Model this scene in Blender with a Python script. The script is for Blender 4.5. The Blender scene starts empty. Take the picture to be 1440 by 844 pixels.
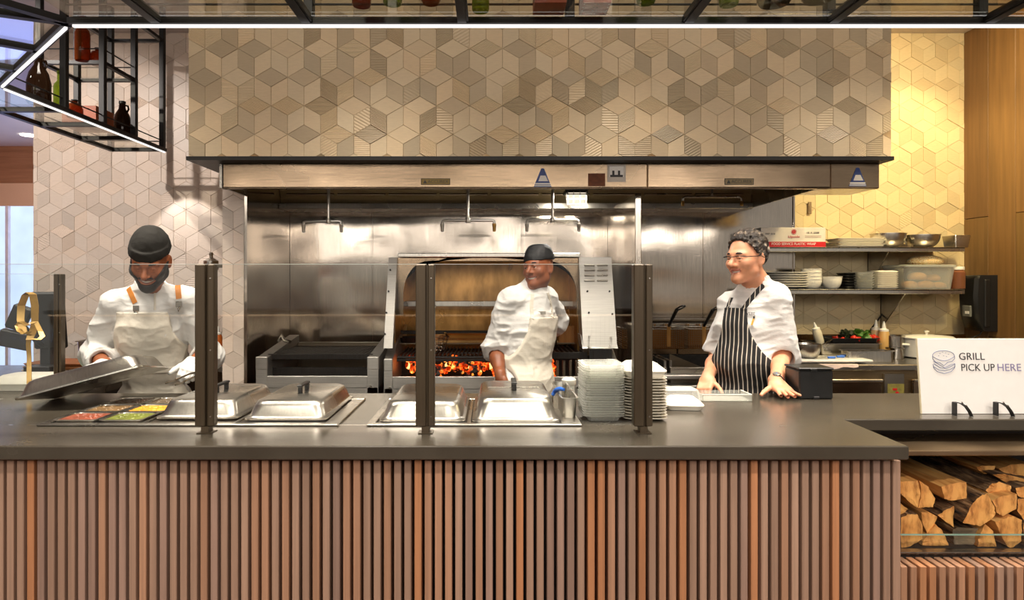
import bpy, bmesh, math, random
import numpy as np
from mathutils import Vector, Matrix, Euler
random.seed(7)
COL = bpy.context.scene.collection
PI = math.pi
F, CX, CY, H = 917.0, 690.0, 395.0, 1.5      # focal length in pixels, vanishing point, eye height

def at(px, py, Y):
    """the place in the room at depth Y that the photo shows at px, py"""
    return Vector(((px - CX) * Y / F, Y, H + (CY - py) * Y / F))

def X(px, Y): return (px - CX) * Y / F
def Z(py, Y): return H + (CY - py) * Y / F

# ---------------------------------------------------------------- mesh collector
class MB:
    def __init__(self): self.v = []; self.f = []; self.m = []; self.ca = None; self.col = None
    def add(self, vs, fs, mi=0, c=None):
        o = len(self.v); self.v.extend([tuple(p) for p in vs])
        self.f.extend([tuple(i + o for i in f) for f in fs]); self.m.extend([mi] * len(fs))
        if c is not None:
            if self.col is None: self.col = []
            self.col += [(1, 1, 1)] * (len(self.f) - len(fs) - len(self.col)) + [c] * len(fs)
        return self
    def xf(self, mat, start=0):
        for i in range(start, len(self.v)): self.v[i] = tuple(mat @ Vector(self.v[i]))
        return self
    def box(self, x0, x1, y0, y1, z0, z1, bev=0.0, mi=0, c=None, mat=None):
        if x1 < x0: x0, x1 = x1, x0
        if y1 < y0: y0, y1 = y1, y0
        if z1 < z0: z0, z1 = z1, z0
        b = min(bev, .45 * min(x1 - x0, y1 - y0, z1 - z0))
        if b <= 0:
            vs = [(x, y, z) for z in (z0, z1) for y in (y0, y1) for x in (x0, x1)]
            fs = [(0, 2, 3, 1), (4, 5, 7, 6), (0, 1, 5, 4), (2, 6, 7, 3), (0, 4, 6, 2), (1, 3, 7, 5)]
        else:
            vs = []; idx = {}
            for sx in (0, 1):
                for sy in (0, 1):
                    for sz in (0, 1):
                        cx, cy, cz = (x0, x1)[sx], (y0, y1)[sy], (z0, z1)[sz]
                        dx, dy, dz = (b, -b)[sx], (b, -b)[sy], (b, -b)[sz]
                        for ax, p in enumerate([(cx, cy + dy, cz + dz), (cx + dx, cy, cz + dz), (cx + dx, cy + dy, cz)]):
                            idx[sx, sy, sz, ax] = len(vs); vs.append(p)
            I = lambda *k: idx[k]
            fs = []
            for s in (0, 1):
                fs.append([I(s, 0, 0, 0), I(s, 1, 0, 0), I(s, 1, 1, 0), I(s, 0, 1, 0)])
                fs.append([I(0, s, 0, 1), I(1, s, 0, 1), I(1, s, 1, 1), I(0, s, 1, 1)])
                fs.append([I(0, 0, s, 2), I(1, 0, s, 2), I(1, 1, s, 2), I(0, 1, s, 2)])
            for s in (0, 1):
                for t in (0, 1):
                    fs.append([I(s, t, 0, 0), I(s, t, 1, 0), I(s, t, 1, 1), I(s, t, 0, 1)])
                    fs.append([I(s, 0, t, 0), I(s, 1, t, 0), I(s, 1, t, 2), I(s, 0, t, 2)])
                    fs.append([I(0, s, t, 1), I(1, s, t, 1), I(1, s, t, 2), I(0, s, t, 2)])
                    for u in (0, 1): fs.append([I(s, t, u, 0), I(s, t, u, 1), I(s, t, u, 2)])
            cc = Vector(((x0 + x1) / 2, (y0 + y1) / 2, (z0 + z1) / 2)); out = []
            for f in fs:
                a, b_, c_ = Vector(vs[f[0]]), Vector(vs[f[1]]), Vector(vs[f[2]])
                n = (b_ - a).cross(c_ - a); m = sum((Vector(vs[i]) for i in f), Vector()) / len(f)
                out.append(tuple(f) if n.dot(m - cc) > 0 else tuple(reversed(f)))
            fs = out
        if mat is not None: vs = [tuple(mat @ Vector(p)) for p in vs]
        return self.add(vs, fs, mi, c)
    def ring(self, secs, close=True, cap0=True, cap1=True, mi=0, c=None):
        """loft through sections (lists of the same number of points)"""
        n = len(secs[0]); vs = [p for s in secs for p in s]; fs = []
        for k in range(len(secs) - 1):
            for i in range(n if close else n - 1):
                j = (i + 1) % n
                fs.append((k * n + i, k * n + j, (k + 1) * n + j, (k + 1) * n + i))
        if cap0: fs.append(tuple(reversed(range(n))))
        if cap1: fs.append(tuple(range((len(secs) - 1) * n, len(secs) * n)))
        return self.add(vs, fs, mi, c)
    def cyl(self, p0, p1, r0, r1=None, n=14, mi=0, cap=True, c=None):
        p0, p1 = Vector(p0), Vector(p1); r1 = r0 if r1 is None else r1
        d = (p1 - p0).normalized(); u = d.orthogonal().normalized(); w = d.cross(u)
        S = [[p + (u * math.cos(2 * PI * i / n) + w * math.sin(2 * PI * i / n)) * r for i in range(n)] for p, r in ((p0, r0), (p1, r1))]
        return self.ring(S, True, cap, cap, mi, c)
    def tube(self, pts, r, n=10, mi=0, closed=False):
        pts = [Vector(p) for p in pts]; S = []; u = None; N = len(pts)
        for i, p in enumerate(pts):
            a = pts[(i - 1) % N] if (closed or i > 0) else p
            b = pts[(i + 1) % N] if (closed or i < N - 1) else p
            d = (b - a).normalized()
            u = d.orthogonal().normalized() if u is None else (u - d * u.dot(d)).normalized()
            w = d.cross(u); rr = r[i] if isinstance(r, (list, tuple)) else r
            S.append([p + (u * math.cos(2 * PI * k / n) + w * math.sin(2 * PI * k / n)) * rr for k in range(n)])
        if closed: S.append(S[0])
        return self.ring(S, True, not closed, not closed, mi)
    def lathe(self, prof, loc=(0, 0, 0), n=24, mi=0, mat=None):
        L = Vector(loc); S = []
        for r, z in prof:
            S.append([Vector((r * math.cos(2 * PI * i / n), r * math.sin(2 * PI * i / n), z)) for i in range(n)])
        if mat is not None: S = [[mat @ p for p in s] for s in S]
        S = [[p + L for p in s] for s in S]
        return self.ring(S, True, prof[0][0] > 1e-5, prof[-1][0] > 1e-5, mi)
    def prism(self, poly, axis, a, b, mi=0, c=None):
        """poly of 2-D points pulled along an axis: x -> (y,z), y -> (x,z), z -> (x,y)"""
        def P(p, t): return {'x': (t, p[0], p[1]), 'y': (p[0], t, p[1]), 'z': (p[0], p[1], t)}[axis]
        ar = sum(poly[i][0] * poly[(i + 1) % len(poly)][1] - poly[(i + 1) % len(poly)][0] * poly[i][1] for i in range(len(poly)))
        flip = (ar > 0) == (axis == 'y')
        pl = list(reversed(poly)) if flip else list(poly)
        if a > b: a, b = b, a
        return self.ring([[P(p, a) for p in pl], [P(p, b) for p in pl]], mi=mi, c=c)
    def rrect(self, secs, n=5, mi=0, cap0=True, cap1=True):
        """loft of rounded rectangles (cx, cy, z, w, d, r)"""
        S = []
        for cx, cy, z, w, d, r in secs:
            r = min(r, w / 2 - 1e-4, d / 2 - 1e-4); pts = []
            for q, (sx, sy) in enumerate(((1, 1), (-1, 1), (-1, -1), (1, -1))):
                for k in range(n + 1):
                    t = PI / 2 * (q + k / n)
                    pts.append((cx + sx * (w / 2 - r) + r * math.cos(t), cy + sy * (d / 2 - r) + r * math.sin(t), z))
            S.append(pts)
        return self.ring(S, True, cap0, cap1, mi)
    def build(self, name, mats, parent=None, smooth=35, loc=None, local=False):
        """one mesh object; given in world co-ordinates unless local"""
        me = bpy.data.meshes.new(name)
        vs = self.v
        off = Vector((0, 0, 0))
        if parent is not None and not local:
            p = parent
            while p is not None: off += p.location; p = p.parent
        if parent is None and loc is not None: off = Vector(loc)
        if parent is None and loc is None and vs:
            a = np.array(vs, dtype=float); off = Vector((float((a[:, 0].min() + a[:, 0].max()) / 2), float((a[:, 1].min() + a[:, 1].max()) / 2), float(a[:, 2].min())))
        ox, oy, oz = off
        me.from_pydata([(x - ox, y - oy, z - oz) for x, y, z in vs], [], self.f)
        mats = mats if isinstance(mats, (list, tuple)) else [mats]
        for m in mats: me.materials.append(m)
        me.polygons.foreach_set('material_index', self.m)
        if self.col is not None:
            self.col += [(1, 1, 1)] * (len(self.f) - len(self.col))
            at_ = me.attributes.new('tint', 'FLOAT_COLOR', 'FACE')
            at_.data.foreach_set('color', np.array([(*c, 1.0) for c in self.col], dtype=np.float32).ravel())
        me.update()
        if smooth:
            me.polygons.foreach_set('use_smooth', [True] * len(me.polygons))
            me.set_sharp_from_angle(angle=math.radians(smooth))
        o = bpy.data.objects.new(name, me); COL.objects.link(o)
        if parent is not None: o.parent = parent
        else: o.location = off
        return o

def tag(o, label=None, cat=None, group=None, kind=None):
    if label: o['label'] = label
    if cat: o['category'] = cat
    if group: o['group'] = group
    if kind: o['kind'] = kind
    return o
def thing(name, label, cat, loc=(0, 0, 0), group=None):
    o = bpy.data.objects.new(name, None); COL.objects.link(o); o.location = loc
    o.empty_display_size = .05
    return tag(o, label, cat, group)
def struct(o): o['kind'] = 'structure'; return o
def kids(o): return [c for c in bpy.data.objects if c.parent == o]
def dup(root, loc, label=None, rot=None, group=None, scale=None):
    ch = list(root.children_recursive)
    r = root.copy(); COL.objects.link(r); r.location = loc; mp = {root: r}
    if rot is not None: r.rotation_euler = rot
    if scale is not None: r.scale = scale
    if label: r['label'] = label
    if group: r['group'] = group
    for c in ch:
        d = c.copy(); COL.objects.link(d); mp[c] = d
    for c in ch: mp[c].parent = mp[c.parent]
    return r
def letters(text, width, mat, parent, M, name='lettering', height=None, ext=.0008, align='CENTER'):
    """flat raised lettering; M puts its x-y plane in the parent's space; scaled to the given width"""
    cu = bpy.data.curves.new(name, 'FONT'); cu.body = text; cu.align_x = align; cu.align_y = 'CENTER'; cu.extrude = .0
    cu.resolution_u = 3
    o = bpy.data.objects.new(name, cu); COL.objects.link(o)
    dg = bpy.context.evaluated_depsgraph_get()
    me = bpy.data.meshes.new_from_object(o.evaluated_get(dg))
    bpy.data.objects.remove(o); bpy.data.curves.remove(cu)
    co = np.zeros(len(me.vertices) * 3, dtype=np.float32); me.vertices.foreach_get('co', co); co = co.reshape(-1, 3)
    w = co[:, 0].max() - co[:, 0].min(); h = co[:, 1].max() - co[:, 1].min()
    sx = width / w; sy = (height / h) if height else sx
    co[:, 0] *= sx; co[:, 1] *= sy
    bm = bmesh.new(); 
    me.vertices.foreach_set('co', co.ravel()); bm.from_mesh(me)
    r = bmesh.ops.extrude_face_region(bm, geom=bm.faces[:])
    for e in r['geom']:
        if isinstance(e, bmesh.types.BMVert): e.co.z += ext
    bm.to_mesh(me); bm.free()
    me.transform(M); me.materials.clear(); me.materials.append(mat); me.name = name
    ob = bpy.data.objects.new(name, me); COL.objects.link(ob); ob.parent = parent
    return ob
def face_cam(loc, rz=0, rx=PI / 2):
    return Matrix.Translation(loc) @ Matrix.Rotation(rz, 4, 'Z') @ Matrix.Rotation(rx, 4, 'X')
# ---------------------------------------------------------------- materials
def lin(c):
    return tuple(((v / 255) / 12.92 if v / 255 <= .04045 else ((v / 255 + .055) / 1.055) ** 2.4) for v in c)
class NT:
    def __init__(self, name):
        m = bpy.data.materials.new(name); m.use_nodes = True; self.m = m; self.t = m.node_tree
        self.t.nodes.clear(); self.out = self.n('ShaderNodeOutputMaterial')
    def n(self, typ, **kw):
        nd = self.t.nodes.new(typ)
        for k, v in kw.items():
            if k in nd.inputs: nd.inputs[k].default_value = v
            else: setattr(nd, k, v)
        return nd
    def l(self, a, b): self.t.links.new(a, b)
    def noise(self, scale, detail=3, stretch=None, coord='Object', rough=.55):
        tc = self.n('ShaderNodeTexCoord'); mp = self.n('ShaderNodeMapping')
        self.l(tc.outputs[coord], mp.inputs['Vector'])
        if stretch: mp.inputs['Scale'].default_value = stretch
        nz = self.n('ShaderNodeTexNoise'); nz.inputs['Scale'].default_value = scale; nz.inputs['Detail'].default_value = detail
        nz.inputs['Roughness'].default_value = rough
        self.l(mp.outputs[0], nz.inputs['Vector']); return nz
    def ramp(self, src, stops):
        r = self.n('ShaderNodeValToRGB'); el = r.color_ramp.elements
        while len(el) < len(stops): el.new(.5)
        for e, (p, c) in zip(el, stops): e.position = p; e.color = (*c, 1)
        self.l(src, r.inputs[0]); return r.outputs[0]
    def mix(self, a, b, f, mode='MIX'):
        x = self.n('ShaderNodeMix', data_type='RGBA', blend_type=mode)
        for s, v in ((6, a), (7, b), (0, f)):
            if hasattr(v, 'type') and not isinstance(v, (int, float, tuple)): self.l(v, x.inputs[s])
            elif s == 0: x.inputs[0].default_value = v
            else: x.inputs[s].default_value = (*v[:3], 1)
        return x.outputs[2]
    def bump(self, h, strength=.3, dist=.01):
        b = self.n('ShaderNodeBump'); b.inputs['Strength'].default_value = strength; b.inputs['Distance'].default_value = dist
        self.l(h, b.inputs['Height']); return b.outputs[0]
    def surf(self, col=None, rough=.5, metal=0., normal=None, **kw):
        p = self.n('ShaderNodeBsdfPrincipled')
        if isinstance(col, tuple): p.inputs['Base Color'].default_value = (*col[:3], 1)
        elif col is not None: self.l(col, p.inputs['Base Color'])
        if isinstance(rough, (int, float)): p.inputs['Roughness'].default_value = rough
        else: self.l(rough, p.inputs['Roughness'])
        p.inputs['Metallic'].default_value = metal
        if normal is not None: self.l(normal, p.inputs['Normal'])
        for k, v in kw.items(): p.inputs[k].default_value = v
        self.l(p.outputs[0], self.out.inputs[0]); self.p = p; return self.m

def plain(name, rgb, rough=.5, metal=0., var=.12, scale=8, bump=0., bscale=60, stretch=None, **kw):
    t = NT(name); c = lin(rgb); nz = t.noise(scale, 4, stretch)
    lo = tuple(max(0, v * (1 - var)) for v in c); hi = tuple(min(1, v * (1 + var)) for v in c)
    col = t.ramp(nz.outputs[0], [(.3, lo), (.7, hi)])
    nm = None
    if bump:
        b = t.noise(bscale, 3, stretch); nm = t.bump(b.outputs[0], bump, .004)
    return t.surf(col, rough, metal, nm, **kw)

def steel(name, rgb=(176, 170, 160), rough=.27, stretch=(1, 1, 60), bump=.06, wob=.0, var=.1):
    t = NT(name); c = lin(rgb)
    nz = t.noise(6, 4, stretch); col = t.ramp(nz.outputs[0], [(.3, tuple(v * (1 - var) for v in c)), (.7, tuple(min(1, v * (1 + var)) for v in c))])
    n2 = t.noise(2.2, 3)
    mr = t.n('ShaderNodeMapRange'); mr.inputs[1].default_value = .3; mr.inputs[2].default_value = .7
    mr.inputs[3].default_value = rough * .75; mr.inputs[4].default_value = rough * 1.25
    t.l(n2.outputs[0], mr.inputs[0])
    n3 = t.noise(9, 2, stretch); nm = t.bump(n3.outputs[0], bump, .003)
    if wob:
        n4 = t.noise(1.6, 1); b = t.n('ShaderNodeBump'); b.inputs['Strength'].default_value = wob; b.inputs['Distance'].default_value = .08
        t.l(n4.outputs[0], b.inputs['Height']); t.l(nm, b.inputs['Normal']); nm = b.outputs[0]
    return t.surf(col, mr.outputs[0], 1., nm)

def clear_pane(name, tint=(.96, .98, .97), refl=1.0, rough=.0):
    """thin window glass: transparent, mirror by Fresnel"""
    t = NT(name)
    tr = t.n('ShaderNodeBsdfTransparent'); tr.inputs[0].default_value = (*tint, 1)
    gl = t.n('ShaderNodeBsdfGlossy'); gl.inputs['Roughness'].default_value = rough; gl.inputs[0].default_value = (1, 1, 1, 1)
    nz = t.noise(2.0, 1); bp = t.bump(nz.outputs[0], .03, .01); t.l(bp, gl.inputs['Normal'])
    fr = t.n('ShaderNodeFresnel'); ge = t.n('ShaderNodeNewGeometry'); ma = t.n('ShaderNodeMath', operation='MULTIPLY_ADD'); ma.inputs[1].default_value = 1 / 1.45 - 1.45; ma.inputs[2].default_value = 1.45; t.l(ge.outputs['Backfacing'], ma.inputs[0]); t.l(ma.outputs[0], fr.inputs[0])
    mu = t.n('ShaderNodeMath', operation='MULTIPLY'); mu.inputs[1].default_value = refl; t.l(fr.outputs[0], mu.inputs[0])
    mx = t.n('ShaderNodeMixShader'); t.l(mu.outputs[0], mx.inputs[0]); t.l(tr.outputs[0], mx.inputs[1]); t.l(gl.outputs[0], mx.inputs[2])
    t.l(mx.outputs[0], t.out.inputs[0]); return t.m
def tinted_glass(name, tint, rough=.03, body=.12):
    """coloured bottle glass: part see-through, part glossy body"""
    t = NT(name); c = lin(tint)
    tr = t.n('ShaderNodeBsdfTransparent'); nz = t.noise(5, 2)
    t.l(t.ramp(nz.outputs[0], [(.3, tuple(v * .75 for v in c)), (.7, tuple(min(1, v * 1.25) for v in c))]), tr.inputs[0])
    p = t.n('ShaderNodeBsdfPrincipled'); p.inputs['Base Color'].default_value = (*[v * .5 for v in c], 1); p.inputs['Roughness'].default_value = rough
    lw = t.n('ShaderNodeLayerWeight'); lw.inputs[0].default_value = .35
    mr = t.n('ShaderNodeMapRange'); mr.inputs[3].default_value = body; mr.inputs[4].default_value = .95; t.l(lw.outputs['Facing'], mr.inputs[0])
    mx = t.n('ShaderNodeMixShader'); t.l(mr.outputs[0], mx.inputs[0]); t.l(tr.outputs[0], mx.inputs[1]); t.l(p.outputs[0], mx.inputs[2])
    t.l(mx.outputs[0], t.out.inputs[0]); return t.m
def plastic_clear(name, tint=(.9, .92, .9), body=.14, rough=.12, bodycol=(225, 228, 222)):
    t = NT(name)
    tr = t.n('ShaderNodeBsdfTransparent'); tr.inputs[0].default_value = (*tint, 1)
    nz = t.noise(30, 2); nm = t.bump(nz.outputs[0], .15, .003)
    p = t.n('ShaderNodeBsdfPrincipled'); p.inputs['Base Color'].default_value = (*lin(bodycol), 1); p.inputs['Roughness'].default_value = rough
    t.l(nm, p.inputs['Normal'])
    lw = t.n('ShaderNodeLayerWeight'); lw.inputs[0].default_value = .3
    mr = t.n('ShaderNodeMapRange'); mr.inputs[3].default_value = body; mr.inputs[4].default_value = .75; t.l(lw.outputs['Facing'], mr.inputs[0])
    mx = t.n('ShaderNodeMixShader'); t.l(mr.outputs[0], mx.inputs[0]); t.l(tr.outputs[0], mx.inputs[1]); t.l(p.outputs[0], mx.inputs[2])
    t.l(mx.outputs[0], t.out.inputs[0]); return t.m
def glow(name, rgb, strength, var=.05):
    t = NT(name); c = lin(rgb); nz = t.noise(3, 2)
    col = t.ramp(nz.outputs[0], [(.2, tuple(v * (1 - var) for v in c)), (.8, tuple(v * (1 + var) for v in c))])
    e = t.n('ShaderNodeEmission'); t.l(col, e.inputs[0]); e.inputs[1].default_value = strength
    t.l(e.outputs[0], t.out.inputs[0]); return t.m
def tinted(name, rgb, rough=.5, grain=(1, 1, 1), gscale=20, gvar=.15, bump=.1, ridge=False, **kw):
    """base colour times each face's own tint, with a grain"""
    t = NT(name); c = lin(rgb)
    a = t.n('ShaderNodeAttribute', attribute_name='tint')
    nz = t.noise(gscale, 4, grain)
    g = t.ramp(nz.outputs[0], [(.28, tuple(v * (1 - gvar) for v in c)), (.72, tuple(min(1, v * (1 + gvar)) for v in c))])
    col = t.mix(g, a.outputs['Color'], 1.0, 'MULTIPLY')
    nm = t.bump(nz.outputs[0], bump, .004)
    return t.surf(col, rough, 0., nm, **kw)
def wood(name, a, b, rough=.5, stretch=(8, 8, .6), scale=3, bump=.1, rings=False):
    t = NT(name); nz = t.noise(scale, 6, stretch, rough=.62)
    col = t.ramp(nz.outputs[0], [(.3, lin(a)), (.7, lin(b))])
    return t.surf(col, rough, 0, t.bump(nz.outputs[0], bump, .004))

M = {}
M['steel'] = steel('brushed_steel')
M['steel_v'] = steel('brushed_steel_wall', (186, 176, 164), .12, (60, 60, 1), .025, .3, .14)
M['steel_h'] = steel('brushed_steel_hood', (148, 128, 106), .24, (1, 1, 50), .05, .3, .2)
M['steel_m'] = steel('matt_range_steel', (184, 180, 174), .45, (1, 1, 40), .06)
M['steel_bright'] = steel('polished_steel', (192, 187, 178), .28, (20, 20, 1), .03, .0)
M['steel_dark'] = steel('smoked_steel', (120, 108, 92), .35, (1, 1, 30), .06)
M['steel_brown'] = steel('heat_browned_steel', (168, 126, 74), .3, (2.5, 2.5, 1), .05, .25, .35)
M['iron'] = plain('cast_iron', (34, 32, 30), .55, .6, .3, 30, .2)
M['black_metal'] = plain('black_powder_coated_steel', (13, 11, 10), .5, .0, .15, 20)
M['black'] = plain('black_plastic', (18, 18, 18), .38, 0, .2, 20)
M['post'] = plain('bronze_anodised_aluminium', (78, 66, 50), .4, .5, .1, 10, stretch=(20, 20, 1))
M['glass'] = clear_pane('clear_sheet_glass', (.975, .985, .98), .8)
M['rack_glass'] = clear_pane('smoky_shelf_glass', (.9, .9, .85), .9)
M['glass_edge'] = plain('green_glass_edge', (150, 190, 175), .15, 0, .1)
M['pane_edge'] = plain('pale_glass_edge', (206, 208, 200), .2, 0, .06)
M['white'] = plain('white_moulded_fibre', (236, 230, 216), .55, 0, .04, 30, .05)
M['white_plastic'] = plain('white_plastic', (240, 238, 230), .35, 0, .03)
M['white_cer'] = plain('white_ceramic', (238, 234, 224), .18, 0, .03)
M['clear'] = plastic_clear('clear_plastic_lid', (.975, .975, .965), .16, .1, (236, 236, 230))
M['clear2'] = plastic_clear('frosted_plastic_bin', (.94, .93, .9), .2, .2)
M['brass'] = steel('warm_brass', (190, 150, 86), .3)
M['gold'] = plain('gold_satin_ribbon', (196, 156, 84), .3, .35, .15, 20)
M['red'] = plain('red_print', (196, 24, 30), .45)
M['ink'] = plain('dark_ink', (52, 50, 52), .6)
M['ink_blue'] = plain('blue_grey_ink', (108, 116, 150), .6)
M['ink_lilac'] = plain('lilac_ink', (138, 132, 168), .6)
M['paper'] = plain('white_board', (240, 236, 232), .5, 0, .02, 20)
M['board_edge'] = plain('cream_board_edge', (236, 224, 190), .6)
M['label_blue'] = plain('blue_sticker', (52, 74, 140), .45)
M['rust'] = plain('rust_brown_sticker', (104, 56, 28), .7, 0, .3, 40)
M['plaque'] = plain('dull_brass_plaque', (120, 100, 56), .4, .5)
M['teal'] = plain('green_plastic', (70, 150, 110), .4)
M['blue'] = plain('blue_plastic', (50, 110, 210), .35)
M['orange'] = plain('orange_plastic', (214, 110, 40), .4)
M['countertop'] = None
t = NT('dark_grey_solid_surface')
nz = t.noise(3, 5); n2 = t.noise(180, 2)
col = t.ramp(nz.outputs[0], [(.3, lin((62, 56, 47))), (.7, lin((76, 70, 60)))])
mr = t.n('ShaderNodeMapRange'); mr.inputs[3].default_value = .22; mr.inputs[4].default_value = .3; t.l(nz.outputs[0], mr.inputs[0])
M['countertop'] = t.surf(col, mr.outputs[0], 0., None, **{'Specular IOR Level': .9})
# ---------------------------------------------------------------- the room
WALL_Y = 4.90; CEIL = 3.36
def tile_field(mb, x0, x1, z0, z1, y, u, ox, oz, seed, ridged=.16, depth=.006, tones=None):
    """wall of tumbling-block rhombus tiles facing -y; u = rhombus width; each tile a chamfered plate with its own tone"""
    rnd = random.Random(seed); a = u / math.sqrt(3); pitch = 1.5 * a
    def clip(poly):
        for ax, lim, sg in ((0, x0, 1), (0, x1, -1), (1, z0, 1), (1, z1, -1)):
            out = []
            for i in range(len(poly)):
                p, q = poly[i], poly[(i + 1) % len(poly)]
                dp, dq = (p[ax] - lim) * sg, (q[ax] - lim) * sg
                if dp >= 0: out.append(p)
                if (dp >= 0) != (dq >= 0):
                    k = dp / (dp - dq); out.append((p[0] + (q[0] - p[0]) * k, p[1] + (q[1] - p[1]) * k))
            poly = out
            if len(poly) < 3: return None
        return poly
    rows = range(int((z0 - oz) / pitch) - 2, int((z1 - oz) / pitch) + 3)
    for r in rows:
        for c in range(int((x0 - ox) / u) - 2, int((x1 - ox) / u) + 3):
            cx = ox + (c + (.5 if r % 2 else 0)) * u; cz = oz + r * pitch - a / 2     # rhombus of the hexagon's top is centred on (ox, oz)
            hx = [(cx + a * math.sin(k * PI / 3), cz + a * math.cos(k * PI / 3)) for k in range(6)]   # 0 top, 1 upper right ... clockwise
            cc = (cx, cz)
            for k, poly in enumerate(([hx[5], hx[0], hx[1], cc], [hx[1], hx[2], hx[3], cc], [hx[3], hx[4], hx[5], cc])):
                gx = sum(p[0] for p in poly) / 4; gz = sum(p[1] for p in poly) / 4
                tone = rnd.choice(tones or (.78, .84, .88, .92, .95, .98, 1.0)) ; rid = rnd.random() < ridged
                warm = rnd.uniform(-.03, .03); lift = rnd.uniform(0, .004); ang = rnd.choice((-PI / 6, PI / 6, 0))
                ps = clip([(gx + (p[0] - gx) * .994, gz + (p[1] - gz) * .994) for p in poly])
                if not ps: continue
                mx = sum(p[0] for p in ps) / len(ps); mz = sum(p[1] for p in ps) / len(ps)
                inner = [(mx + (p[0] - mx) * .978, mz + (p[1] - mz) * .978) for p in ps]
                n = len(ps); yf = y - depth - lift; c3 = (tone * (1 + warm), tone, tone * (1 - warm))
                mb.ring([[(p[0], y, p[1]) for p in ps], [(p[0], yf + .0025, p[1]) for p in ps], [(p[0], yf, p[1]) for p in inner]], cap0=False, cap1=not rid, c=c3)
                if rid:     # grooves pressed across the tile: ribs between two clipped lines
                    d = (math.cos(ang), math.sin(ang)); nn = (-d[1], d[0])
                    ts = [p[0] * nn[0] + p[1] * nn[1] for p in inner]; lo, hi = min(ts), max(ts); N = 11
                    for q in range(N):
                        for half, (yy0, yy1) in enumerate(((0, -.0022), (-.0022, 0))):
                            t0 = lo + (hi - lo) * (q + half / 2) / N; t1 = lo + (hi - lo) * (q + (half + 1) / 2) / N
                            pl = inner
                            for lim, sg in ((t0, 1), (t1, -1)):
                                out = []
                                for i in range(len(pl)):
                                    p, w = pl[i], pl[(i + 1) % len(pl)]
                                    dp = (p[0] * nn[0] + p[1] * nn[1] - lim) * sg; dq = (w[0] * nn[0] + w[1] * nn[1] - lim) * sg
                                    if dp >= 0: out.append(p)
                                    if (dp >= 0) != (dq >= 0):
                                        k2 = dp / (dp - dq); out.append((p[0] + (w[0] - p[0]) * k2, p[1] + (w[1] - p[1]) * k2))
                                pl = out
                                if len(pl) < 3: break
                            if len(pl) < 3: continue
                            vs = []
                            for p in pl:
                                tt = (p[0] * nn[0] + p[1] * nn[1] - t0) / max(1e-6, t1 - t0)
                                vs.append((p[0], yf + yy0 + (yy1 - yy0) * tt, p[1]))
                            mb.add(vs, [tuple(range(len(vs)))], 0, c3)
M['tile'] = tinted('glazed_beige_tile', (220, 198, 162), .42, (1, 1, 6), 30, .05, .06)
M['tile_grey'] = tinted('pale_stone_tile', (230, 212, 196), .42, (1, 1, 6), 30, .05, .06)
M['tile_yellow_lit'] = tinted('yellow_lit_stone_tile', (220, 198, 154), .42, (1, 1, 6), 30, .05, .06)  # pale stone tile again, with the yellow lamplight put into its colour
M['grout'] = plain('grout', (128, 104, 74), .8, 0, .1, 40)
M['ceiling'] = plain('painted_ceiling', (214, 208, 206), .8, 0, .03, 3)
M['floor'] = plain('quarry_tile_floor', (112, 84, 66), .5, 0, .2, 3)
M['trim'] = plain('black_trim', (16, 12, 9), .5)
M['plank'] = tinted('oak_wall_plank', (132, 99, 60), .5, (14, 14, .7), 2.2, .22, .08)
M['soffit_wood'] = wood('reddish_wood_band', (140, 94, 62), (170, 118, 82), .55, (.6, 4, 10), 3)
M['peach'] = plain('warm_plaster', (220, 178, 142), .7, 0, .04, 2)
M['daylight'] = glow('daylit_glazing', (196, 214, 255), 1.25, .12)
M['frame_w'] = plain('white_frame', (230, 226, 232), .5)

# floor, ceiling
struct(MB().box(-7, 6, -6, 9.3, -.06, 0).build('floor', M['floor'], smooth=0))
ce = MB(); ce.box(-7, 6, -2.0, 9.3, CEIL, CEIL + .08); struct(ce.build('ceiling', M['ceiling'], smooth=0))
# tiled back wall: boards of grout behind the tiles
XL = X(48, WALL_Y); XR = 3.57; XW0 = -1.655; XW1 = -1.52
w = MB(); w.box(XL, XR, WALL_Y, WALL_Y + .15, 0, CEIL, mi=1)
tile_field(w, XL, XW0, .6, CEIL, WALL_Y, .186, X(210, WALL_Y), Z(235, WALL_Y), 3)
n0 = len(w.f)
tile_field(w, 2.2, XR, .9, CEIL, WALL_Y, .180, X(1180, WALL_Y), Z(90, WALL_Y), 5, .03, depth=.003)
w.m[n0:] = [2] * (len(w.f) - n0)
struct(w.build('wall_back', [M['tile_grey'], M['grout'], M['tile_yellow_lit']], smooth=0, loc=(0, WALL_Y, 0)))
# partition end between the two work bays
w = MB(); w.box(XW0, XW1, 4.03, WALL_Y - .001, 0, CEIL, mi=1)
tile_field(w, XW0, XW1 - .002, .5, 2.5, 4.03, .186, -1.588, Z(286, 4.03), 8, .0)
struct(w.build('wall_partition', [M['tile_grey'], M['grout']], smooth=0, loc=(-1.59, 4.4, 0)))
# bulkhead over the cook line
SOF_Y = 3.62; SX0, SX1 = X(266, SOF_Y), X(1252, SOF_Y); SZ = Z(221, SOF_Y)
w = MB(); w.box(SX0, SX1, SOF_Y, WALL_Y - .002, SZ, CEIL, mi=1)
tile_field(w, SX0, SX1, SZ, CEIL, SOF_Y, 46.4 * SOF_Y / F, X(405, SOF_Y), Z(69, SOF_Y), 11, .3, tones=(.64, .68, .74, .9, .94, .97, 1.0, 1.0))
struct(w.build('wall_bulkhead', [M['tile'], M['grout']], smooth=0, loc=(0, SOF_Y, SZ)))
w = MB(); w.box(SX0 - .003, SX1 + .003, SOF_Y - .03, SOF_Y + .6, SZ - .022, SZ - .001); struct(w.build('trim_1', M['trim'], smooth=0))
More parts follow.
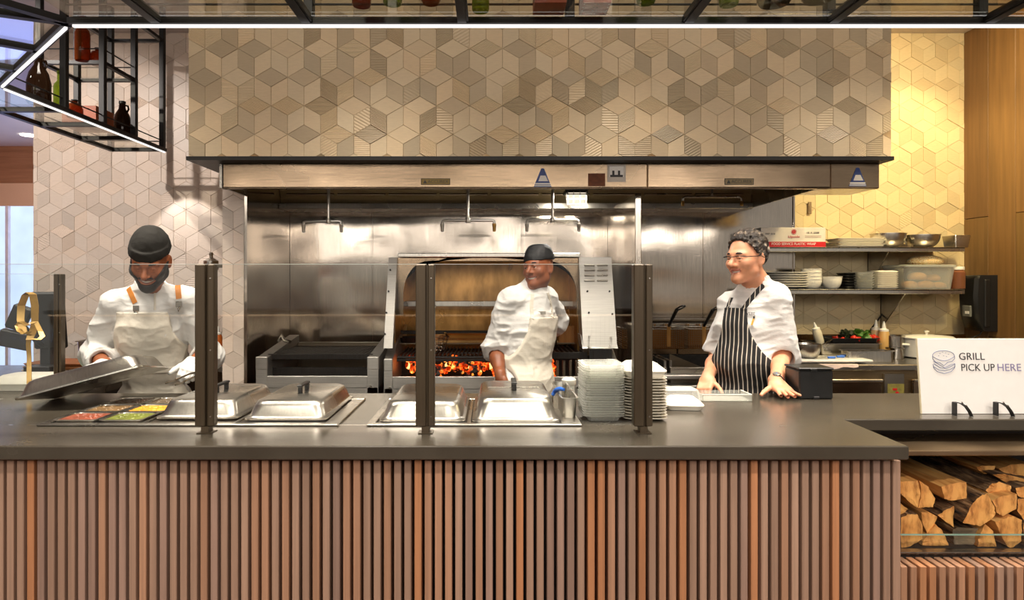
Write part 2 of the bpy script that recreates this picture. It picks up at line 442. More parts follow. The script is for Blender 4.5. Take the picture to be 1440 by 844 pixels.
# timber wall on the far side of the shelves
w = MB(); rnd = random.Random(4); w.box(XR, XR + .1, 3.4, WALL_Y + .15, 0, CEIL, mi=0, c=(.25, .2, .16))
y = WALL_Y
while y > 3.6:
    y1 = y - .243; z = 0; zz = rnd.choice((1.96, 1.1, 2.6))
    for za, zb in ((0, zz), (zz, CEIL)):
        k = rnd.uniform(.75, 1.1); w.box(XR - .016, XR + .002, y1 + .003, y, za + .002, zb - .002, .002, c=(k, k * rnd.uniform(.94, 1.02), k * rnd.uniform(.85, 1)))
    y = y1
struct(w.build('wall_right', M['plank'], smooth=0))
# corridor seen past the end of the tiled wall
w = MB(); CYY = 9.0
w.box(-7, XL + .5, CYY, CYY + .1, Z(258, CYY), CEIL, mi=0); w.box(-7, XL + .5, CYY - .02, CYY + .1, Z(290, CYY), Z(258, CYY), mi=1)
struct(w.build('wall_corridor', [M['soffit_wood'], M['peach']], smooth=0))
w = MB(); w.box(-7, XL + .5, CYY, CYY + .02, 0, Z(290, CYY)); o = struct(w.build('window_1', M['daylight'], smooth=0))
w = MB()
for xx in (-7.0, X(13, CYY), X(74, CYY)): w.box(xx - .02, xx + .02, CYY - .05, CYY - .002, 0, Z(290, CYY))
w.build('window_frame', M['frame_w'], o)
w = MB(); w.box(XL - .001, XL + .1, WALL_Y + .15, CYY, 0, CEIL); struct(w.build('wall_passage', M['peach'], smooth=0))
w = MB(); w.box(-7.1, -7, -3, CYY, 0, CEIL); struct(w.build('wall_left', M['peach'], smooth=0))
w = MB(); w.cyl((X(40, 8.3), 8.3, CEIL - .012), (X(40, 8.3), 8.3, CEIL - .002), .09, n=20)
d = tag(w.build('ceiling_downlight', glow('downlight_lens', (255, 244, 225), 6)), 'round recessed ceiling downlight over the bright corridor', 'ceiling light')
# steel lining of the cook line
w = MB(); w.box(XW1 + .02, 2.27, WALL_Y - .022, WALL_Y - .003, .1, 2.3, mi=0)
for px in (524, 734, 867, 988): x = X(px, WALL_Y); w.box(x - .006, x + .006, WALL_Y - .027, WALL_Y - .02, .1, 2.3, .002)
w.box(2.258, 2.275, WALL_Y - .03, WALL_Y - .002, .1, 2.3, .003)
struct(w.build('wall_steel_back', M['steel_v'], smooth=0))
w = MB(); w.box(XW1 + .001, XW1 + .018, 4.02, WALL_Y - .003, .1, 2.25); struct(w.build('wall_steel_side', M['steel_v'], smooth=0))

# the dining side of the hall, behind the photographer: lit slatted bar
w = MB(); w.box(-6, 6, -4.6, -4.0, 1.05, 1.1, mi=0); w.box(-6, 6, -4.55, -4.2, 0, 1.05, mi=1)
for i in range(200): x = -6 + i * .06; w.box(x, x + .035, -4.2, -4.13, 0, 1.04, mi=1)
w.box(-6, 6, -4.12, -4.1, 1.02, 1.045, mi=2)
struct(w.build('hall_bar_counter', [M['trim'], M['soffit_wood'], glow('bar_light', (255, 214, 170), 2)], smooth=0))
# ---------------------------------------------------------------- service counter
CT = .95; TH = .047
def slab_outline(b):        # L-shaped worktop, b = how far the edge is drawn in
    return [(-4.0, 2.17 + b), (1.391 - b, 2.17 + b), (1.404 - b, 2.59 + b), (3.54, 2.59 + b), (3.54, 3.19 - b), (-2.05 - b, 3.19 - b), (-2.05 - b, 4.25), (-4.0, 4.25)]
w = MB(); S = []
for z, b in ((CT - TH, .004), (CT - TH + .004, 0), (CT - .004, 0), (CT, .004)): S.append([(x, y, z) for x, y in slab_outline(b)])
w.ring(S)
tag(w.build('countertop', M['countertop'], smooth=0, loc=(0, 2.6, CT - TH)), 'long dark grey solid service countertop with a stepped corner above the firewood', 'countertop')
M['slat'] = tinted('oiled_hardwood_slat', (168, 136, 116), .38, (40, 40, .8), 2.5, .16, .12)
base = thing('counter_base', 'counter front clad in upright reddish wooden slats below the dark worktop', 'counter', (0, 2.3, 0))
w = MB(); rnd = random.Random(21); P = .03497; n = 140
for i in range(n):
    x1 = 1.406 - i * P; k = rnd.random()
    c = (1, 1, 1) if k < .5 else (1.1, .96, .84) if k < .74 else (.88, .9, .98) if k < .92 else (1.2, .86, .58)
    s = rnd.uniform(.85, 1.1); wd_ = .0238 if i > 0 else .026
    w.box(x1 - wd_, x1, 2.235, 2.31, 0.0, .885 - rnd.uniform(0, .002), .0022, c=tuple(v * s for v in c))
w.build('slat_cladding', M['slat'], base, smooth=0)
w = MB(); w.box(-3.6, 1.40, 2.312, 2.34, 0, CT - TH - .001); w.box(1.372, 1.404, 2.34, 3.1, 0, CT - TH - .001); 
w.box(-2.12, -2.07, 3.1, 4.2, 0, CT - TH - .001)
w.build('dark_backing_board', plain('dark_backing', (9, 6, 4), .8), base, smooth=0)
w = MB(); w.box(-2.06, 3.5, 3.08, 3.1, 0.02, CT - TH - .001); w.build('kitchen_side_panel', M['steel'], base, smooth=0)
# firewood niche
bin_ = thing('firewood_bin', 'low slatted bin under the side counter, glass fronted and full of split logs', 'firewood bin', (2.4, 2.4, 0))
w = MB(); x = 1.412; rnd = random.Random(5)
while x < 3.4:
    k = rnd.choice(((1, 1, 1), (1.1, .95, .8), (.85, .86, .92), (1.2, .9, .62))); s = rnd.uniform(.85, 1.08)
    w.box(x, x + .0235, 2.355, 2.44, 0, .467, .002, c=tuple(v * s for v in k)); x += P
w.build('slat_cladding', M['slat'], bin_, smooth=0)
w = MB(); w.box(1.408, 3.45, 2.445, 2.452, 0, .46); w.box(1.408, 3.45, 2.452, 3.07, .44, .463)
w.build('bin_box', plain('dark_bin_board', (30, 20, 14), .7), bin_, smooth=0)
w = MB(); w.box(1.409, 3.44, 2.455, 2.475, .463, .478, .002); w.box(1.409, 3.44, 2.484, 2.50, .463, .474, .002)
w.build('glass_channel', M['steel'], bin_)
w = MB(); w.box(1.409, 3.44, 2.476, 2.483, .466, .533); g = w.build('glass_front', M['glass'], bin_, smooth=0)
w = MB(); w.box(1.409, 3.44, 2.4755, 2.4835, .533, .5365); w.build('glass_edge', M['glass_edge'], g, smooth=0)
w = MB(); w.box(1.409, 3.45, 2.445, 2.75, .843, .863, .003)
w.build('ledge', steel('copper_toned_ledge', (190, 164, 132), .3, (1, 20, 1)), bin_)
w = MB(); w.box(1.409, 3.45, 2.72, 2.74, .863, CT - TH - .001); w.box(1.409, 3.45, 3.05, 3.07, .463, .843); w.build('niche_back', plain('smoked_niche_back', (40, 28, 18), .6), bin_, smooth=0)

# ---- split logs, each pulled back from the outline of its sawn end
t = NT('split_firewood'); nz = t.noise(4, 6, (9, .7, 9)); n2 = t.noise(30, 4, (2, .4, 2))
col = t.ramp(nz.outputs[0], [(.26, lin((110, 62, 28))), (.36, lin((186, 120, 58))), (.52, lin((222, 160, 88))), (.72, lin((240, 192, 118)))])
M['log'] = t.surf(col, .75, 0, t.bump(n2.outputs[0], .5, .01))
t = NT('firewood_end'); n2 = t.noise(16, 5, (3, 1, 1)); nz = t.noise(5, 4)
M['log_end'] = t.surf(t.mix(t.ramp(nz.outputs[0], [(.3, lin((204, 134, 66))), (.7, lin((244, 188, 108)))]), t.ramp(n2.outputs[0], [(.3, (.5, .4, .32)), (.5, (.95, .9, .86)), (.62, (1.08, 1.08, 1.08))]), 1., 'MULTIPLY'), .7, 0, t.bump(n2.outputs[0], .5, .01))
t = NT('firewood_bark'); nz = t.noise(9, 6, (5, .8, 5)); n2 = t.noise(14, 6, (6, .6, 6))
M['bark'] = t.surf(t.ramp(nz.outputs[0], [(.36, lin((40, 27, 18))), (.48, lin((120, 88, 58))), (.66, lin((190, 150, 106)))]), .9, 0, t.bump(n2.outputs[0], 1., .035))
t = NT('weathered_end'); nz = t.noise(12, 5, (1, 1, 4))
M['log_grey'] = t.surf(t.ramp(nz.outputs[0], [(.3, lin((86, 74, 60))), (.7, lin((150, 130, 100)))]), .8, 0, t.bump(nz.outputs[0], .5, .01))
def log(pts, dy, ln, bark, label, end='log_end', skew=(0, 0)):
    Y = 2.53 + dy; P3 = [at(1180 + a / 3.457, 600 + b / 3.457, Y) for a, b in pts]
    cen = sum(P3, Vector()) / len(P3); rnd = random.Random(label)
    # subdivide outline, roughen it along the length
    ol = []
    for i in range(len(P3)):
        a, b = P3[i], P3[(i + 1) % len(P3)]
        for k in range(4): ol.append(a.lerp(b, k / 4))
    ar = sum(ol[i].x * ol[(i + 1) % len(ol)].z - ol[(i + 1) % len(ol)].x * ol[i].z for i in range(len(ol)))
    if ar > 0: ol.reverse()
    jit = [rnd.uniform(-.004, .004) for _ in ol]; S = []; N = 7
    for k in range(N + 1):
        s = k / N; sec = []
        for p, j in zip(ol, jit):
            d = (p - cen); q = cen + d * (.965 + (j + rnd.uniform(-.002, .002)) / max(.02, d.length) * (1 if k else .3)) 
            sec.append((q.x + skew[0] * s, p.y + ln * s + (rnd.uniform(-.003, .003) if k == 0 else 0), max(.4645, q.z + skew[1] * s)))
        S.append(sec)
    w = MB(); w.ring(S, cap0=False, cap1=False, mi=1 if bark else 0)
    n = len(ol); fr = [Vector(p) for p in S[0]]; c0 = sum(fr, Vector()) / n
    mid = [c0 + (p - c0) * .55 + Vector((0, rnd.uniform(-.004, .001), 0)) for p in fr]
    w.ring([[tuple(p) for p in mid], [tuple(p) for p in fr]], cap0=True, cap1=False, mi=2)
    w.add(S[-1], [tuple(range(n))], 2)
    o = w.build('firewood_log', [M['log'], M['bark'], M[end]], smooth=30)
    return tag(o, label, 'firewood', 'split firewood logs')
L = [
 ([(298, 440), (330, 425), (380, 425), (408, 480), (405, 545), (350, 585), (300, 598)], .0, .4, 1, 'thick round log lying at the slatted corner on the bin floor'),
 ([(400, 590), (405, 560), (470, 475), (500, 500), (535, 570), (530, 597)], .02, .4, 0, 'small pale wedge log on the bin floor beside the thick round log'),
 ([(550, 500), (580, 488), (680, 495), (672, 590), (560, 585)], .03, .4, 1, 'weathered grey log on the bin floor, the only grey one', 'log_grey'),
 ([(668, 600), (680, 530), (708, 472), (752, 505), (768, 580), (745, 597)], .01, .38, 0, 'upright orange wedge log between the grey log and the big pale block'),
 ([(757, 462), (800, 445), (845, 432), (890, 452), (888, 560), (830, 598), (800, 560)], .0, .4, 0, 'big pale blocky log on the bin floor right of the orange wedge'.replace('right of', 'beside')),
 ([(895, 460), (960, 445), (1000, 500), (990, 590), (900, 596)], .02, .4, 1, 'bark covered log on the bin floor beyond the big pale block'),
 ([(395, 415), (440, 418), (480, 438), (458, 490), (430, 532), (408, 480)], .03, .38, 0, 'narrow triangular log wedged above the thick round log'),
 ([(478, 432), (515, 405), (560, 383), (556, 490), (520, 465)], .03, .38, 1, 'reddish triangular log resting above the grey log'),
 ([(270, 365), (300, 372), (333, 402), (318, 424), (280, 436)], .02, .38, 0, 'log end just peeping out behind the slatted corner'),
 ([(600, 472), (618, 425), (650, 370), (690, 330), (722, 325), (755, 385), (764, 432), (730, 462), (690, 488), (640, 478)], -.02, .4, 1, 'large half round log with a rough bark edge in the middle of the pile'),
 ([(745, 360), (800, 335), (866, 325), (862, 402), (795, 437), (765, 420)], .0, .4, 0, 'pale square ended log leaning beside the large half round log'),
 ([(868, 352), (940, 345), (985, 380), (980, 440), (895, 455), (864, 410)], .03, .38, 1, 'dark bark log beyond the pale square ended log'),
 ([(270, 262), (330, 265), (385, 262), (398, 330), (382, 397), (345, 372), (298, 326), (270, 330)], -.02, .38, 0, 'pale split log on the pile against the slatted corner'),
 ([(390, 260), (432, 290), (468, 350), (455, 392), (384, 398), (400, 330)], .0, .38, 0, 'orange split log with a curved face next to the slatted corner log'),
 ([(494, 292), (560, 274), (622, 270), (623, 350), (540, 363), (512, 352)], .0, .42, 0, 'broad flat topped log at the top of the pile'),
 ([(712, 312), (735, 280), (778, 268), (838, 288), (835, 325), (745, 342)], .05, .42, 1, 'half disc log with bark on top of the large half round log'),
 ([(664, 196), (700, 190), (762, 190), (748, 226), (705, 232), (680, 215)], .16, .3, 0, 'short log end high at the back of the pile'),
 ([(775, 205), (835, 185), (905, 180), (960, 190), (960, 246), (860, 244), (800, 228)], .16, .3, 0, 'wide orange log high at the back of the pile'),
 ([(742, 232), (800, 228), (900, 252), (960, 262), (960, 300), (850, 290), (790, 262)], .1, .4, 1, 'long bark slab sloping under the wide orange log'),
 ([(858, 300), (930, 285), (990, 300), (985, 340), (900, 350), (868, 340)], .03, .4, 1, 'bark log at the far end, beneath the bark slab'),
]
for a in L: log(*a)

# ---------------------------------------------------------------- glass guards
def guard(name, label, xs, Y, top, panes, loc, slim=1.):
    g = thing(name, label, 'sneeze guard', loc)
    for x in xs:
        w = MB(); w.box(x - .034 * slim, x + .003, Y - .022, Y + .022, CT + .024, top, .003)
        w.box(x + .010 * slim, x + .034 * slim, Y - .018, Y + .018, CT + .024, top, .003); w.box(x + .003 * slim, x + .010 * slim, Y - .006, Y + .012, CT + .024, top - .002)
        p = w.build('post', M['post'], g, smooth=0)
        w = MB(); w.box(x - .013, x + .016, Y - .02, Y + .02, CT, CT + .024, .002); w.box(x - .025, x + .028, Y - .03, Y + .03, CT, CT + .003, .001)
        w.build('foot', M['post'], p, smooth=0)
        w = MB()
        for z in (CT + .06, CT + .3, top - .05): w = MB(); w.cyl((x + .022 * slim, Y - .0175, z), (x + .022 * slim, Y - .0205, z), .003, n=8); w.build('screw', M['steel'], p)
    for x0, x1 in panes:
        w = MB(); w.box(x0, x1, Y - .004, Y + .004, CT + .026, top); p = w.build('glass_pane', M['glass'], g, smooth=0)
        w = MB(); w.box(x0, x1, Y - .0042, Y + .0042, top, top + .0018); w.build('glass_edge', M['pane_edge'], p, smooth=0)
    return g
GY = 2.37; px_ = lambda p: X(p, GY)
xs = [px_(290.5), px_(598.5), px_(903)]
guard('sneeze_guard', 'glass sneeze guard on three bronze posts along the hot food wells', xs, GY, Z(372, GY), [(-3.6, xs[0] + .003), (xs[0] + .01, xs[1] + .003), (xs[1] + .01, xs[2] + .0)], (0, GY, CT))
GY2 = 3.16
guard('sneeze_guard', 'shorter glass guard with one dark post behind the ribbon', [X(84, GY2)], GY2, 1.533, [(-3.6, X(84, GY2))], (-2.2, GY2, CT), .5)

# ---------------------------------------------------------------- hot wells, pans, lids
def well(x0, x1, y0, y1, slots, label):
    g = thing('hot_food_well', label, 'hot food well', ((x0 + x1) / 2, (y0 + y1) / 2, CT))
    w = MB(); z0, z1 = CT + .001, CT + .009
    w.box(x0, x1, y0, y0 + .03, z0, z1, .003); w.box(x0, x1, y1 - .03, y1, z0, z1, .003)
    xs = [x0] + [v for s in slots for v in s] + [x1]
    for a, b in zip(xs[::2], xs[1::2]):
        w.box(a, b, y0 + .03, y1 - .03, z0, z1 - .0005, .002)
    w.build('flange', M['steel_bright'], g)
    for a, b in slots:
        w = MB(); w.box(a, b, y0 + .03, y1 - .03, CT + .0006, CT + .0014); w.build('well_opening', M['steel_dark'], g, smooth=0)
    return g
WY0, WY1 = 2.46, 3.02
well(-1.717, -.577, WY0, WY1, [(-1.69, -1.335), (-1.325, -.985), (-.975, -.632)], 'three bay steel hot well with the open sauce pans')
well(-.47, .345, WY0, WY1, [(-.44, -.09), (-.075, .27)], 'two bay steel hot well in front of the grill')
def lid(cx, cy, z, label, w_=.325, d_=.53, handle=True, h=.068, seam=False):
    g = thing('pan_lid', label, 'pan lid', (cx, cy, z), 'steel pan lids on the hot wells')
    w = MB()
    w.rrect([(0, 0, 0, w_, d_, .03), (0, 0, .006, w_, d_, .03), (0, 0, .008, w_ - .02, d_ - .02, .03), (0, 0, .014, w_ - .03, d_ - .03, .035),
             (0, 0, h * .72, w_ - .05, d_ - .06, .045), (0, 0, h * .92, w_ - .062, d_ - .075, .05), (0, 0, h, w_ - .085, d_ - .10, .045)], n=6)
    w.build('dome', M['steel_bright'], g, local=True, smooth=50)
    if seam:
        w = MB(); w.box(-w_ / 2 + .06, w_ / 2 - .06, .02, .026, h, h + .002, .0008); w.build('hinge_seam', M['steel'], g, local=True)
    if handle:
        w = MB()
        for y in (-.05, .05): w.box(-.009, .009, y - .006, y + .006, h - .001, h + .028, .002)
        w.box(-.011, .011, -.065, .065, h + .026, h + .036, .003)
        w.build('handle', M['black'], g, local=True)
    return g
LZ = CT + .0095
lid(-1.155, 2.80, LZ, 'domed steel pan lid standing next to the open sauce pans, partly behind the first post', d_=.5)
lid(-.80, 2.79, LZ, 'domed steel pan lid with black handle, last in the three bay well')
lid(-.265, 2.77, LZ, 'low steel pan lid behind the middle bronze post', handle=False, h=.07, w_=.335)
lid(.098, 2.76, LZ, 'hinged steel pan lid with black clip handle, below the cook at the grill', seam=True, h=.085, w_=.34)
# sixth-size sauce pans
foods = [((140, 72, 50), 'red salsa'), ((112, 118, 46), 'green tomatillo sauce'), ((120, 92, 58), 'brown sauce'), ((214, 150, 40), 'yellow peppers'), ((66, 48, 36), 'dark sauce'), ((96, 80, 60), 'mushroom sauce')]
labs = ['steel sauce pan of red salsa nearest the glass', 'steel sauce pan of green sauce nearest the glass', 'steel sauce pan of brown sauce behind the red salsa', 'steel sauce pan of yellow peppers behind the green sauce',
        'steel sauce pan of dark sauce farthest back beside the tilted lid', 'steel sauce pan of grey brown sauce farthest back behind the peppers']
for i, (c, nm) in enumerate(foods):
    cx = -1.60 + (i % 2) * .177; cy = 2.575 + (i // 2) * .168
    g = thing('sauce_pan', labs[i], 'food pan', (cx, cy, CT + .002), 'small steel pans in the open bay')
    w = MB(); w.rrect([(0, 0, .002, .15, .14, .02), (0, 0, .012, .158, .148, .022), (0, 0, .012, .172, .16, .02), (0, 0, .0145, .172, .16, .02), (0, 0, .0145, .152, .142, .02), (0, 0, .006, .146, .136, .02)], cap1=True)
    w.build('pan', M['steel_bright'], g, local=True)
    w = MB(); rnd = random.Random(i); S = []
    w.rrect([(0, 0, .0065, .146, .136, .02), (0, 0, .0105, .149, .139, .02)])
    for _ in range(26):
        a, b = rnd.uniform(-.06, .06), rnd.uniform(-.055, .055); r = rnd.uniform(.005, .011)
        w.lathe([(r, .009), (r * .8, .009 + r * .4), (0, .009 + r * .55)], (a, b, 0), 7)
    f = w.build('sauce', plain('food_' + nm.replace(' ', '_'), c, .4, 0, .35, 40), None, loc=(0, 0, 0), smooth=60); f.location = (cx, cy, CT + .002)
    tag(f, nm + ' filling a small steel pan in the open bay', 'sauce', kind='stuff')
# tall utensil pan, ladle and tub beyond the hinged lid
g = thing('utensil_pan', 'narrow steel pan holding the blue handled ladle beside the clear lid stack', 'food pan', (.312, 2.78, CT))
w = MB(); w.rrect([(0, 0, 0, .05, .4, .015), (0, 0, .085, .058, .42, .018), (0, 0, .085, .07, .435, .02), (0, 0, .088, .07, .435, .02), (0, 0, .088, .056, .42, .018), (0, 0, .004, .048, .395, .015)]); w.build('pan', M['steel_bright'], g, local=True)
g = thing('ladle', 'ladle with a curved blue handle leaning in the narrow pan', 'ladle', (.312, 2.72, CT + .01))
p0 = at(784, 590, 2.66); w = MB()
a = at(776, 565, 2.74); b = at(780, 551, 2.74); c = at(788, 547, 2.7); d = at(793, 548, 2.68)
w.tube([at(772, 588, 2.76) + Vector((0, 0, .0)), a, at(777, 556, 2.74)], .005, 8); w.build('shaft', M['steel'], g)
w = MB(); w.tube([at(777, 556, 2.74), b, at(783, 548, 2.72), c, d], [.007, .009, .009, .009, .006], 10); w.build('grip', M['blue'], g)
w = MB(); w.lathe([(.0, -.02), (.018, -.012), (.024, .004), (.022, .004), (.016, -.008), (0, -.016)], at(772, 588, 2.76) + Vector((0, 0, .012)), 16); w.build('bowl', M['steel'], g)
g = thing('squeeze_tub', 'white lidded tub with a green label behind the clear lid stack', 'tub', at(800, 578, 3.0))
q = at(800, 555, 3.0); bz = CT + .002
w = MB(); w.lathe([(.022, bz), (.026, bz + .004), (.027, Z(539, 3.0)), (.0, Z(539, 3.0))], (q.x, 3.0, 0), 20); w.build('body', M['white_plastic'], g)
w = MB(); w.lathe([(.031, Z(541, 3.0)), (.033, Z(540, 3.0)), (.033, Z(534, 3.0)), (.026, Z(532, 3.0)), (0, Z(532, 3.0))], (q.x, 3.0, 0), 20); w.build('cap', M['white'], g)
w = MB(); w.box(q.x - .012, q.x + .012, 2.9715, 2.973, Z(556, 3.0), Z(545, 3.0)); w.build('label', M['teal'], g)

# ---------------------------------------------------------------- take-out stacks
ORD = 'topmost second third fourth fifth sixth seventh eighth ninth tenth eleventh twelfth thirteenth fourteenth fifteenth sixteenth seventeenth eighteenth nineteenth twentieth'.split() + ['twenty-first', 'twenty-second', 'twenty-third', 'twenty-fourth']
def tray(name, mat, w_, d_, h, lip=.008, th=.003, flip=False):
    """thin rim-and-well tray; flipped it is a lid"""
    w = MB(); s = -1 if flip else 1; zz = lambda v: h - v if flip else v
    secs = [(0, 0, zz(0), w_ - .045, d_ - .045, .02), (0, 0, zz(h * .85), w_ - .02, d_ - .02, .028), (0, 0, zz(h * .85), w_, d_, .03), (0, 0, zz(h), w_, d_, .03), (0, 0, zz(h), w_ - .024, d_ - .024, .026), (0, 0, zz(th), w_ - .05, d_ - .05, .018)]
    if flip: secs = secs[::-1]
    w.rrect(secs, n=4); return w
g0 = None; sx, sy = X(846.5, 2.6), 2.63; N = 22; pit = (Z(519, 2.55) - CT) / N
for i in range(N):
    z = CT + .0015 + i * pit; lab = 'clear plastic container lid, %s in the tall stack' % (ORD[N - 1 - i] + (' from the top' if i < N - 1 else ''))
    if g0 is None:
        g0 = tag(tray('x', M['clear'], .165, .2, .024).build('container_lid', M['clear'], None, loc=(0, 0, 0), smooth=40), lab, 'lid', 'clear lids stacked beside the white containers'); g0.location = (sx, sy, z)
    else: o = dup(g0, (sx + random.uniform(-.002, .002), sy + random.uniform(-.003, .003), z), lab)
def clamshell(name, w_, d_, h, mat):
    """closed moulded-fibre box: base and domed cover joined on a rim"""
    w = MB(); hb = h * .5
    w.rrect([(0, 0, 0, w_ - .03, d_ - .03, .02), (0, 0, hb - .004, w_ - .008, d_ - .008, .03), (0, 0, hb - .004, w_, d_, .032), (0, 0, hb, w_, d_, .032), (0, 0, hb + .002, w_ - .004, d_ - .004, .03), (0, 0, h - .008, w_ - .04, d_ - .04, .035), (0, 0, h, w_ - .06, d_ - .06, .03)], n=5)
    return w
g0 = None; sx, sy = X(903, 2.62), 2.64; N = 15; pit = (Z(532, 2.55) - CT) / N
for i in range(N):
    z = CT + .0015 + i * pit; lab = 'white fibre clamshell base, %s below the closed box of the tall stack' % ('first' if i == N - 1 else ORD[N - 1 - i])
    if g0 is None:
        g0 = tag(tray('x', M['white'], .172, .2, pit * 1.02, th=.002).build('clamshell_tray', M['white'], None, loc=(0, 0, 0), smooth=40), lab, 'food container', 'white container bases stacked by the end post'); g0.location = (sx, sy, z)
    else: dup(g0, (sx + random.uniform(-.002, .002), sy + random.uniform(-.002, .002), z), lab)
o = clamshell('x', .17, .2, .05, M['white']).build('clamshell_container', M['white'], None, loc=(0, 0, 0), smooth=40); o.location = (sx, sy, CT + .0015 + N * pit + .001)
tag(o, 'closed white fibre container on top of the tall stack by the end post', 'food container')
o = clamshell('x', .165, .17, .045, M['white']).build('clamshell_container', M['white'], None, loc=(0, 0, 0), smooth=40)
o.location = (X(962, 2.8), 2.83, CT + .001); o.rotation_euler = (0, 0, -.12); tag(o, 'single white fibre container lying on the counter before the striped apron', 'food container')
o = tray('x', M['clear'], .2, .17, .045, flip=True).build('container_lid', M['clear'], None, loc=(0, 0, 0), smooth=40); o.location = (X(955, 3.05), 3.06, CT + .001)
tag(o, 'single clear plastic lid lying behind the single white container', 'lid')
g = thing('acrylic_tray', 'flat clear acrylic tray lying on the counter below the striped apron', 'tray', (X(1023, 3.0), 3.0, CT))
w = MB(); x0, x1 = X(985, 3.0), X(1054, 3.0); w.box(x0, x1, 2.97, 3.1, CT + .001, CT + .004, .001); w.box(x0, x1, 2.97, 2.973, CT + .004, CT + .03); w.box(x0, x1, 3.097, 3.1, CT + .004, CT + .03); w.box(x0, x0 + .003, 2.97, 3.1, CT + .004, CT + .03); w.box(x1 - .003, x1, 2.97, 3.1, CT + .004, CT + .03)
w.build('tray_body', M['clear2'], g, smooth=0)
w = MB(); w.box(x0, x1, 2.968, 2.975, CT + .03, CT + .033); w.box(x1 - .004, x1, 2.97, 3.1, CT + .03, CT + .033); w.build('rim', M['white_plastic'], g)
# black napkin box
g = thing('black_box', 'small black lidded box standing on the counter beside the resting hand', 'box', (X(1148, 3.07), 3.08, CT))
x0, x1 = X(1124, 3.02), X(1172, 3.02); zt = Z(521, 3.02)
w = MB(); w.box(x0, x1, 3.02, 3.17, CT + .001, zt, .006); w.build('body', M['black'], g)
w = MB(); w.box(x0 - .003, x1 + .003, 3.017, 3.173, zt + .001, zt + .012, .004); w.box(x0 + .05, x0 + .08, 3.012, 3.018, zt - .004, zt + .008, .001); w.build('lid', M['black'], g)
w = MB(); w.box(x0 + .065, x1 - .065, 3.0165, 3.021, CT + .001, CT + .014, .002); w.build('notch', M['black_metal'], g)

# ---------------------------------------------------------------- sign with hooks
SY = 2.69; g = thing('pickup_sign', 'white pick up sign with a drawn burger standing on the side counter', 'sign', (X(1390, SY), SY, CT))
lean = math.radians(5.7); x0, x1 = X(1297, SY), X(1500, SY); hgt = .31
R = Matrix.Translation((0, SY, CT)) @ Matrix.Rotation(-lean, 4, 'X')
w = MB(); w.box(x0, x1, 0, .012, .001, hgt, .001, mat=R); w.build('board', M['paper'], g, smooth=0)
w = MB(); w.box(x0 - .0015, x0 - .0002, .001, .011, .001, hgt, mat=R); w.box(x0, x1, .001, .011, hgt + .0002, hgt + .0015, mat=R); w.build('edge_band', M['board_edge'], g, smooth=0)
def on_sign(px, py): return Vector((X(px, 2.71) - g.location.x, -.0006, (Z(py, 2.71) - CT)))
def SM(px, py):
    p = on_sign(px, py); return Matrix.Translation((0, 0, 0)) @ Matrix.Rotation(-lean, 4, 'X') @ Matrix.Translation((p.x, -.0006, p.z)) @ Matrix.Rotation(PI / 2, 4, 'X')
s1 = 1 / F * 2.71
letters('GRILL', 36 * s1, M['ink'], g, SM(1367, 501.5), height=10 * s1)
letters('PICK UP', 47 * s1, M['ink'], g, SM(1374.5, 517), height=10 * s1)
letters('HERE', 33 * s1, M['ink_lilac'], g, SM(1418.5, 517), height=10 * s1)
w = MB(); RS = Matrix.Translation(g.location) @ Matrix.Rotation(-lean, 4, 'X')
def line(pts, r=.0011):
    P3 = []
    for a, b in pts:
        p = on_sign(a, b); P3.append(RS @ Vector((p.x, -.0008, p.z)))
    w.tube(P3, r, 6)
cxb, cyb = 1327.5, 500
line([(1312 + 15.5 - 15.5 * math.cos(k * PI / 12), 501 - 8 * math.sin(k * PI / 12) ** .8 if 0 < k < 12 else 501) for k in range(13)])
line([(1312 + 31 * k / 12, 501 + 6 * math.sin(PI * k / 12)) for k in range(13)])
line([(1312, 501), (1312.3, 505), (1316, 509), (1322, 510), (1327, 514), (1333, 509), (1339, 508), (1343, 504), (1343, 501)])
line([(1313, 508), (1320, 512), (1328, 517), (1336, 513), (1343, 511)]); line([(1313, 511), (1322, 517), (1330, 518), (1337, 515), (1343, 512)])
line([(1312, 512), (1312.5, 517), (1317, 522), (1327, 525), (1337, 522), (1342, 517), (1343, 512)]); line([(1312, 515), (1320, 520), (1328, 521), (1336, 519), (1343, 515)])
for a, b in ((1322, 497), (1326, 495), (1330, 496), (1334, 498), (1327, 500), (1320, 500), (1331, 501)): line([(a, b), (a + 1.4, b + .3)], .0008)
w.build('burger_drawing', M['ink_blue'], g, smooth=60)
for i, px in enumerate((1340, 1398)):
    h = thing('sign_hook', ('black perforated hook strip at the sign edge under the burger', 'black perforated hook strip at the sign base under the word HERE')[i], 'hook', (X(px, 2.66), 2.66, CT), 'black hooks in front of the sign')
    w = MB(); x0 = X(px, 2.66); S = []
    prof = [(0, .055), (.012, .056), (.03, .050), (.045, .038), (.056, .02), (.062, .002)]
    for k, (dx, z) in enumerate(prof): S.append([(x0 + dx, 2.665 - k * .003, CT + z + .001), (x0 + dx, 2.645 - k * .003, CT + z + .001), (x0 + dx - .002, 2.645 - k * .003, CT + z - .004 + .001 * (k == 5) + .002), (x0 + dx - .002, 2.665 - k * .003, CT + z - .002)])
    w.ring(S); w.box(x0, x0 + .004, 2.64, 2.668, CT + .001, CT + .055, .001); w.build('strip', M['black_metal'], h)
    w = MB()
    for k in (2, 3, 4):
        dx, z = prof[k]; w.cyl((x0 + dx - .004, 2.6515 - k * .003, CT + z + .004), (x0 + dx - .001, 2.6505 - k * .003, CT + z + .0055), .005, n=10)
    w.build('hole_eyelet', M['steel'], h)

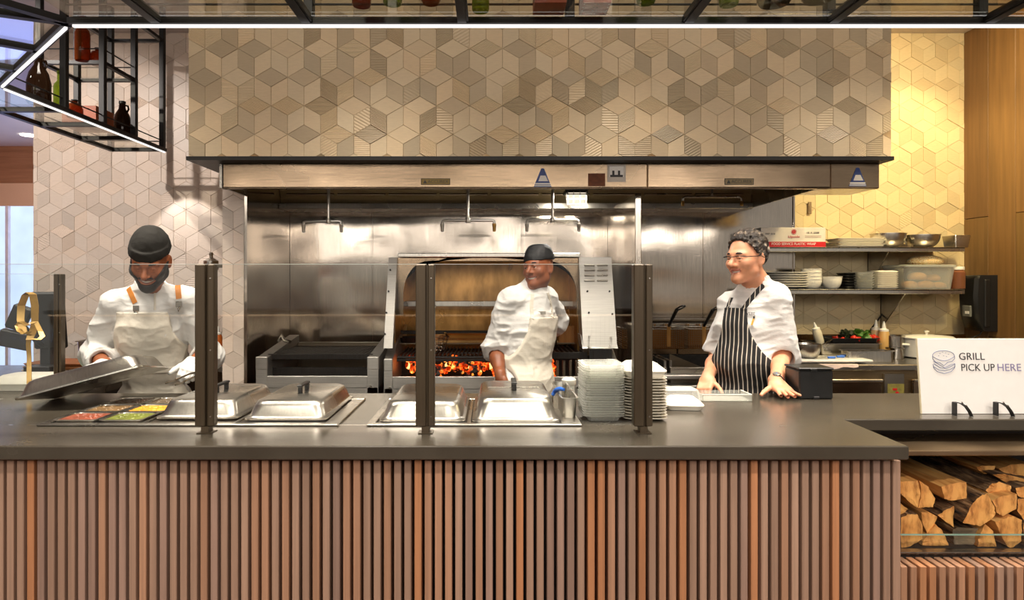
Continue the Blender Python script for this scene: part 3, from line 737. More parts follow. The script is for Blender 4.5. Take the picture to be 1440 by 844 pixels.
# ---------------------------------------------------------------- far end: trays, register, ribbon, boxes
o = clamshell('x', .24, .2, .075, M['white']).build('clamshell_container', M['white'], None, loc=(0, 0, 0), smooth=40); o.location = (X(36, 3.3), 3.33, CT + .001)
o.scale = (1.15, 1, 1); tag(o, 'closed white fibre container at the counter end by the gold ribbon', 'food container')
g = thing('paper_bowl', 'green and white printed paper bowl beside the white container', 'bowl', (X(96, 3.35), 3.36, CT))
w = MB(); w.lathe([(.04, 0), (.058, .062), (.061, .062), (.061, .066), (.056, .066), (.039, .004), (0, .004)], (0, 0, .001), 24); t = NT('printed_paper_bowl'); nz = t.noise(22, 2); M['bowlprint'] = t.surf(t.ramp(nz.outputs[0], [(.48, lin((60, 150, 110))), (.54, lin((238, 236, 226)))]), .5)
w.build('cup', M['bowlprint'], g, local=True)
tn = [(150, 96, 54), (196, 184, 168), (160, 100, 58), (150, 90, 50)]
for i in range(4):
    w = MB(); z = CT + .001 + i * .019; yy = 3.86
    w.rrect([(0, 0, 0, .34, .24, .03), (0, 0, .015, .37, .27, .04), (0, 0, .0175, .37, .27, .04), (0, 0, .0175, .36, .26, .04), (0, 0, .003, .33, .23, .03)])
    o = w.build('serving_tray', plain('tray_board_%d' % i, tn[i], .5), None, loc=(0, 0, 0)); o.location = (X(98, yy) + i * .006 - .03, yy, z)
    tag(o, ['brown serving tray at the bottom of the tray pile', 'pale serving tray second from the bottom of the tray pile', 'brown serving tray second from the top of the tray pile', 'brown serving tray on top of the pile'][i], 'tray', 'trays piled behind the white container')
# register seen from behind
g = thing('cash_register', 'dark touch screen register tilted on its stand at the counter end', 'register', (X(55, 3.5), 3.55, CT))
Rr = Matrix.Translation((X(71, 3.66), 3.66, Z(452, 3.66))) @ Matrix.Rotation(.35, 4, 'Z') @ Matrix.Rotation(math.radians(14), 4, 'X')
w = MB(); w.box(-.085, .075, -.012, .014, -.16, .17, .008, mat=Rr); w.box(-.072, .062, .014, .0155, -.14, .15, mat=Rr); w.build('screen', M['black_metal'], g)
w = MB(); w.box(-.03, .03, -.02, .02, CT + .07, 1.2, .006, mat=Matrix.Translation((X(66, 3.70), 3.70, 0))); w.box(-.07, .07, -.05, .05, CT + .001, CT + .08, .004, mat=Matrix.Translation((X(66, 3.66), 3.62, 0))); w.build('stand', M['black'], g)
Rr2 = Matrix.Translation((X(26, 3.55), 3.55, Z(452, 3.55))) @ Matrix.Rotation(.42, 4, 'Y') @ Matrix.Rotation(.3, 4, 'Z')
w = MB(); w.box(-.05, .045, -.02, .02, -.05, .09, .01, mat=Rr2); w.box(-.07, .08, -.018, .018, -.15, -.055, .008, mat=Rr2 @ Matrix.Rotation(-.15, 4, 'Y')); w.build('customer_display', M['black_metal'], g)
w = MB(); w.tube([Rr2 @ Vector((0, .01, 0)), (X(45, 3.6), 3.64, 1.16), (X(66, 3.7), 3.70, 1.12)], .014, 8); w.build('arm', M['black'], g)
# gold ribbon
g = thing('ribbon', 'gold satin ribbon loop tied in a bow in front of the register', 'ribbon', (X(40, 3.04), 3.04, CT))
def strip(pts, wid, Y0):
    S = []
    for i, (a, b, tw) in enumerate(pts):
        p = at(a, b, Y0 + .02 * math.sin(i)); d = Vector((math.cos(tw) * wid / 2, math.sin(tw) * wid * .5, 0)); n = Vector((0, .0012, 0))
        S.append([p - d - n, p + d - n, p + d + n, p - d + n])
    return S
w = MB(); w.ring(strip([(34, 470, .4), (29, 450, .3), (30, 430, .5), (36, 415, .9), (41, 411, 1.2), (46, 414, .9), (49, 430, .4), (49, 452, .2), (46, 468, .3), (41, 478, .2)], .03, 3.04)); w.build('loop', M['gold'], g)
w = MB(); w.ring(strip([(40, 458, .6), (30, 452, .4), (25, 458, .5), (28, 466, .6), (36, 470, .3), (42, 466, .2)], .022, 3.03)); w.ring(strip([(42, 455, .6), (50, 452, .3), (57, 466, .5), (60, 473, .4), (54, 478, .5), (46, 476, .3)], .02, 3.03)); w.build('bow', M['gold'], g)
w = MB(); w.ring(strip([(41, 470, .1), (40, 485, .2), (41, 502, .1), (41, 520, .2), (41, 553, .2)], .02, 3.05)); w.build('tail', M['gold'], g)
# ---------------------------------------------------------------- exhaust hood
HY = 3.69; HX0, HX1 = X(313, HY), X(1237, HY); HB = Z(265, HY); HT = SZ - .022
hood = thing('exhaust_hood', 'long stainless steel exhaust hood under the tiled bulkhead', 'exhaust hood', (0, HY, HB))
xs = [HX0, X(910.5, HY), X(1168, HY), HX1]
for i in range(3):
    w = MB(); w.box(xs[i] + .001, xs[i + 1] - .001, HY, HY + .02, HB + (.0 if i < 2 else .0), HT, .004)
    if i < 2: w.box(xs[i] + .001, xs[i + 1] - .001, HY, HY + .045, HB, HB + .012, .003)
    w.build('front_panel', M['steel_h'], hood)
w = MB(); w.box(HX0 - .02, HX0 - .001, HY - .002, HY + .06, HB, HT, .003); w.box(HX0, HX0 + .015, HY + .02, WALL_Y - .03, HB, 2.5); w.build('end_panel', M['steel'], hood)
x1 = 1.86
w = MB(); w.box(x1, x1 + .015, HY + .02, WALL_Y - .03, HB, 2.5); w.box(x1 + .015, HX1, HY + .02, HY + .05, HB, HT); w.box(x1 + .016, HX1 - .002, HY + .05, HY + .3, HB + .002, HT); w.build('end_panel', M['steel'], hood)
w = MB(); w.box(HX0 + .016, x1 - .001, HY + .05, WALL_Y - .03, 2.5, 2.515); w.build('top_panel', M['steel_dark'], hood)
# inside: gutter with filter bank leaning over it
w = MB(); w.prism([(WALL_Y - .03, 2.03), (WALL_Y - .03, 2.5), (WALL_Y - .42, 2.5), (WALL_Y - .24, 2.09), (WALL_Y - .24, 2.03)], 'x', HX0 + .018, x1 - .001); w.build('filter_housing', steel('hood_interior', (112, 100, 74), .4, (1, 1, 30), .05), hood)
w = MB(); w.box(HX0 + .018, x1 - .001, WALL_Y - .275, WALL_Y - .028, 2.012, 2.03, .003); w.box(HX0 + .018, x1 - .001, WALL_Y - .285, WALL_Y - .275, 2.012, 2.05, .002); w.build('grease_gutter', M['steel_bright'], hood)
n = 9; fw = (x1 - HX0 - .1) / n
for i in range(n):
    w = MB(); xa = HX0 + .05 + i * fw; d = Vector((0, -.18, .41)).normalized(); nn = Vector((0, -.41, -.18)).normalized()
    o0 = Vector((0, WALL_Y - .245, 2.10))
    for k in range(8):
        c = o0 + d * (.02 + k * .048) + nn * .004
        w.box(xa + .012, xa + fw - .012, -.012, .012, -.006, .006, .002, mat=Matrix.Translation(c) @ Matrix.Rotation(math.radians(24), 4, 'X'))
    w.build('baffle_filter', M['steel_dark'], hood)
# plaques and stickers on the front
def sticker(parent, px0, px1, py0, py1, mat, name, Y=None, th=.002):
    Y = HY - .001 if Y is None else Y
    w = MB(); w.box(X(px0, Y), X(px1, Y), Y - th, Y, Z(py1, Y), Z(py0, Y), .0006); return w.build(name, mat, parent, smooth=0)
def wm(parent_loc, px, py, Y): return Matrix.Translation(Vector((X(px, Y), Y, Z(py, Y))) - Vector(parent_loc)) @ Matrix.Rotation(PI / 2, 4, 'X')
for (a, b, m, nm) in ((592, 633, M['plaque'], 'maker_plate'), (1019, 1060, plain('pewter_plaque', (128, 112, 84), .4, .5), 'maker_plate')):
    o = sticker(hood, a, b, 251, 260, M['ink'], nm); o2 = sticker(o, a + .6, b - .6, 251.6, 259.4, m, 'plate_face', HY - .003, .001)
    y = HY - .0042; 
    L_ = letters('ACCUREX', 29 * y / F, M['ink'], o, Matrix.Translation(Vector((X((a + b) / 2 + 3.5, y), y, Z(255.6, y)))-hood.location) @ Matrix.Rotation(PI / 2, 4, 'X'), height=4.6 * y / F, ext=.0004)
    w = MB(); w.prism([(X(a + 3, y), Z(258, y)), (X(a + 8.5, y), Z(258, y)), (X(a + 5.7, y), Z(252.8, y))], 'y', y - .0004, y); w.build('triangle_mark', M['ink'], o, smooth=0)
for (cx, cy, half) in ((763, 251, 12.5), (1206, 250, 12.5)):
    y = HY - .001; w = MB(); w.prism([(X(cx - half, y), Z(cy + 12, y)), (X(cx + half, y), Z(cy + 12, y)), (X(cx + 2, y), Z(cy - 14, y)), (X(cx - 2, y), Z(cy - 14, y))], 'y', y - .0015, y)
    o = w.build('warning_sticker', M['label_blue'], hood, smooth=0)
    y = HY - .0026; w = MB(); w.prism([(X(cx - 6, y), Z(cy + 4, y)), (X(cx + 8, y), Z(cy + 4, y)), (X(cx + 4, y), Z(cy - 4, y)), (X(cx - 3, y), Z(cy - 4, y))], 'y', y - .0006, y); w.box(X(cx - 11, y), X(cx + 11, y), y - .0006, y, Z(cy + 8.6, y), Z(cy + 6.4, y)); w.box(X(cx - 11.5, y), X(cx + 11.5, y), y - .0006, y, Z(cy + 11, y), Z(cy + 9.6, y)); w.build('white_print', M['paper'], o, smooth=0)
o = sticker(hood, 827, 851, 244, 262, M['rust'], 'brown_patch')
o = sticker(hood, 854, 880, 231, 256, plain('grey_label', (170, 160, 150), .4, .3), 'notice_plate'); y = HY - .0035
w = MB(); w.box(X(857, y), X(877, y), y - .0006, y, Z(249, y), Z(234, y)); o2 = w.build('notice_print', M['paper'], o, smooth=0)
w = MB(); y -= .0008; w.box(X(858, y), X(876, y), y - .0004, y, Z(249, y), Z(246, y)); w.box(X(861, y), X(864, y), y - .0004, y, Z(246, y), Z(240, y)); w.box(X(869, y), X(872, y), y - .0004, y, Z(246, y), Z(240, y)); w.build('notice_symbol', M['ink'], o, smooth=0)
# lamp in the hood
g = thing('hood_lamp', 'square caged work lamp inside the hood behind the notice plate', 'lamp', (X(811, 4.35), 4.35, 2.05)); y = 4.3
w = MB(); w.box(X(795, y), X(827, y), y, y + .12, Z(272, y), Z(266, y), .004); w.box(X(808, y), X(814, y), y + .04, y + .07, Z(266, y), 2.4995); w.build('base', M['black_metal'], g)
w = MB(); w.rrect([(X(811, y), y + .05, Z(287, y), .10, .08, .012), (X(811, y), y + .05, Z(285, y), .115, .1, .015), (X(811, y), y + .05, Z(271, y), .125, .11, .015)]); w.build('glass_jar', glow('lamp_glass', (255, 240, 214), .9, .2), g)
w = MB()
for py in (273, 280, 287): w.box(X(797, y), X(825, y), y - .009, y - .005, Z(py + .8, y), Z(py - .6, y))
for px in (798, 806, 815, 823.5): w.box(X(px, y), X(px + 1, y), y - .010, y - .006, Z(288, y), Z(270, y))
w.build('cage', M['steel'], g)
# fire nozzles on drop pipes
NY = 4.1
for k, (pv, pa, pb, ph, pl, lab) in enumerate(((462, 427, 480, 311, 327, 'fire nozzle pipe over the charbroiler, nearest the partition'), (658, 622, 695, 310, 326, 'fire nozzle pipe in the middle of the hood over the grill'), (777, 741, 814, 309.5, 326, 'fire nozzle pipe above the cook with the black cap'))):
    g = thing('fire_nozzle', lab, 'fire nozzle', at(pv, 265, NY), 'fire nozzles hanging in the hood')
    w = MB(); dy = .05 if k == 0 else 0
    w.tube([(X(pv, NY), NY, 2.4995), at(pv, ph, NY)], .0095, 10); w.lathe([(.014, -.016), (.016, -.012), (.016, .012), (.014, .016)], at(pv, ph, NY), 12); w.build('drop_pipe', M['steel_bright'], g)
    w = MB(); w.tube([at(pa, ph + 6, NY), at(pa + .4, ph + 1.5, NY), at(pa + 3, ph + (.8 if k == 0 else 0), NY), at(pb - 3, ph, NY), at(pb - .4, ph + 1.5, NY), at(pb, ph + 6, NY)], .0085, 10); w.build('cross_pipe', M['steel_bright'], g)
    for pp in (pa, pb):
        w = MB(); p = at(pp, pl, NY); w.lathe([(.006, 0), (.0105, .004), (.0105, .03), (.013, .034), (.013, .05), (.009, .052)], p, 12); w.build('nozzle', M['brass'] if (k == 1 and pp == pb) else M['steel'], g)
g = thing('fire_nozzle', 'horizontal nozzle pipe above the fryers', 'fire nozzle', at(1001, 277, 4.3), 'fire nozzles hanging in the hood')
y = 4.3; w = MB(); w.tube([at(960, 284, y), at(960.5, 279, y), at(963, 277, y), at(1040, 277, y), at(1042.5, 279, y), at(1043, 284, y)], .0085, 10); w.tube([at(1001, 277, y), Vector((X(1001, y), y, 2.4995))], .0095, 10); w.build('cross_pipe', M['steel_bright'], g)
for pp in (960, 1043):
    w = MB(); w.lathe([(.007, 0), (.011, .004), (.011, .026), (.0085, .034)], at(pp, 290, y), 12); w.build('nozzle', M['brass'], g)

# ---------------------------------------------------------------- charbroiler
g = thing('charbroiler', 'stainless steel charbroiler with a wide cast iron grate by the partition', 'grill', (-1.04, 4.2, 0)); FY = 3.93
cx0, cx1 = X(360, FY), X(532, FY)
w = MB(); w.box(cx0, cx1, FY, FY + .7, .1, .86, .004); w.box(cx0 + .065, cx1 - .065, FY, FY + .02, .85, Z(529, FY), .003); w.build('body', M['steel_m'], g)
w = MB()
for px in (371, 440, 452, 521): w.cyl((X(px, FY), FY, Z(543, FY)), (X(px, FY), FY - .012, Z(543, FY)), .007, n=10)
w.build('bolt', M['steel_bright'], g)
for a, b in ((cx0, cx0 + .066), (cx1 - .066, cx1)):
    w = MB(); w.prism([(FY, .5), (FY, Z(505, FY)), (FY + .05, Z(502, FY)), (FY + .66, 1.12), (FY + .66, .5)], 'x', a, b); w.box(a - .003, b + .003, FY - .002, FY + .03, Z(520, FY), Z(502, FY), .004); w.build('cheek', M['steel_m'], g)
w = MB(); w.box(cx0 + .067, cx1 - .067, FY + .62, FY + .66, .86, 1.07, .004); w.build('back_guard', M['steel_dark'], g)
w = MB(); w.box(cx0 + .067, cx1 - .067, FY + .03, FY + .62, .862, .88); w.box(cx0 + .067, cx1 - .067, FY + .1, FY + .115, .88, .965); w.build('fire_box', M['iron'], g)
w = MB(); n = 30; gx0, gx1 = -1.36, -.735
for i in range(n):
    x = gx0 + (gx1 - gx0) * i / (n - 1); w.box(x - .0055, x + .0055, 4.02, 4.54, 1.028, 1.048, .002)
for y in (4.025, 4.2, 4.36, 4.53): w.box(gx0 - .006, gx1 + .006, y - .006, y + .006, 1.022, 1.034, .001)
w.box(gx0 - .01, gx1 + .01, 4.008, 4.02, 1.016, 1.05, .002); w.build('grate', M['iron'], g)
w = MB(); w.tube([at(392, 480, 4.3), at(396, 472, 4.3), at(400, 479, 4.3), at(408, 481, 4.28)], .012, 8); w.build('lift_lever', M['steel_bright'], g)

# ---------------------------------------------------------------- wood fired grill with leaning arched front
g = thing('wood_fired_grill', 'wood fired grill with an arched steel hood and glowing coals', 'grill', (.05, 4.2, 0)); GF = 3.95
wx0, wx1 = X(540, GF), X(826, GF); ex1 = X(868, GF)
w = MB(); w.box(wx0, ex1, GF, GF + .75, .1, .85, .004); w.box(wx0 + .05, ex1 - .02, GF, GF + .025, .84, Z(530, GF), .003); w.build('body', M['steel_m'], g)
w = MB()
for px in (548, 676, 690, 812): w.cyl((X(px, GF), GF, Z(545, GF)), (X(px, GF), GF - .012, Z(545, GF)), .007, n=10)
w.build('bolt', M['steel_bright'], g)
w = MB(); w.box(wx0 + .05, ex1 - .02, GF + .03, GF + .72, .852, .872); w.box(wx0 + .05, ex1 - .02, GF + .42, GF + .44, .872, 1.0); w.build('fire_box', M['iron'], g)
for a, b in ((wx0, wx0 + .05), (ex1 - .06, ex1)):
    w = MB(); w.prism([(GF, .6), (GF, Z(508, GF)), (GF + .2, Z(500, GF) + .05), (GF + .74, 1.2), (GF + .74, .6)], 'x', a, b); w.box(a - .002, b + .002, GF - .002, GF + .03, Z(522, GF), Z(505, GF), .004); w.build('cheek', M['steel_m'], g)
# leaning side frames: from knee height of the opening up and back to the beam
TY, TZ = 4.145, Z(362, 4.145); BZ = Z(490, GF)
def lean_box(xa, xb, th, name, mat, parent, z0=BZ, y0=GF, z1=TZ, y1=TY):
    w = MB(); S = []
    for x in (xa, xb): S.append([(x, y0, z0), (x, y1, z1), (x, y1 + th, z1 - .0), (x, y0 + th, z0 - .0)])
    if True: S = [list(reversed(s)) for s in S]
    w.ring(S); return w.build(name, mat, parent)
lean_box(wx0 - .002, wx0 + .052, .06, 'side_frame', M['steel_m'], g)
fx0, fx1 = X(820, GF), X(868, GF)
sf = lean_box(fx0, fx1, .16, 'control_cover', M['steel_m'], g)
def on_lean(px, py, out=.0):
    """point of the leaning plane seen at px, py"""
    dY, dZ = TY - GF, TZ - BZ; k = (CY - py) / F      # z = H + k*Y ; z = BZ + (Y-GF)*dZ/dY
    Y = (BZ - GF * dZ / dY - H) / (k - dZ / dY); p = at(px, py, Y); n = Vector((0, -dZ, dY)).normalized(); return p + n * out
LEAN = math.atan2(TZ - BZ, TY - GF)
w = MB()
for py in (373.5, 380.5, 387.5, 395):
    for px in (829, 847): 
        c = on_lean(px, py, .002); w.box(-.034, .034, -.006, .006, -.004, .006, .003, mat=Matrix.Translation(c) @ Matrix.Rotation(LEAN, 4, 'X'))
w.build('louvre', M['steel'], g)
w = MB()
for px, py in ((826, 410), (857, 410), (828, 440), (861, 442), (549, 380), (546.5, 410), (543.5, 440), (541.5, 470)): 
    c = on_lean(px, py, 0); n = on_lean(px, py, .007); w.cyl(c, n, .006, n=8)
w.build('rivet', M['iron'], g)
lean_box(fx0 - .004, fx1 + .004, .165, 'lower_cover', M['steel_m'], g, z0=Z(490, GF), y0=GF - .006, z1=Z(471, 4.04), y1=4.04)
w = MB()
for px, py in ((828, 486), (858, 487), (860, 474), (829, 473)): w.cyl(at(px, py, GF + .02), at(px, py, GF - .015), .006, n=8)
w.build('cover_bolt', M['steel_bright'], g)
w = MB(); w.box(X(830, GF), X(862, GF), GF + .03, GF + .04, Z(512, GF), Z(492, GF)); w.box(X(835, GF), X(855, GF), GF + .025, GF + .03, Z(508, GF), Z(494, GF), .002); w.build('control_box', M['black_metal'], g)
# top beam and arched front sheet
AY = 4.16
w = MB(); w.box(X(560, AY), X(815, AY), AY - .02, AY + .5, Z(362, AY), Z(356, AY), .004); w.build('top_beam', M['steel_bright'], g)
xa, xb = X(553, AY), X(815, AY); ax0, ax1 = X(567, AY), X(811, AY); zt = Z(363, AY); za = Z(367, AY); zs = Z(415, AY); zb = 1.28
arc = [(ax0, zb)]
for k in range(11): t_ = PI / 2 * k / 10; rx, rz = X(602, AY) - ax0, za - zs; arc.append((ax0 + rx * (1 - math.cos(t_)), zs + rz * math.sin(t_)))
rx = ax1 - X(770, AY)
for k in range(11): t_ = PI / 2 * (1 - k / 10); arc.append((ax1 - rx * (1 - math.cos(t_)), zs + (za - zs) * math.sin(t_)))
arc.append((ax1, zb))
w = MB(); out = []
for x, z in arc:
    out.append((min(max(x, xa), xb), z))
n = len(arc)
outer = [(xa, zb)] + [(xa + (xb - xa) * k / (n - 3), zt) for k in range(n - 2)] + [(xb, zb)]
vs = []
for y in (AY, AY + .012):
    vs += [(x, y, z) for x, z in outer] + [(x, y, z) for x, z in arc]
fs = []
for k in range(n - 1):
    fs.append((k, n + k, n + k + 1, k + 1)); fs.append((2 * n + k, 2 * n + k + 1, 3 * n + k + 1, 3 * n + k)); fs.append((n + k, 3 * n + k, 3 * n + k + 1, n + k + 1))
w.add(vs, fs); w.build('arched_front', M['steel_h'], g, smooth=20)
y = AY - .001; letters('Wood Stone', 26 * y / F, M['ink'], g, wm(g.location, 800, 371, y), height=4 * y / F)
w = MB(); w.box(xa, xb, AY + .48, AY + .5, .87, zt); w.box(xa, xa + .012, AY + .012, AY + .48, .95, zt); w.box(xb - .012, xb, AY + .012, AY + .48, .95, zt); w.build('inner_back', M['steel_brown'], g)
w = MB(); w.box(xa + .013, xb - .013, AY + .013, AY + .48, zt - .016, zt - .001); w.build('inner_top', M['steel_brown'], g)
w = MB(); y = 4.42; w.box(X(556, y), X(818, y), y, y + .03, Z(431, y), Z(423.5, y), .003); w.build('cross_bar', M['steel_bright'], g)
w = MB(); y = 4.42; w.box(X(556, y), X(818, y), y, y + .02, Z(470, y), Z(465, y), .002); w.build('warming_rail', M['iron'], g)
w = MB(); y = 4.3; w.box(X(556, y), X(818, y), y, y + .2, Z(484, y), Z(482.5, y), .001); w.build('rack_shelf', M['steel_dark'], g)
# grates
w = MB(); n = 26; ga, gb = X(562, 4.05), X(700, 4.05)
for i in range(n):
    x = ga + (gb - ga) * i / (n - 1); w.box(x - .004, x + .004, 4.02, 4.5, 1.03, 1.045, .001)
for y in (4.02, 4.25, 4.49): w.cyl((ga - .01, y, 1.027), (gb + .01, y, 1.027), .008, n=8)
w.box(ga - .01, gb + .01, 4.0, 4.012, 1.005, 1.02, .001); w.build('grate', M['iron'], g)
w = MB(); n = 14; ga, gb = X(735, 4.05), X(822, 4.05)
for i in range(n):
    x = ga + (gb - ga) * i / (n - 1); w.box(x - .006, x + .006, 4.02, 4.5, 1.035, 1.055, .002)
w.box(ga - .01, gb + .01, 4.005, 4.02, 1.02, 1.06, .002); w.box(ga - .01, gb + .01, 4.49, 4.505, 1.02, 1.06, .002); w.build('grate', M['iron'], g)
w = MB()
for i in range(6):
    x = X(775 + i * 9, 4.1); w.box(x - .009, x + .009, 4.09, 4.11, .875, 1.0, .002)
w.build('fire_bar', M['steel_dark'], g)
# glowing coals
t = NT('glowing_coal'); tc = t.noise(26, 4); e = t.n('ShaderNodeEmission'); p = t.n('ShaderNodeBsdfPrincipled'); p.inputs['Base Color'].default_value = (.02, .015, .012, 1); p.inputs['Roughness'].default_value = .9
t.l(t.ramp(tc.outputs[0], [(.40, (.2, .008, .0)), (.5, (1, .07, .008)), (.6, (1, .28, .03)), (.74, (1, .7, .25))]), e.inputs[0]); e.inputs[1].default_value = 2.3
r = t.ramp(t.noise(9, 3).outputs[0], [(.46, (0, 0, 0)), (.54, (1, 1, 1))]); mx = t.n('ShaderNodeMixShader'); t.l(r, mx.inputs[0]); t.l(p.outputs[0], mx.inputs[1]); t.l(e.outputs[0], mx.inputs[2]); t.l(mx.outputs[0], t.out.inputs[0]); M['coal'] = t.m
w = MB(); rnd = random.Random(9)
def lump(w, c, r, rnd):
    bm = bmesh.new(); bmesh.ops.create_icosphere(bm, subdivisions=2, radius=1)
    ax = [rnd.uniform(.6, 1.25) for _ in range(3)]; ph = [rnd.uniform(0, 6) for _ in range(6)]
    vs = []
    for v in bm.verts:
        k = 1 + .22 * math.sin(4 * v.co.x + ph[0]) * math.cos(3.5 * v.co.y + ph[1]) + .14 * math.sin(7 * v.co.z + ph[2])
        vs.append((c[0] + v.co.x * ax[0] * k * r, c[1] + v.co.y * ax[1] * k * r, c[2] + v.co.z * ax[2] * k * r))
    w.add(vs, [tuple(v.index for v in f.verts) for f in bm.faces]); bm.free()
for i in range(150):
    px = rnd.choice((rnd.uniform(566, 642), rnd.uniform(650, 712), rnd.uniform(755, 778), rnd.uniform(566, 712))); y = rnd.uniform(4.0, 4.3); zz = .9 + rnd.uniform(0, .085) * (1 - .4 * abs((px - 610) % 70 - 35) / 35) + (y - 4) * .1
    lump(w, (X(px, 4.1), y, zz), rnd.uniform(.014, .028), rnd)
tag(w.build('burning_coals', M['coal'], smooth=25), 'bed of glowing orange coals under the wood fired grill grates', 'coals', kind='stuff')
# a few flames
t = NT('flame'); lw = t.n('ShaderNodeLayerWeight'); lw.inputs[0].default_value = .5; e = t.n('ShaderNodeEmission'); e.inputs[1].default_value = 2.2; t.l(t.ramp(lw.outputs['Facing'], [(.1, (1, .6, .2)), (.8, (1, .16, .02))]), e.inputs[0]); tr = t.n('ShaderNodeBsdfTransparent'); mx = t.n('ShaderNodeMixShader'); t.l(lw.outputs['Facing'], mx.inputs[0]); t.l(e.outputs[0], mx.inputs[1]); t.l(tr.outputs[0], mx.inputs[2]); t.l(mx.outputs[0], t.out.inputs[0])
w = MB()
for px, h_ in ((575, .05), (590, .06), (606, .045), (628, .05), (660, .04), (690, .05), (765, .06), (771, .10), (760, .05)):
    b = at(px, 520, 4.12); prof = [(.002, 0), (.014, h_ * .2), (.012, h_ * .45), (.006, h_ * .75), (0, h_)]
    S = []
    for k, (r_, z) in enumerate(prof): S.append([(b.x + r_ * math.cos(q * PI / 4) + .006 * math.sin(k * 1.9 + px), b.y + r_ * math.sin(q * PI / 4), b.z + z) for q in range(8)])
    w.ring(S)
tag(w.build('flames', t.m, smooth=60), 'small orange flames licking up from the coals', 'flames', kind='stuff')
# things standing on the grill
g2 = thing('skillet', 'dark round skillet standing on the grill rack by the bronze middle post', 'pan', at(578, 484, 4.35)); c = at(578, 482, 4.35)
w = MB(); w.lathe([(.06, .004), (.085, .035), (.09, .035), (.066, 0.002), (0, .002)], c + Vector((0, 0, .003)), 24); w.build('pan_bowl', M['iron'], g2)
w = MB(); w.tube([c + Vector((-.08, 0, .035)), c + Vector((-.13, -.03, .045))], .008, 8); w.build('handle', M['iron'], g2)
g2 = thing('wire_basket', 'round wire grill basket standing on the grate beside the bronze middle post', 'basket', at(616, 496, 4.2)); c = at(614, 496, 4.25); c.z = 1.047
w = MB()
for k in range(5):
    r = .05 + .008 * k; w.tube([c + Vector((r * math.cos(q * PI / 8), r * .8 * math.sin(q * PI / 8), .004 + .022 * k)) for q in range(16)], .0018, 6, closed=True)
w.build('wire_ring', M['steel'], g2)
w = MB()
for q in range(14): a = q * PI / 7; w.tube([c + Vector((.05 * math.cos(a), .04 * math.sin(a), .004)), c + Vector((.082 * math.cos(a), .066 * math.sin(a), .092))], .0015, 5)
w.build('wire_upright', M['steel'], g2)
o = MB(); cx = X(657, 4.35); o.rrect([(cx, 4.4, 1.12, .27, .12, .02), (cx, 4.4, 1.15, .30, .15, .02), (cx, 4.4, 1.152, .31, .16, .02), (cx, 4.4, 1.152, .29, .14, .02), (cx, 4.4, 1.123, .26, .11, .02)])
for o_ in (0,): 
    ob = o.build('grill_tray', M['brass']); tag(ob, 'shallow brass coloured tray on the grill rack behind the cook', 'tray')
ob = MB(); p0 = at(800, 470, 4.35); ob.box(p0.x - .07, p0.x + .07, 4.33, 4.36, Z(484, 4.35) + .002, Z(458, 4.35), .004); tag(ob.build('cedar_plank', wood('cedar', (150, 92, 36), (190, 128, 60)), smooth=0), 'upright orange wooden plank on the rack beside the control cover', 'plank')

# ---------------------------------------------------------------- steel side wall between grill and fryers
PX = X(893, 3.95)
w = MB(); w.box(PX, PX + .038, 3.95, WALL_Y - .03, .1, 2.03, .003); o = w.build('partition_panel', M['steel_v'])
tag(o, 'tall stainless steel partition panel between the grill and the fryers', 'partition'); struct(o)

# ---------------------------------------------------------------- fryers with baskets
g = thing('fryer', 'stainless steel double fryer with hanging baskets behind the striped apron', 'fryer', (1.25, 4.2, 0)); x0, x1 = PX + .05, 1.72; FY = 3.98
w = MB(); w.box(x0, x1, FY, FY + .72, .1, .86, .004); w.box(x0, x1, FY - .02, FY + .07, Z(533, FY), Z(527, FY), .005); w.build('body', M['steel_m'], g)
w = MB(); xm = X(948, 4.5)
for a, b in ((x0, xm - .002), (xm + .002, x1)):
    w.box(a, b, 4.42, 4.5, 1.0, Z(490, 4.42), .004)
w.build('tank_back', M['steel_h'], g)
w = MB()
for a, b in ((x0, X(938, 4.1) - .01), (X(938, 4.1) + .01, x1)):
    w.box(a, b, 4.06, 4.08, .86, .96, .003); w.box(a, a + .015, 4.08, 4.42, .86, 1.0); w.box(b - .015, b, 4.08, 4.42, .86, 1.0)
w.build('tank_wall', M['steel'], g)
w = MB(); w.prism([(X(942, 4.2), .9), (X(1010, 4.2), .9), (X(942, 4.2), 1.03)], 'y', 4.2, 4.22); w.build('drain_slope', M['steel_dark'], g)
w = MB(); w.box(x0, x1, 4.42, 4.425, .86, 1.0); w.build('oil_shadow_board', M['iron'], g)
w = MB(); w.box(x0, x1, 4.56, 4.62, .86, 1.2, .005); w.box(x0, x1, 4.52, 4.57, Z(452, 4.52), Z(449, 4.52), .003); w.build('flue_riser', M['steel_dark'], g)
w = MB(); w.box(x0, x1, 4.5, 4.52, Z(459, 4.5), Z(455, 4.5), .003); w.build('hang_rail', M['steel'], g)
M['mesh_brown'] = steel('oil_browned_wire', (128, 84, 40), .4, (40, 40, 40), .1, .2)
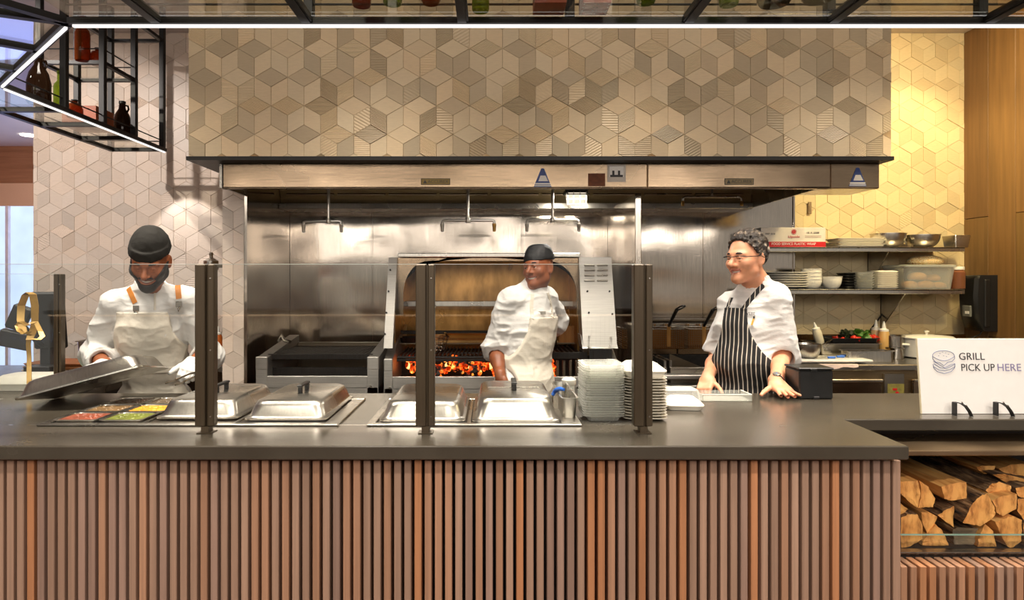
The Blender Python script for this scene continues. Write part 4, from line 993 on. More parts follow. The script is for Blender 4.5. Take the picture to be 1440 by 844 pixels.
def fry_basket(px, label):
    Y0, Y1 = 4.26, 4.46; xc = X(px, 4.3); hw = .1; zt, zb = Z(462, 4.3), Z(489, 4.3)
    g = thing('fry_basket', label, 'fry basket', (xc, 4.36, zb), 'fry baskets hanging behind the fryer')
    w = MB()
    for k in range(15):
        x = xc - hw + 2 * hw * k / 14; w.box(x - .0012, x + .0012, Y0 - .0012, Y0 + .0012, zb, zt); w.box(x - .0012, x + .0012, Y1 - .0012, Y1 + .0012, zb, zt); w.box(x - .0012, x + .0012, Y0, Y1, zb - .001, zb + .0012)
    for k in range(10):
        z = zb + (zt - zb) * k / 9
        for y in (Y0, Y1): w.box(xc - hw, xc + hw, y - .0012, y + .0012, z - .0012, z + .0012)
        for x in (xc - hw, xc + hw): w.box(x - .0012, x + .0012, Y0, Y1, z - .0012, z + .0012)
    w.build('wire_mesh', M['mesh_brown'], g, smooth=0)
    w = MB(); w.tube([(xc - hw, Y0, zt), (xc + hw, Y0, zt), (xc + hw, Y1, zt), (xc - hw, Y1, zt)], .004, 8, closed=True); w.build('rim', M['steel'], g)
    w = MB(); w.box(xc - .012, xc + .012, Y0 - .004, Y0 - .001, zb + .01, zt + .035); w.box(xc - .04, xc - .034, Y1, Y1 + .038, zt - .004, zt + .02); w.box(xc + .034, xc + .04, Y1, Y1 + .038, zt - .004, zt + .02); w.build('handle_plate', M['steel_brown'], g)
    w = MB(); a = Vector((xc, Y0 - .004, zt + .02)); b = Vector((xc + .012, 4.12, Z(436, 4.12))); w.tube([a, b], [.009, .012], 10)
    c = Vector((xc + .015, 3.98, Z(430, 4.0))); d = (c - b).normalized(); s = Vector((.016, 0, 0))
    w.tube([b, b + s * .8 + d * .02, c + s - d * .02, c + s * .4, c - s * .4, c - s - d * .02, b - s * .8 + d * .02], .0052, 8, closed=True); w.build('handle', M['black'], g)
fry_basket(895, 'fry basket half hidden by the end post of the glass guard'); fry_basket(938, 'middle fry basket with a black looped handle'); fry_basket(987, 'fry basket hanging closest to the man in the striped apron')
# ---------------------------------------------------------------- shelves on the tiled wall
def shelf(name, label, px0, py, px1, Yf, brackets):
    z = Z(py, Yf); g = thing(name, label, 'shelf', ((X(px0, Yf) + XR) / 2, Yf, z)); x0, x1 = X(px0, Yf), X(1357, Yf)
    w = MB(); w.box(x0, x1, Yf, WALL_Y - .012, z - .012, z, .003); w.box(x0, x1, Yf, Yf + .006, z - .032, z, .002); w.box(x0, x1, WALL_Y - .018, WALL_Y - .012, z, z + .04); w.build('board', M['steel_bright'], g)
    for bx in brackets:
        x = X(bx, Yf + .1); w = MB(); w.prism([(WALL_Y - .012, z - .013), (Yf + .06, z - .013), (WALL_Y - .012, z - .30)], 'x', x, x + .008); w.box(x, x + .03, WALL_Y - .02, WALL_Y - .012, z - .3, z - .013); w.build('bracket', M['steel'], g)
    return z
S1Y, S2Y = 4.56, 4.52
z1 = shelf('wall_shelf', 'upper steel wall shelf carrying the plastic wrap box and mixing bowls', 1080, 347.5, 1357, S1Y, (1246,))
z2 = shelf('wall_shelf', 'lower steel wall shelf carrying plates, bowls and bread bin', 1078, 407, 1357, S2Y, (1270, 1100))
# plastic wrap box
g = thing('plastic_wrap_box', 'white and red food service plastic wrap box on the upper shelf', 'box', (X(1115, S1Y), S1Y + .06, z1)); y = S1Y + .03; x0, x1 = X(1070, y), X(1161, y); h = Z(320, y) - z1
w = MB(); w.box(x0, x1, y, y + .11, z1 + .001, z1 + h, .002); w.build('carton', plain('white_carton', (228, 218, 206), .55), g, smooth=0)
w = MB(); w.box(x0 - .0006, x1 + .0006, y - .0012, y + .05, z1 + .002, z1 + h * .28); o = w.build('red_band', M['red'], g, smooth=0)
yy = y - .0014; letters('FOOD SERVICE PLASTIC WRAP', 62 * yy / F, M['paper'], g, wm(g.location, 1116, 343.2, yy), height=3.6 * yy / F)
letters('Upside', 16 * yy / F, M['red'], g, wm(g.location, 1116.5, 333, yy), height=4.2 * yy / F); letters('18 X 2000', 17 * yy / F, M['ink'], g, wm(g.location, 1143, 327.5, yy), height=2.6 * yy / F); letters('WP 514', 14 * yy / F, M['ink'], g, wm(g.location, 1083, 329, yy), height=2.6 * yy / F)
w = MB(); c = at(1116.5, 326, yy)
for k in range(6):
    a = k * PI / 3 + .3; w.lathe([(.0, -.001), (.0055, 0), (.0, .001)], c + Vector((.008 * math.cos(a), 0, .008 * math.sin(a))), 8, mat=Matrix.Rotation(PI / 2, 3, 'X'))
w.tube([c + Vector((.017 * math.cos(k * PI / 8), 0, .017 * math.sin(k * PI / 8))) for k in range(16)], .0012, 5, closed=True)
w.build('round_emblem', M['red'], g)
w = MB()
for py in (331.5, 333.5): w.box(X(1132, yy), X(1155, yy), yy - .0003, yy + .0008, Z(py + .6, yy), Z(py - .2, yy))
w.build('small_print', plain('faded_print', (190, 170, 160), .6), g, smooth=0)
# flat trays beside the box
for i in range(5):
    w = MB(); y = S1Y + .15; w.rrect([(0, 0, 0, .30, .18, .02), (0, 0, .010, .335, .21, .03), (0, 0, .0125, .335, .21, .03), (0, 0, .0125, .32, .195, .03), (0, 0, .003, .29, .17, .02)])
    o = w.build('plate_tray', M['white'], None, loc=(0, 0, 0)); o.location = (X(1202, y) + (.012 if i % 2 else -.006), y, z1 + .001 + i * .0132)
    tag(o, 'flat white oblong tray beside the plastic wrap box, ' + ['at the bottom of its pile', 'second from the bottom', 'in the middle of its pile', 'second from the top', 'on top of its pile'][i], 'tray', 'white oblong trays on the upper shelf')
def bowl(r, h, mat, foot=.5, th=.003, n=32):
    w = MB(); P_ = [(0, 0), (r * foot, 0)]
    for k in range(1, 9): a = k / 8; P_.append((r * (foot + (1 - foot) * math.sin(a * PI / 2) ** .9), h * a ** 1.5))
    P_ += [(r * 1.045, h), (r * 1.045, h + .003), (r - .001, h + .002)]
    for k in range(7, 0, -1): a = k / 8; P_.append((r * (foot + (1 - foot) * math.sin(a * PI / 2) ** .9) - th, h * a ** 1.5 + th))
    P_ += [(r * foot - th, th), (0, th)]
    w.lathe(P_, (0, 0, 0), n); return w
for (pc, wd_, py, y, lab) in ((1249, 46, 328, S1Y + .15, 'wide steel mixing bowl beside the white trays on the upper shelf'), (1296, 46, 330, S1Y + .15, 'steel mixing bowl near the timber wall on the upper shelf')):
    r = wd_ * y / F / 2 * .97; o = bowl(r, Z(py, y) - z1 - .008, M['steel_bright'], .45).build('mixing_bowl', M['steel_bright'], None, loc=(0, 0, 0), smooth=50); o.location = (X(pc, y), y, z1 + .001); tag(o, lab, 'bowl', 'steel bowls on the upper shelf')
g = thing('steel_box', 'small square steel pan at the end of the upper shelf by the timber wall', 'pan', (X(1345, S1Y + .15), S1Y + .15, z1)); y = S1Y + .15; xa, xb = X(1333, y), X(1356, y)
w = MB(); w.rrect([((xa + xb) / 2, y, z1 + .001, xb - xa - .02, .12, .01), ((xa + xb) / 2, y, z1 + .085, xb - xa, .14, .012), ((xa + xb) / 2, y, z1 + .09, xb - xa - .006, .136, .01), ((xa + xb) / 2, y, z1 + .01, xb - xa - .03, .11, .01)]); w.build('pan', M['steel'], g)
# lower shelf
N = 7; y = S2Y + .16; pr = 58 * y / F / 2; pit = (Z(384, y) - z2) / N
PO = ['at the bottom of the plate stack', 'second from the bottom of the plate stack', 'third from the bottom of the plate stack', 'in the middle of the plate stack', 'third from the top of the plate stack', 'second from the top of the plate stack', 'on top of the plate stack']
p0 = None
for i in range(N):
    lab = 'cream dinner plate behind the chef, ' + PO[i]; loc = (X(1104, y), y, z2 + .001 + i * pit)
    if p0 is None:
        w = MB(); w.lathe([(0, 0), (pr * .55, 0), (pr * .62, .006), (pr, .017), (pr, .021), (pr * .6, .009), (0, .008)], (0, 0, 0), 36); p0 = w.build('dinner_plate', M['white_cer'], None, loc=(0, 0, 0), smooth=40); p0.location = loc; tag(p0, lab, 'plate', 'cream plates on the lower shelf')
    else: dup(p0, loc, lab)
r = 28 * y / F / 2 * .96; hb = .068
b0 = bowl(r, hb, M['white_cer'], .5, .004).build('soup_bowl', M['white_cer'], None, loc=(0, 0, 0), smooth=50); b0.location = (X(1141, y), y, z2 + .001); tag(b0, 'bottom white bowl of the stack of four beside the plates', 'bowl', 'white bowls on the lower shelf')
for i, lab in enumerate(('second white bowl from the bottom of the stack of four', 'third white bowl from the bottom of the stack of four', 'top white bowl of the stack of four beside the plates')): dup(b0, (X(1141, y), y, z2 + .001 + (.024, .05, .074)[i]), lab)
dup(b0, (X(1169, y), y, z2 + .001), 'single white bowl standing beside the stack of four bowls', scale=(1.02, 1.02, 1.25))
for i in range(6):
    w = MB(); w.rrect([(0, 0, 0, .08, .12, .02), (0, 0, .016, .10, .15, .025), (0, 0, .018, .10, .15, .025), (0, 0, .018, .094, .144, .02), (0, 0, .003, .074, .114, .02)]); o = w.build('black_tub', M['black'], None, loc=(0, 0, 0)); o.location = (X(1191, y + .05), y + .05, z2 + .001 + i * .0195)
    tag(o, 'black plastic tub behind the single bowl, ' + ('bottom', 'second', 'third', 'fourth', 'fifth', 'top')[i] + ' of its stack', 'tub', 'black tubs on the lower shelf')
for i in range(7):
    w = MB(); w.rrect([(0, 0, 0, .10, .12, .02), (0, 0, .014, .125, .15, .025), (0, 0, .0165, .125, .15, .025), (0, 0, .0165, .115, .14, .02), (0, 0, .003, .095, .115, .02)]); o = w.build('clear_tub', M['clear'], None, loc=(0, 0, 0)); o.location = (X(1211, y), y, z2 + .001 + i * .0172)
    tag(o, 'clear plastic tub between black tubs and white boxes, ' + ('bottom', 'second', 'third', 'fourth', 'fifth', 'sixth', 'top')[i] + ' of its stack', 'tub', 'clear tubs on the lower shelf')
for i in range(9):
    w = MB(); top = i == 8
    w.rrect([(0, 0, 0, .13, .15, .02), (0, 0, .011, .155, .18, .03), (0, 0, .0135, .155, .18, .03)] + ([(0, 0, .02, .13, .15, .03), (0, 0, .022, .11, .13, .03)] if top else [(0, 0, .0135, .145, .17, .03), (0, 0, .003, .12, .14, .02)])); o = w.build('fibre_box', M['white'], None, loc=(0, 0, 0)); o.location = (X(1240, y), y, z2 + .001 + i * .0137)
    tag(o, 'white fibre box beside the bread bin, ' + ('bottom', 'second', 'third', 'fourth', 'fifth', 'sixth', 'seventh', 'eighth', 'top')[i] + ' of its stack', 'food container', 'white boxes on the lower shelf')
# bread bin
g = thing('bread_bin', 'large clear lidded bin of buns on the lower shelf by the timber wall', 'food bin', (X(1300, S2Y + .15), S2Y + .15, z2)); cx = X(1296, S2Y + .12); wb = 72 * (S2Y + .05) / F; cy = S2Y + .16; hb = Z(376, S2Y + .05) - z2
w = MB(); w.rrect([(cx, cy, z2 + .001, wb * .9, .25, .03), (cx, cy, z2 + hb, wb, .28, .03), (cx, cy, z2 + hb, wb - .01, .27, .03), (cx, cy, z2 + .006, wb * .89, .24, .03)]); w.build('bin', M['clear2'], g)
w = MB(); w.rrect([(cx, cy, z2 + hb + .001, wb * 1.03, .30, .03), (cx, cy, z2 + hb + .014, wb * 1.03, .30, .03), (cx, cy, z2 + hb + .018, wb * .95, .27, .03)]); w.build('lid', plastic_clear('bin_lid', (.9, .88, .84), .35, .25), g)
M['bun'] = plain('golden_bun', (222, 168, 96), .5, 0, .25, 12)
def loaf(loc, a, b, c, label, cat='bun', mat=None, name='bun'):
    w = MB(); w.lathe([(0, 0), (.8, .0), (1, .22), (.98, .5), (.8, .8), (.45, .96), (0, 1)], (0, 0, 0), 18); o = w.build(name, mat or M['bun'], None, loc=(0, 0, 0), smooth=60); o.location = loc; o.scale = (a, b, c); tag(o, label, cat); return o
for i, (dx, dy, dz, s, lab) in enumerate(((-.09, -.04, 0, 1, 'golden bun low in the clear bin beside the white boxes'), (.02, -.05, 0, 1.05, 'golden bun low in the middle of the clear bin'), (.12, -.04, 0, .85, 'small pale bun low in the clear bin near the timber wall'), (-.02, -.02, .058, 1.1, 'golden bun lying on top inside the clear bin'), (.10, 0, .052, .95, 'pale bun on top inside the clear bin near the timber wall'))):
    o = loaf((cx + dx, cy + dy, z2 + .008 + dz), .055 * s, .055 * s, .05 * s, lab); o['group'] = 'buns in the clear bin'
t = NT('film_wrapped_greens'); nz = t.noise(16, 3); M['wrapgreens'] = t.surf(t.ramp(nz.outputs[0], [(.35, lin((150, 60, 30))), (.45, lin((214, 176, 110))), (.55, lin((236, 224, 190))), (.66, lin((120, 120, 60)))]), .15, 0, t.bump(nz.outputs[0], .5, .01))
o = loaf((X(1302, S2Y + .15), cy, z2 + hb + .019), .125, .10, .07, 'film wrapped salad tray standing on the bread bin', 'salad', M['wrapgreens'], 'wrapped_salad')
g = thing('glass_jar', 'white lidded glass jar at the shelf end against the timber wall', 'jar', (X(1346, S2Y + .12), S2Y + .12, z2)); c = Vector((X(1347, S2Y + .1), S2Y + .1, z2 + .001))
w = MB(); w.lathe([(.03, 0), (.045, .004), (.046, .12), (.036, .13), (.036, .135), (0, .135)], c, 20); w.build('jar_body', tinted_glass('pickled_pepper_jar', (206, 140, 100), .08, .5), g)
w = MB(); w.lathe([(.039, .136), (.04, .137), (.04, .155), (.037, .158), (0, .158)], c, 20); w.build('lid', M['white_plastic'], g)
# outlet, cord, cover plate
g = thing('wall_outlet', 'steel wall outlet plate on the tiles under the lower shelf', 'outlet', at(1248, 432, WALL_Y)); y = WALL_Y - .012
w = MB(); w.box(X(1239, y), X(1258, y), y - .008, y, Z(438, y), Z(426, y), .002); w.build('plate', M['steel'], g)
w = MB()
for px in (1244, 1253): w.box(X(px - 2.5, y), X(px + 2.5, y), y - .0105, y - .008, Z(436, y), Z(428, y), .002)
w.build('socket', M['white_plastic'], g)
g = thing('power_cord', 'black plug and cord hanging from the outlet to the counter', 'cord', at(1246, 432, WALL_Y - .03)); w = MB(); y = WALL_Y - .03
w.tube([at(1247, 431, y), at(1240, 443, y), at(1231, 455, y - .03), at(1222, 467, y - .06), at(1216, 474, y - .1)], .006, 8); w.build('cable', M['black'], g)
w = MB(); w.box(X(1244, y), X(1250, y), y - .02, y + .008, Z(434.5, y), Z(429, y), .004); w.build('plug', M['black'], g)
y = WALL_Y - .012; w = MB(); w.box(X(1136, y), X(1141, y), y - .006, y, Z(301, y), Z(284, y), .002); w.box(X(1137.5, y), X(1139.5, y), y - .009, y - .006, Z(296, y), Z(289, y), .001)
tag(w.build('switch_plate', plain('grey_plate', (134, 112, 84), .5)), 'small narrow grey plate high on the yellow lit tiles', 'switch')

# ---------------------------------------------------------------- back counter with fridge drawers
BCY = 4.2; BZ_ = .96; g = thing('prep_counter', 'stainless prep counter with fridge drawers under the wall shelves', 'prep counter', (2.9, 4.5, 0)); x0, x1 = X(1100, BCY), XR - .02
w = MB(); w.box(x0, x1, BCY, WALL_Y - .035, BZ_ - .04, BZ_, .006); w.build('worktop', M['steel'], g)
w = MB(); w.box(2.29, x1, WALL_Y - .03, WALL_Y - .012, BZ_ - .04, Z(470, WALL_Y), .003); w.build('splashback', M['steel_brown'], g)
w = MB(); w.box(x0 + .02, x1, BCY + .035, WALL_Y - .04, .1, BZ_ - .042); w.box(x0 + .03, x1 - .02, BCY + .1, WALL_Y - .1, 0, .1); w.build('carcass', steel('carcass_steel', (150, 130, 100), .35, (1, 1, 30)), g)
y = BCY + .01
for a, b in ((1120, 1240), (1284, 1390)):
    w = MB(); w.box(X(a, y), X(b, y), y, y + .024, .55, Z(534, y) - .0, .005); d = w.build('drawer', M['steel_h'], g)
    w = MB(); w.box(X(a, y), X(b, y), y - .022, y - .002, Z(537, y), Z(533, y), .004); w.build('pull', M['steel_bright'], d)
w = MB(); w.box(X(1244, y), X(1272, y), y, y + .024, .6, Z(526, y), .003); c_ = w.build('control_panel', M['steel'], g)
w = MB(); w.box(X(1248, y), X(1271, y), y - .003, y, Z(554, y), Z(540, y)); c2 = w.build('display_label', plain('olive_label', (126, 118, 60), .5, 0, .3, 40), c_, smooth=0)
w = MB(); w.box(X(1255, y), X(1261, y), y - .005, y - .003, Z(549, y), Z(546, y)); w.lathe([(.012, 0), (.012, .004), (0, .004)], (X(1261, y), y - .003, Z(553, y)), 14, mat=Matrix.Rotation(PI / 2, 3, 'X')); w.build('red_button', M['red'], c_)
# things on it
def bottle(name, label, px, pyb, pyt, Y, mat, cap, rw, tilt=0, z=None):
    b = at(px, pyb, Y); zb = b.z if z is None else z; h = Z(pyt, Y) - zb; g = thing(name, label, 'squeeze bottle', (b.x, Y, zb)); R_ = Matrix.Rotation(tilt, 3, 'Y')
    w = MB(); w.lathe([(rw * .9, 0), (rw, .004), (rw, h * .62), (rw * .82, h * .72)], (0, 0, 0), 18, mat=R_); w.build('body', mat, g, local=True, smooth=50)
    w = MB(); w.lathe([(rw * .85, h * .72), (rw * .85, h * .77), (rw * .4, h * .8), (rw * .14, h), (0, h)], (0, 0, 0), 18, mat=R_); w.build('cap', cap, g, local=True, smooth=50); return g
M['sauce_w'] = plain('milky_squeeze_bottle', (222, 214, 190), .35); M['sauce_y'] = plain('mustard_squeeze_bottle', (216, 172, 104), .35); M['sauce_c'] = plain('cream_squeeze_bottle', (224, 190, 140), .35)
g = thing('chopping_board', 'white chopping board lying across the prep counter edge', 'chopping board', (X(1165, 4.3), 4.3, BZ_)); w = MB(); w.box(X(1113, 4.24), X(1226, 4.24), 4.22, 4.48, BZ_ + .012, BZ_ + .028, .005); w.build('board', M['white_plastic'], g)
w = MB(); w.box(X(1116, 4.24), X(1205, 4.24), 4.26, 4.44, BZ_ + .001, BZ_ + .0115, .002); w.build('damp_mat', M['white'], g)
w = MB(); S = []; xa, xb = X(1110, 4.18), X(1209, 4.18); rnd = random.Random(2)
for k in range(25):
    x = xa + (xb - xa) * k / 24; wv = .006 * math.sin(k * 1.1); dz = BZ_ - .012 - .03 * (1 - k / 24) - .004 * math.sin(k * .9)
    S.append([(x, 4.216, BZ_ + .003), (x, 4.190 + wv, BZ_ + .002), (x, 4.186 + wv, dz), (x, 4.190 + wv, dz), (x, 4.194 + wv, BZ_ - .004), (x, 4.216, BZ_ - .0)])
w.ring([list(reversed(s)) for s in S]); tag(w.build('side_towel', plain('pinkish_white_towel', (226, 202, 190), .9, 0, .08, 30, .3, 200)), 'folded pale towel hanging over the prep counter edge below the chopping board', 'towel')
o = bowl(39 * 4.3 / F / 2 * .96, Z(484, 4.3) - BZ_ - .032, M['steel_bright'], .55).build('mixing_bowl', M['steel_bright'], None, loc=(0, 0, 0), smooth=50); o.location = (X(1135.5, 4.33), 4.34, BZ_ + .029); tag(o, 'steel mixing bowl standing on the chopping board beside the chef', 'bowl')
bottle('squeeze_bottle', 'pale squeeze bottle leaning behind the mixing bowl', 1155, 482, 452, 4.6, M['sauce_w'], M['white_plastic'], .03, -.28, BZ_ + .07)
def oblong(name, label, px0, px1, pyb, pyt, Y, d, z, mat, cat='tray', lip=.012):
    xa, xb = X(px0, Y), X(px1, Y); c = (xa + xb) / 2; wv = xb - xa; h = Z(pyt, Y) - z; w = MB()
    w.rrect([(0, 0, 0, wv * .9, d * .85, .02), (0, 0, h - .004, wv - lip * 2, d - lip * 2, .025), (0, 0, h - .004, wv, d, .03), (0, 0, h, wv, d, .03), (0, 0, h, wv - lip * 2, d - lip * 2, .025), (0, 0, .004, wv * .88, d * .82, .02)])
    o = w.build(name, mat, None, loc=(0, 0, 0)); o.location = (c, Y + d / 2, z); return tag(o, label, cat)
oblong('steel_pan', 'wide shallow steel pan under the pepper tray on the prep counter', 1153, 1243, 495, 483.5, 4.47, .3, BZ_ + .03 - .029, M['steel'], 'pan')
oblong('steel_pan', 'steel pan on the prep counter in front of the white lidded pot', 1191, 1262, 506, 494, 4.32, .13, BZ_ + .001, M['steel_bright'], 'pan')
oblong('steel_pan', 'small steel pan beside the white lidded pot', 1258, 1275, 505, 490, 4.48, .14, BZ_ + .001, M['steel'], 'pan')
tz = Z(483.5, 4.47) + .001
oblong('pepper_tray', 'black tray of red peppers and greens on the prep counter', 1168, 1240, 482, 476, 4.5, .24, tz, M['black'], 'tray')
rnd = random.Random(8)
M['pepper'] = plain('red_pepper', (196, 44, 26), .3, 0, .3, 20); M['greens'] = plain('leafy_green', (66, 106, 34), .5, 0, .4, 20); M['darkgreens'] = plain('dark_basil', (30, 40, 20), .5, 0, .4, 20)
w = MB()
for i in range(26): lump(w, (X(rnd.uniform(1174, 1236), 4.6), rnd.uniform(4.53, 4.7), tz + rnd.uniform(.012, .03)), rnd.uniform(.012, .022), rnd)
tag(w.build('red_peppers', M['pepper'], smooth=50), 'chopped red peppers heaped in the black tray', 'peppers', kind='stuff')
def leafy(name, mat, px0, px1, zc, n, label):
    w = MB()
    for i in range(n):
        c = Vector((X(rnd.uniform(px0, px1), 4.62), rnd.uniform(4.55, 4.68), zc + rnd.uniform(0, .05))); e = Euler((rnd.uniform(-1, 1), rnd.uniform(-1, 1), rnd.uniform(0, 6))).to_matrix(); L_ = rnd.uniform(.03, .055); W_ = L_ * .4
        top = [c + e @ Vector(p) for p in ((-L_ / 2, 0, 0), (-L_ * .2, W_, .006), (L_ * .25, W_ * .8, .006), (L_ / 2, 0, -.006), (L_ * .25, -W_ * .8, .006), (-L_ * .2, -W_, .006))]
        up = e @ Vector((0, 0, .0012)); w.ring([[p - up for p in top], [p + up for p in top]])
    return tag(w.build(name, mat, smooth=60), label, 'greens', kind='stuff')
leafy('parsley_leaves', M['greens'], 1196, 1217, tz + .025, 60, 'bunch of bright green leaves on the pepper tray'); leafy('basil_leaves', M['darkgreens'], 1185, 1197, tz + .025, 40, 'dark green leaves on the pepper tray beside the bright bunch')
bottle('squeeze_bottle', 'cream squeeze bottle standing behind the black pepper tray', 1232, 500, 450, 4.7, M['sauce_c'], M['white_plastic'], .036, 0, BZ_ + .001); bottle('squeeze_bottle', 'mustard yellow squeeze bottle beside the cream bottle', 1243, 500, 452, 4.62, M['sauce_y'], M['white_plastic'], .036, 0, BZ_ + .001)
g = thing('sauce_pot', 'plain round steel pot between the squeeze bottles and the white pot', 'pot', (X(1257, 4.6), 4.6, BZ_)); r = 27 * 4.5 / F / 2; h = Z(474, 4.5) - BZ_
w = MB(); w.lathe([(r * .92, .001), (r, .008), (r, h), (r + .004, h + .002), (r - .003, h), (r - .004, .01), (0, .01)], (X(1257, 4.62), 4.62, BZ_), 28); w.build('pot', M['steel'], g)
g = thing('casserole', 'large white lidded casserole pot behind the pick up sign', 'pot', (X(1302, 4.6), 4.6, BZ_)); c = Vector((X(1303, 4.6), 4.6, BZ_)); r = 66 * 4.5 / F / 2; h = Z(479, 4.45) - BZ_
w = MB(); w.lathe([(r * .9, .001), (r * .98, .01), (r, h), (r * .97, h), (r * .96, .012), (0, .012)], c, 36); w.build('pot', M['white_cer'], g)
w = MB(); w.lathe([(r * 1.04, h + .002), (r * 1.05, h + .01), (r * .96, h + .02), (r * .2, h + .03), (0, h + .03)], c, 36); l_ = w.build('lid', M['white_cer'], g)
w = MB(); w.lathe([(.008, 0), (.008, .012), (.016, .018), (.016, .026), (0, .028)], c + Vector((0, 0, h + .03)), 16); w.build('knob', M['white_cer'], l_)
w = MB(); w.tube([c + Vector((-r * .95, -.05, h * .7)), c + Vector((-r - .03, -.04, h * .72)), c + Vector((-r - .03, .04, h * .72)), c + Vector((-r * .95, .05, h * .7))], .009, 8); w.build('handle', M['white_cer'], g)
for i, (a, b, lab) in enumerate((((1160, 499), (1172, 497), 'blue handled knife nearest the mixing bowl on the chopping board'), ((1178, 498), (1187, 496), 'blue handled knife in the middle of the chopping board'), ((1189, 502), (1199, 500), 'blue handled knife at the chopping board end'))):
    y = 4.32; g = thing('knife', lab, 'knife', (X(a[0], y), y, BZ_ + .029), 'blue handled knives on the chopping board'); z = BZ_ + .0295; xa = X(a[0], y); yy = 4.28 + i * .05
    w = MB(); w.box(xa, xa + .055, yy, yy + .016, z, z + .014, .005); w.build('handle', M['blue'], g)
    w = MB(); w.prism([(xa - .11, yy + .004), (xa, yy), (xa, yy + .016), (xa - .08, yy + .016)], 'z', z + .005, z + .007); w.build('blade', M['steel_bright'], g)
g = thing('serving_spoon', 'steel serving spoon resting across the shallow pan and the mixing bowl', 'spoon', at(1165, 483, 4.42)); w = MB(); w.tube([at(1149, 487, 4.36), at(1160, 483, 4.42), at(1170, 478, 4.5)], [.005, .004, .006], 8); w.build('shaft', M['steel_bright'], g)
w = MB(); w.lathe([(0, -.006), (.016, -.002), (.022, .006), (.02, .006), (.014, .0), (0, -.003)], at(1145, 488, 4.34), 14); w.build('spoon_bowl', M['steel_bright'], g)
# paper towel dispenser on the timber wall
g = thing('towel_dispenser', 'black paper towel dispenser mounted on the timber wall', 'towel dispenser', (XR - .02, 4.55, 1.33)); ya, yb = 4.57, 4.765; zt, zb = Z(387, 4.6), Z(466, 4.6); xr = XR - .017
def side(z, k): return [(xr, ya), (xr, yb), (xr - .13 * k, yb - .01), (xr - .15 * k, yb - .03), (xr - .15 * k, ya + .03), (xr - .13 * k, ya + .01)]
w = MB(); S = []
for z, k in ((zb, .62), (zb + .03, .78), (zb + .12, .95), (zb + .25, 1.0), (zt - .03, .95), (zt - .005, .88), (zt, .82)): S.append([(x, y, z) for x, y in reversed(side(z, k))])
w.ring(S); w.build('shell', M['black'], g, smooth=40)
w = MB(); w.box(xr - .09, xr - .05, ya - .004, ya + .03, zb + .03, zt - .03, .006); w.build('side_seam', M['black_metal'], g)
w = MB(); w.box(xr - .156, xr - .14, ya + .05, ya + .13, zb + .1, zb + .18, .004); w.build('status_window', plain('grey_window', (110, 110, 104), .2), g)
w = MB(); w.box(xr - .158, xr - .14, ya + .06, ya + .1, zb + .12, zb + .14, .001); w.build('label', M['paper'], g)
w = MB(); w.tube([(xr - .03, 4.65, zb + .01), (xr - .03, 4.65, BZ_ + .2)], .005, 8); w.tube([(xr - .035, 4.66, zb + .01), (xr - .05, 4.67, zb - .03), (xr - .12, 4.72, zb - .07), (xr - .26, 4.8, zb - .12)], .005, 8); w.build('cable', M['black'], g)

# ---------------------------------------------------------------- prep counter behind the cook with the beanie
g = thing('prep_counter', 'stainless prep counter along the tiled wall behind the cook with the beanie', 'prep counter', (-2.4, 4.5, 0)); xa, xb = -2.02, XW0 - .01
w = MB(); w.box(xa, xb, 4.12, WALL_Y - .02, BZ_ - .04, BZ_, .006); w.build('worktop', M['steel'], g)
w = MB(); w.box(xa + .02, xb - .02, 4.15, WALL_Y - .04, .1, BZ_ - .042); w.build('carcass', M['steel_h'], g)
y = 4.3; g = thing('steam_pan', 'deep steel pan behind the tray pile, beside the cook with the beanie', 'food pan', (X(118, 3.95), 3.98, CT)); xa, xb = X(104, 3.95), X(133, 3.95); z0 = CT + .001; zt = Z(480, 3.95); c = (xa + xb) / 2
w = MB(); w.rrect([(c, 4.07, z0, xb - xa - .02, .2, .02), (c, 4.07, zt - .004, xb - xa - .01, .21, .02), (c, 4.07, zt - .004, xb - xa + .015, .24, .025), (c, 4.07, zt, xb - xa + .015, .24, .025), (c, 4.07, zt, xb - xa - .015, .2, .02), (c, 4.07, z0 + .004, xb - xa - .025, .19, .02)]); w.build('pan', M['steel'], g)
g = thing('pepper_mill', 'tall steel mill with a domed cap behind the first bronze post', 'pepper mill', (X(298, 4.5), 4.5, BZ_)); c = Vector((X(297, 4.5), 4.5, BZ_ + .001)); ht = Z(355, 4.5) - BZ_ - .001
w = MB(); w.lathe([(.06, 0), (.062, .01), (.045, .1), (.04, ht - .13), (.046, ht - .12)], c, 24); w.build('body', M['steel'], g)
w = MB(); w.lathe([(.048, ht - .119), (.05, ht - .115), (.05, ht - .06), (.03, ht - .045), (.012, ht - .035), (.012, ht - .02), (.016, ht - .012), (.01, ht), (0, ht)], c, 24); w.build('cap', M['steel_bright'], g)
w = MB(); w.box(c.x + .048, c.x + .1, 4.485, 4.515, BZ_ + ht - .105, BZ_ + ht - .08, .005); w.build('spout', M['steel_dark'], g)
g = thing('sauce_bottle', 'orange sauce bottle on the prep counter beside the partition', 'bottle', (X(307, 4.4), 4.4, BZ_)); c = Vector((X(307, 4.35), 4.35, BZ_ + .001))
w = MB(); w.lathe([(.03, 0), (.032, .005), (.032, .15), (.02, .18)], c, 20); w.build('body', M['orange'], g); w = MB(); w.lathe([(.02, .18), (.02, .19), (.01, .195), (.005, .235), (0, .235)], c, 16); w.build('cap', M['white_plastic'], g)
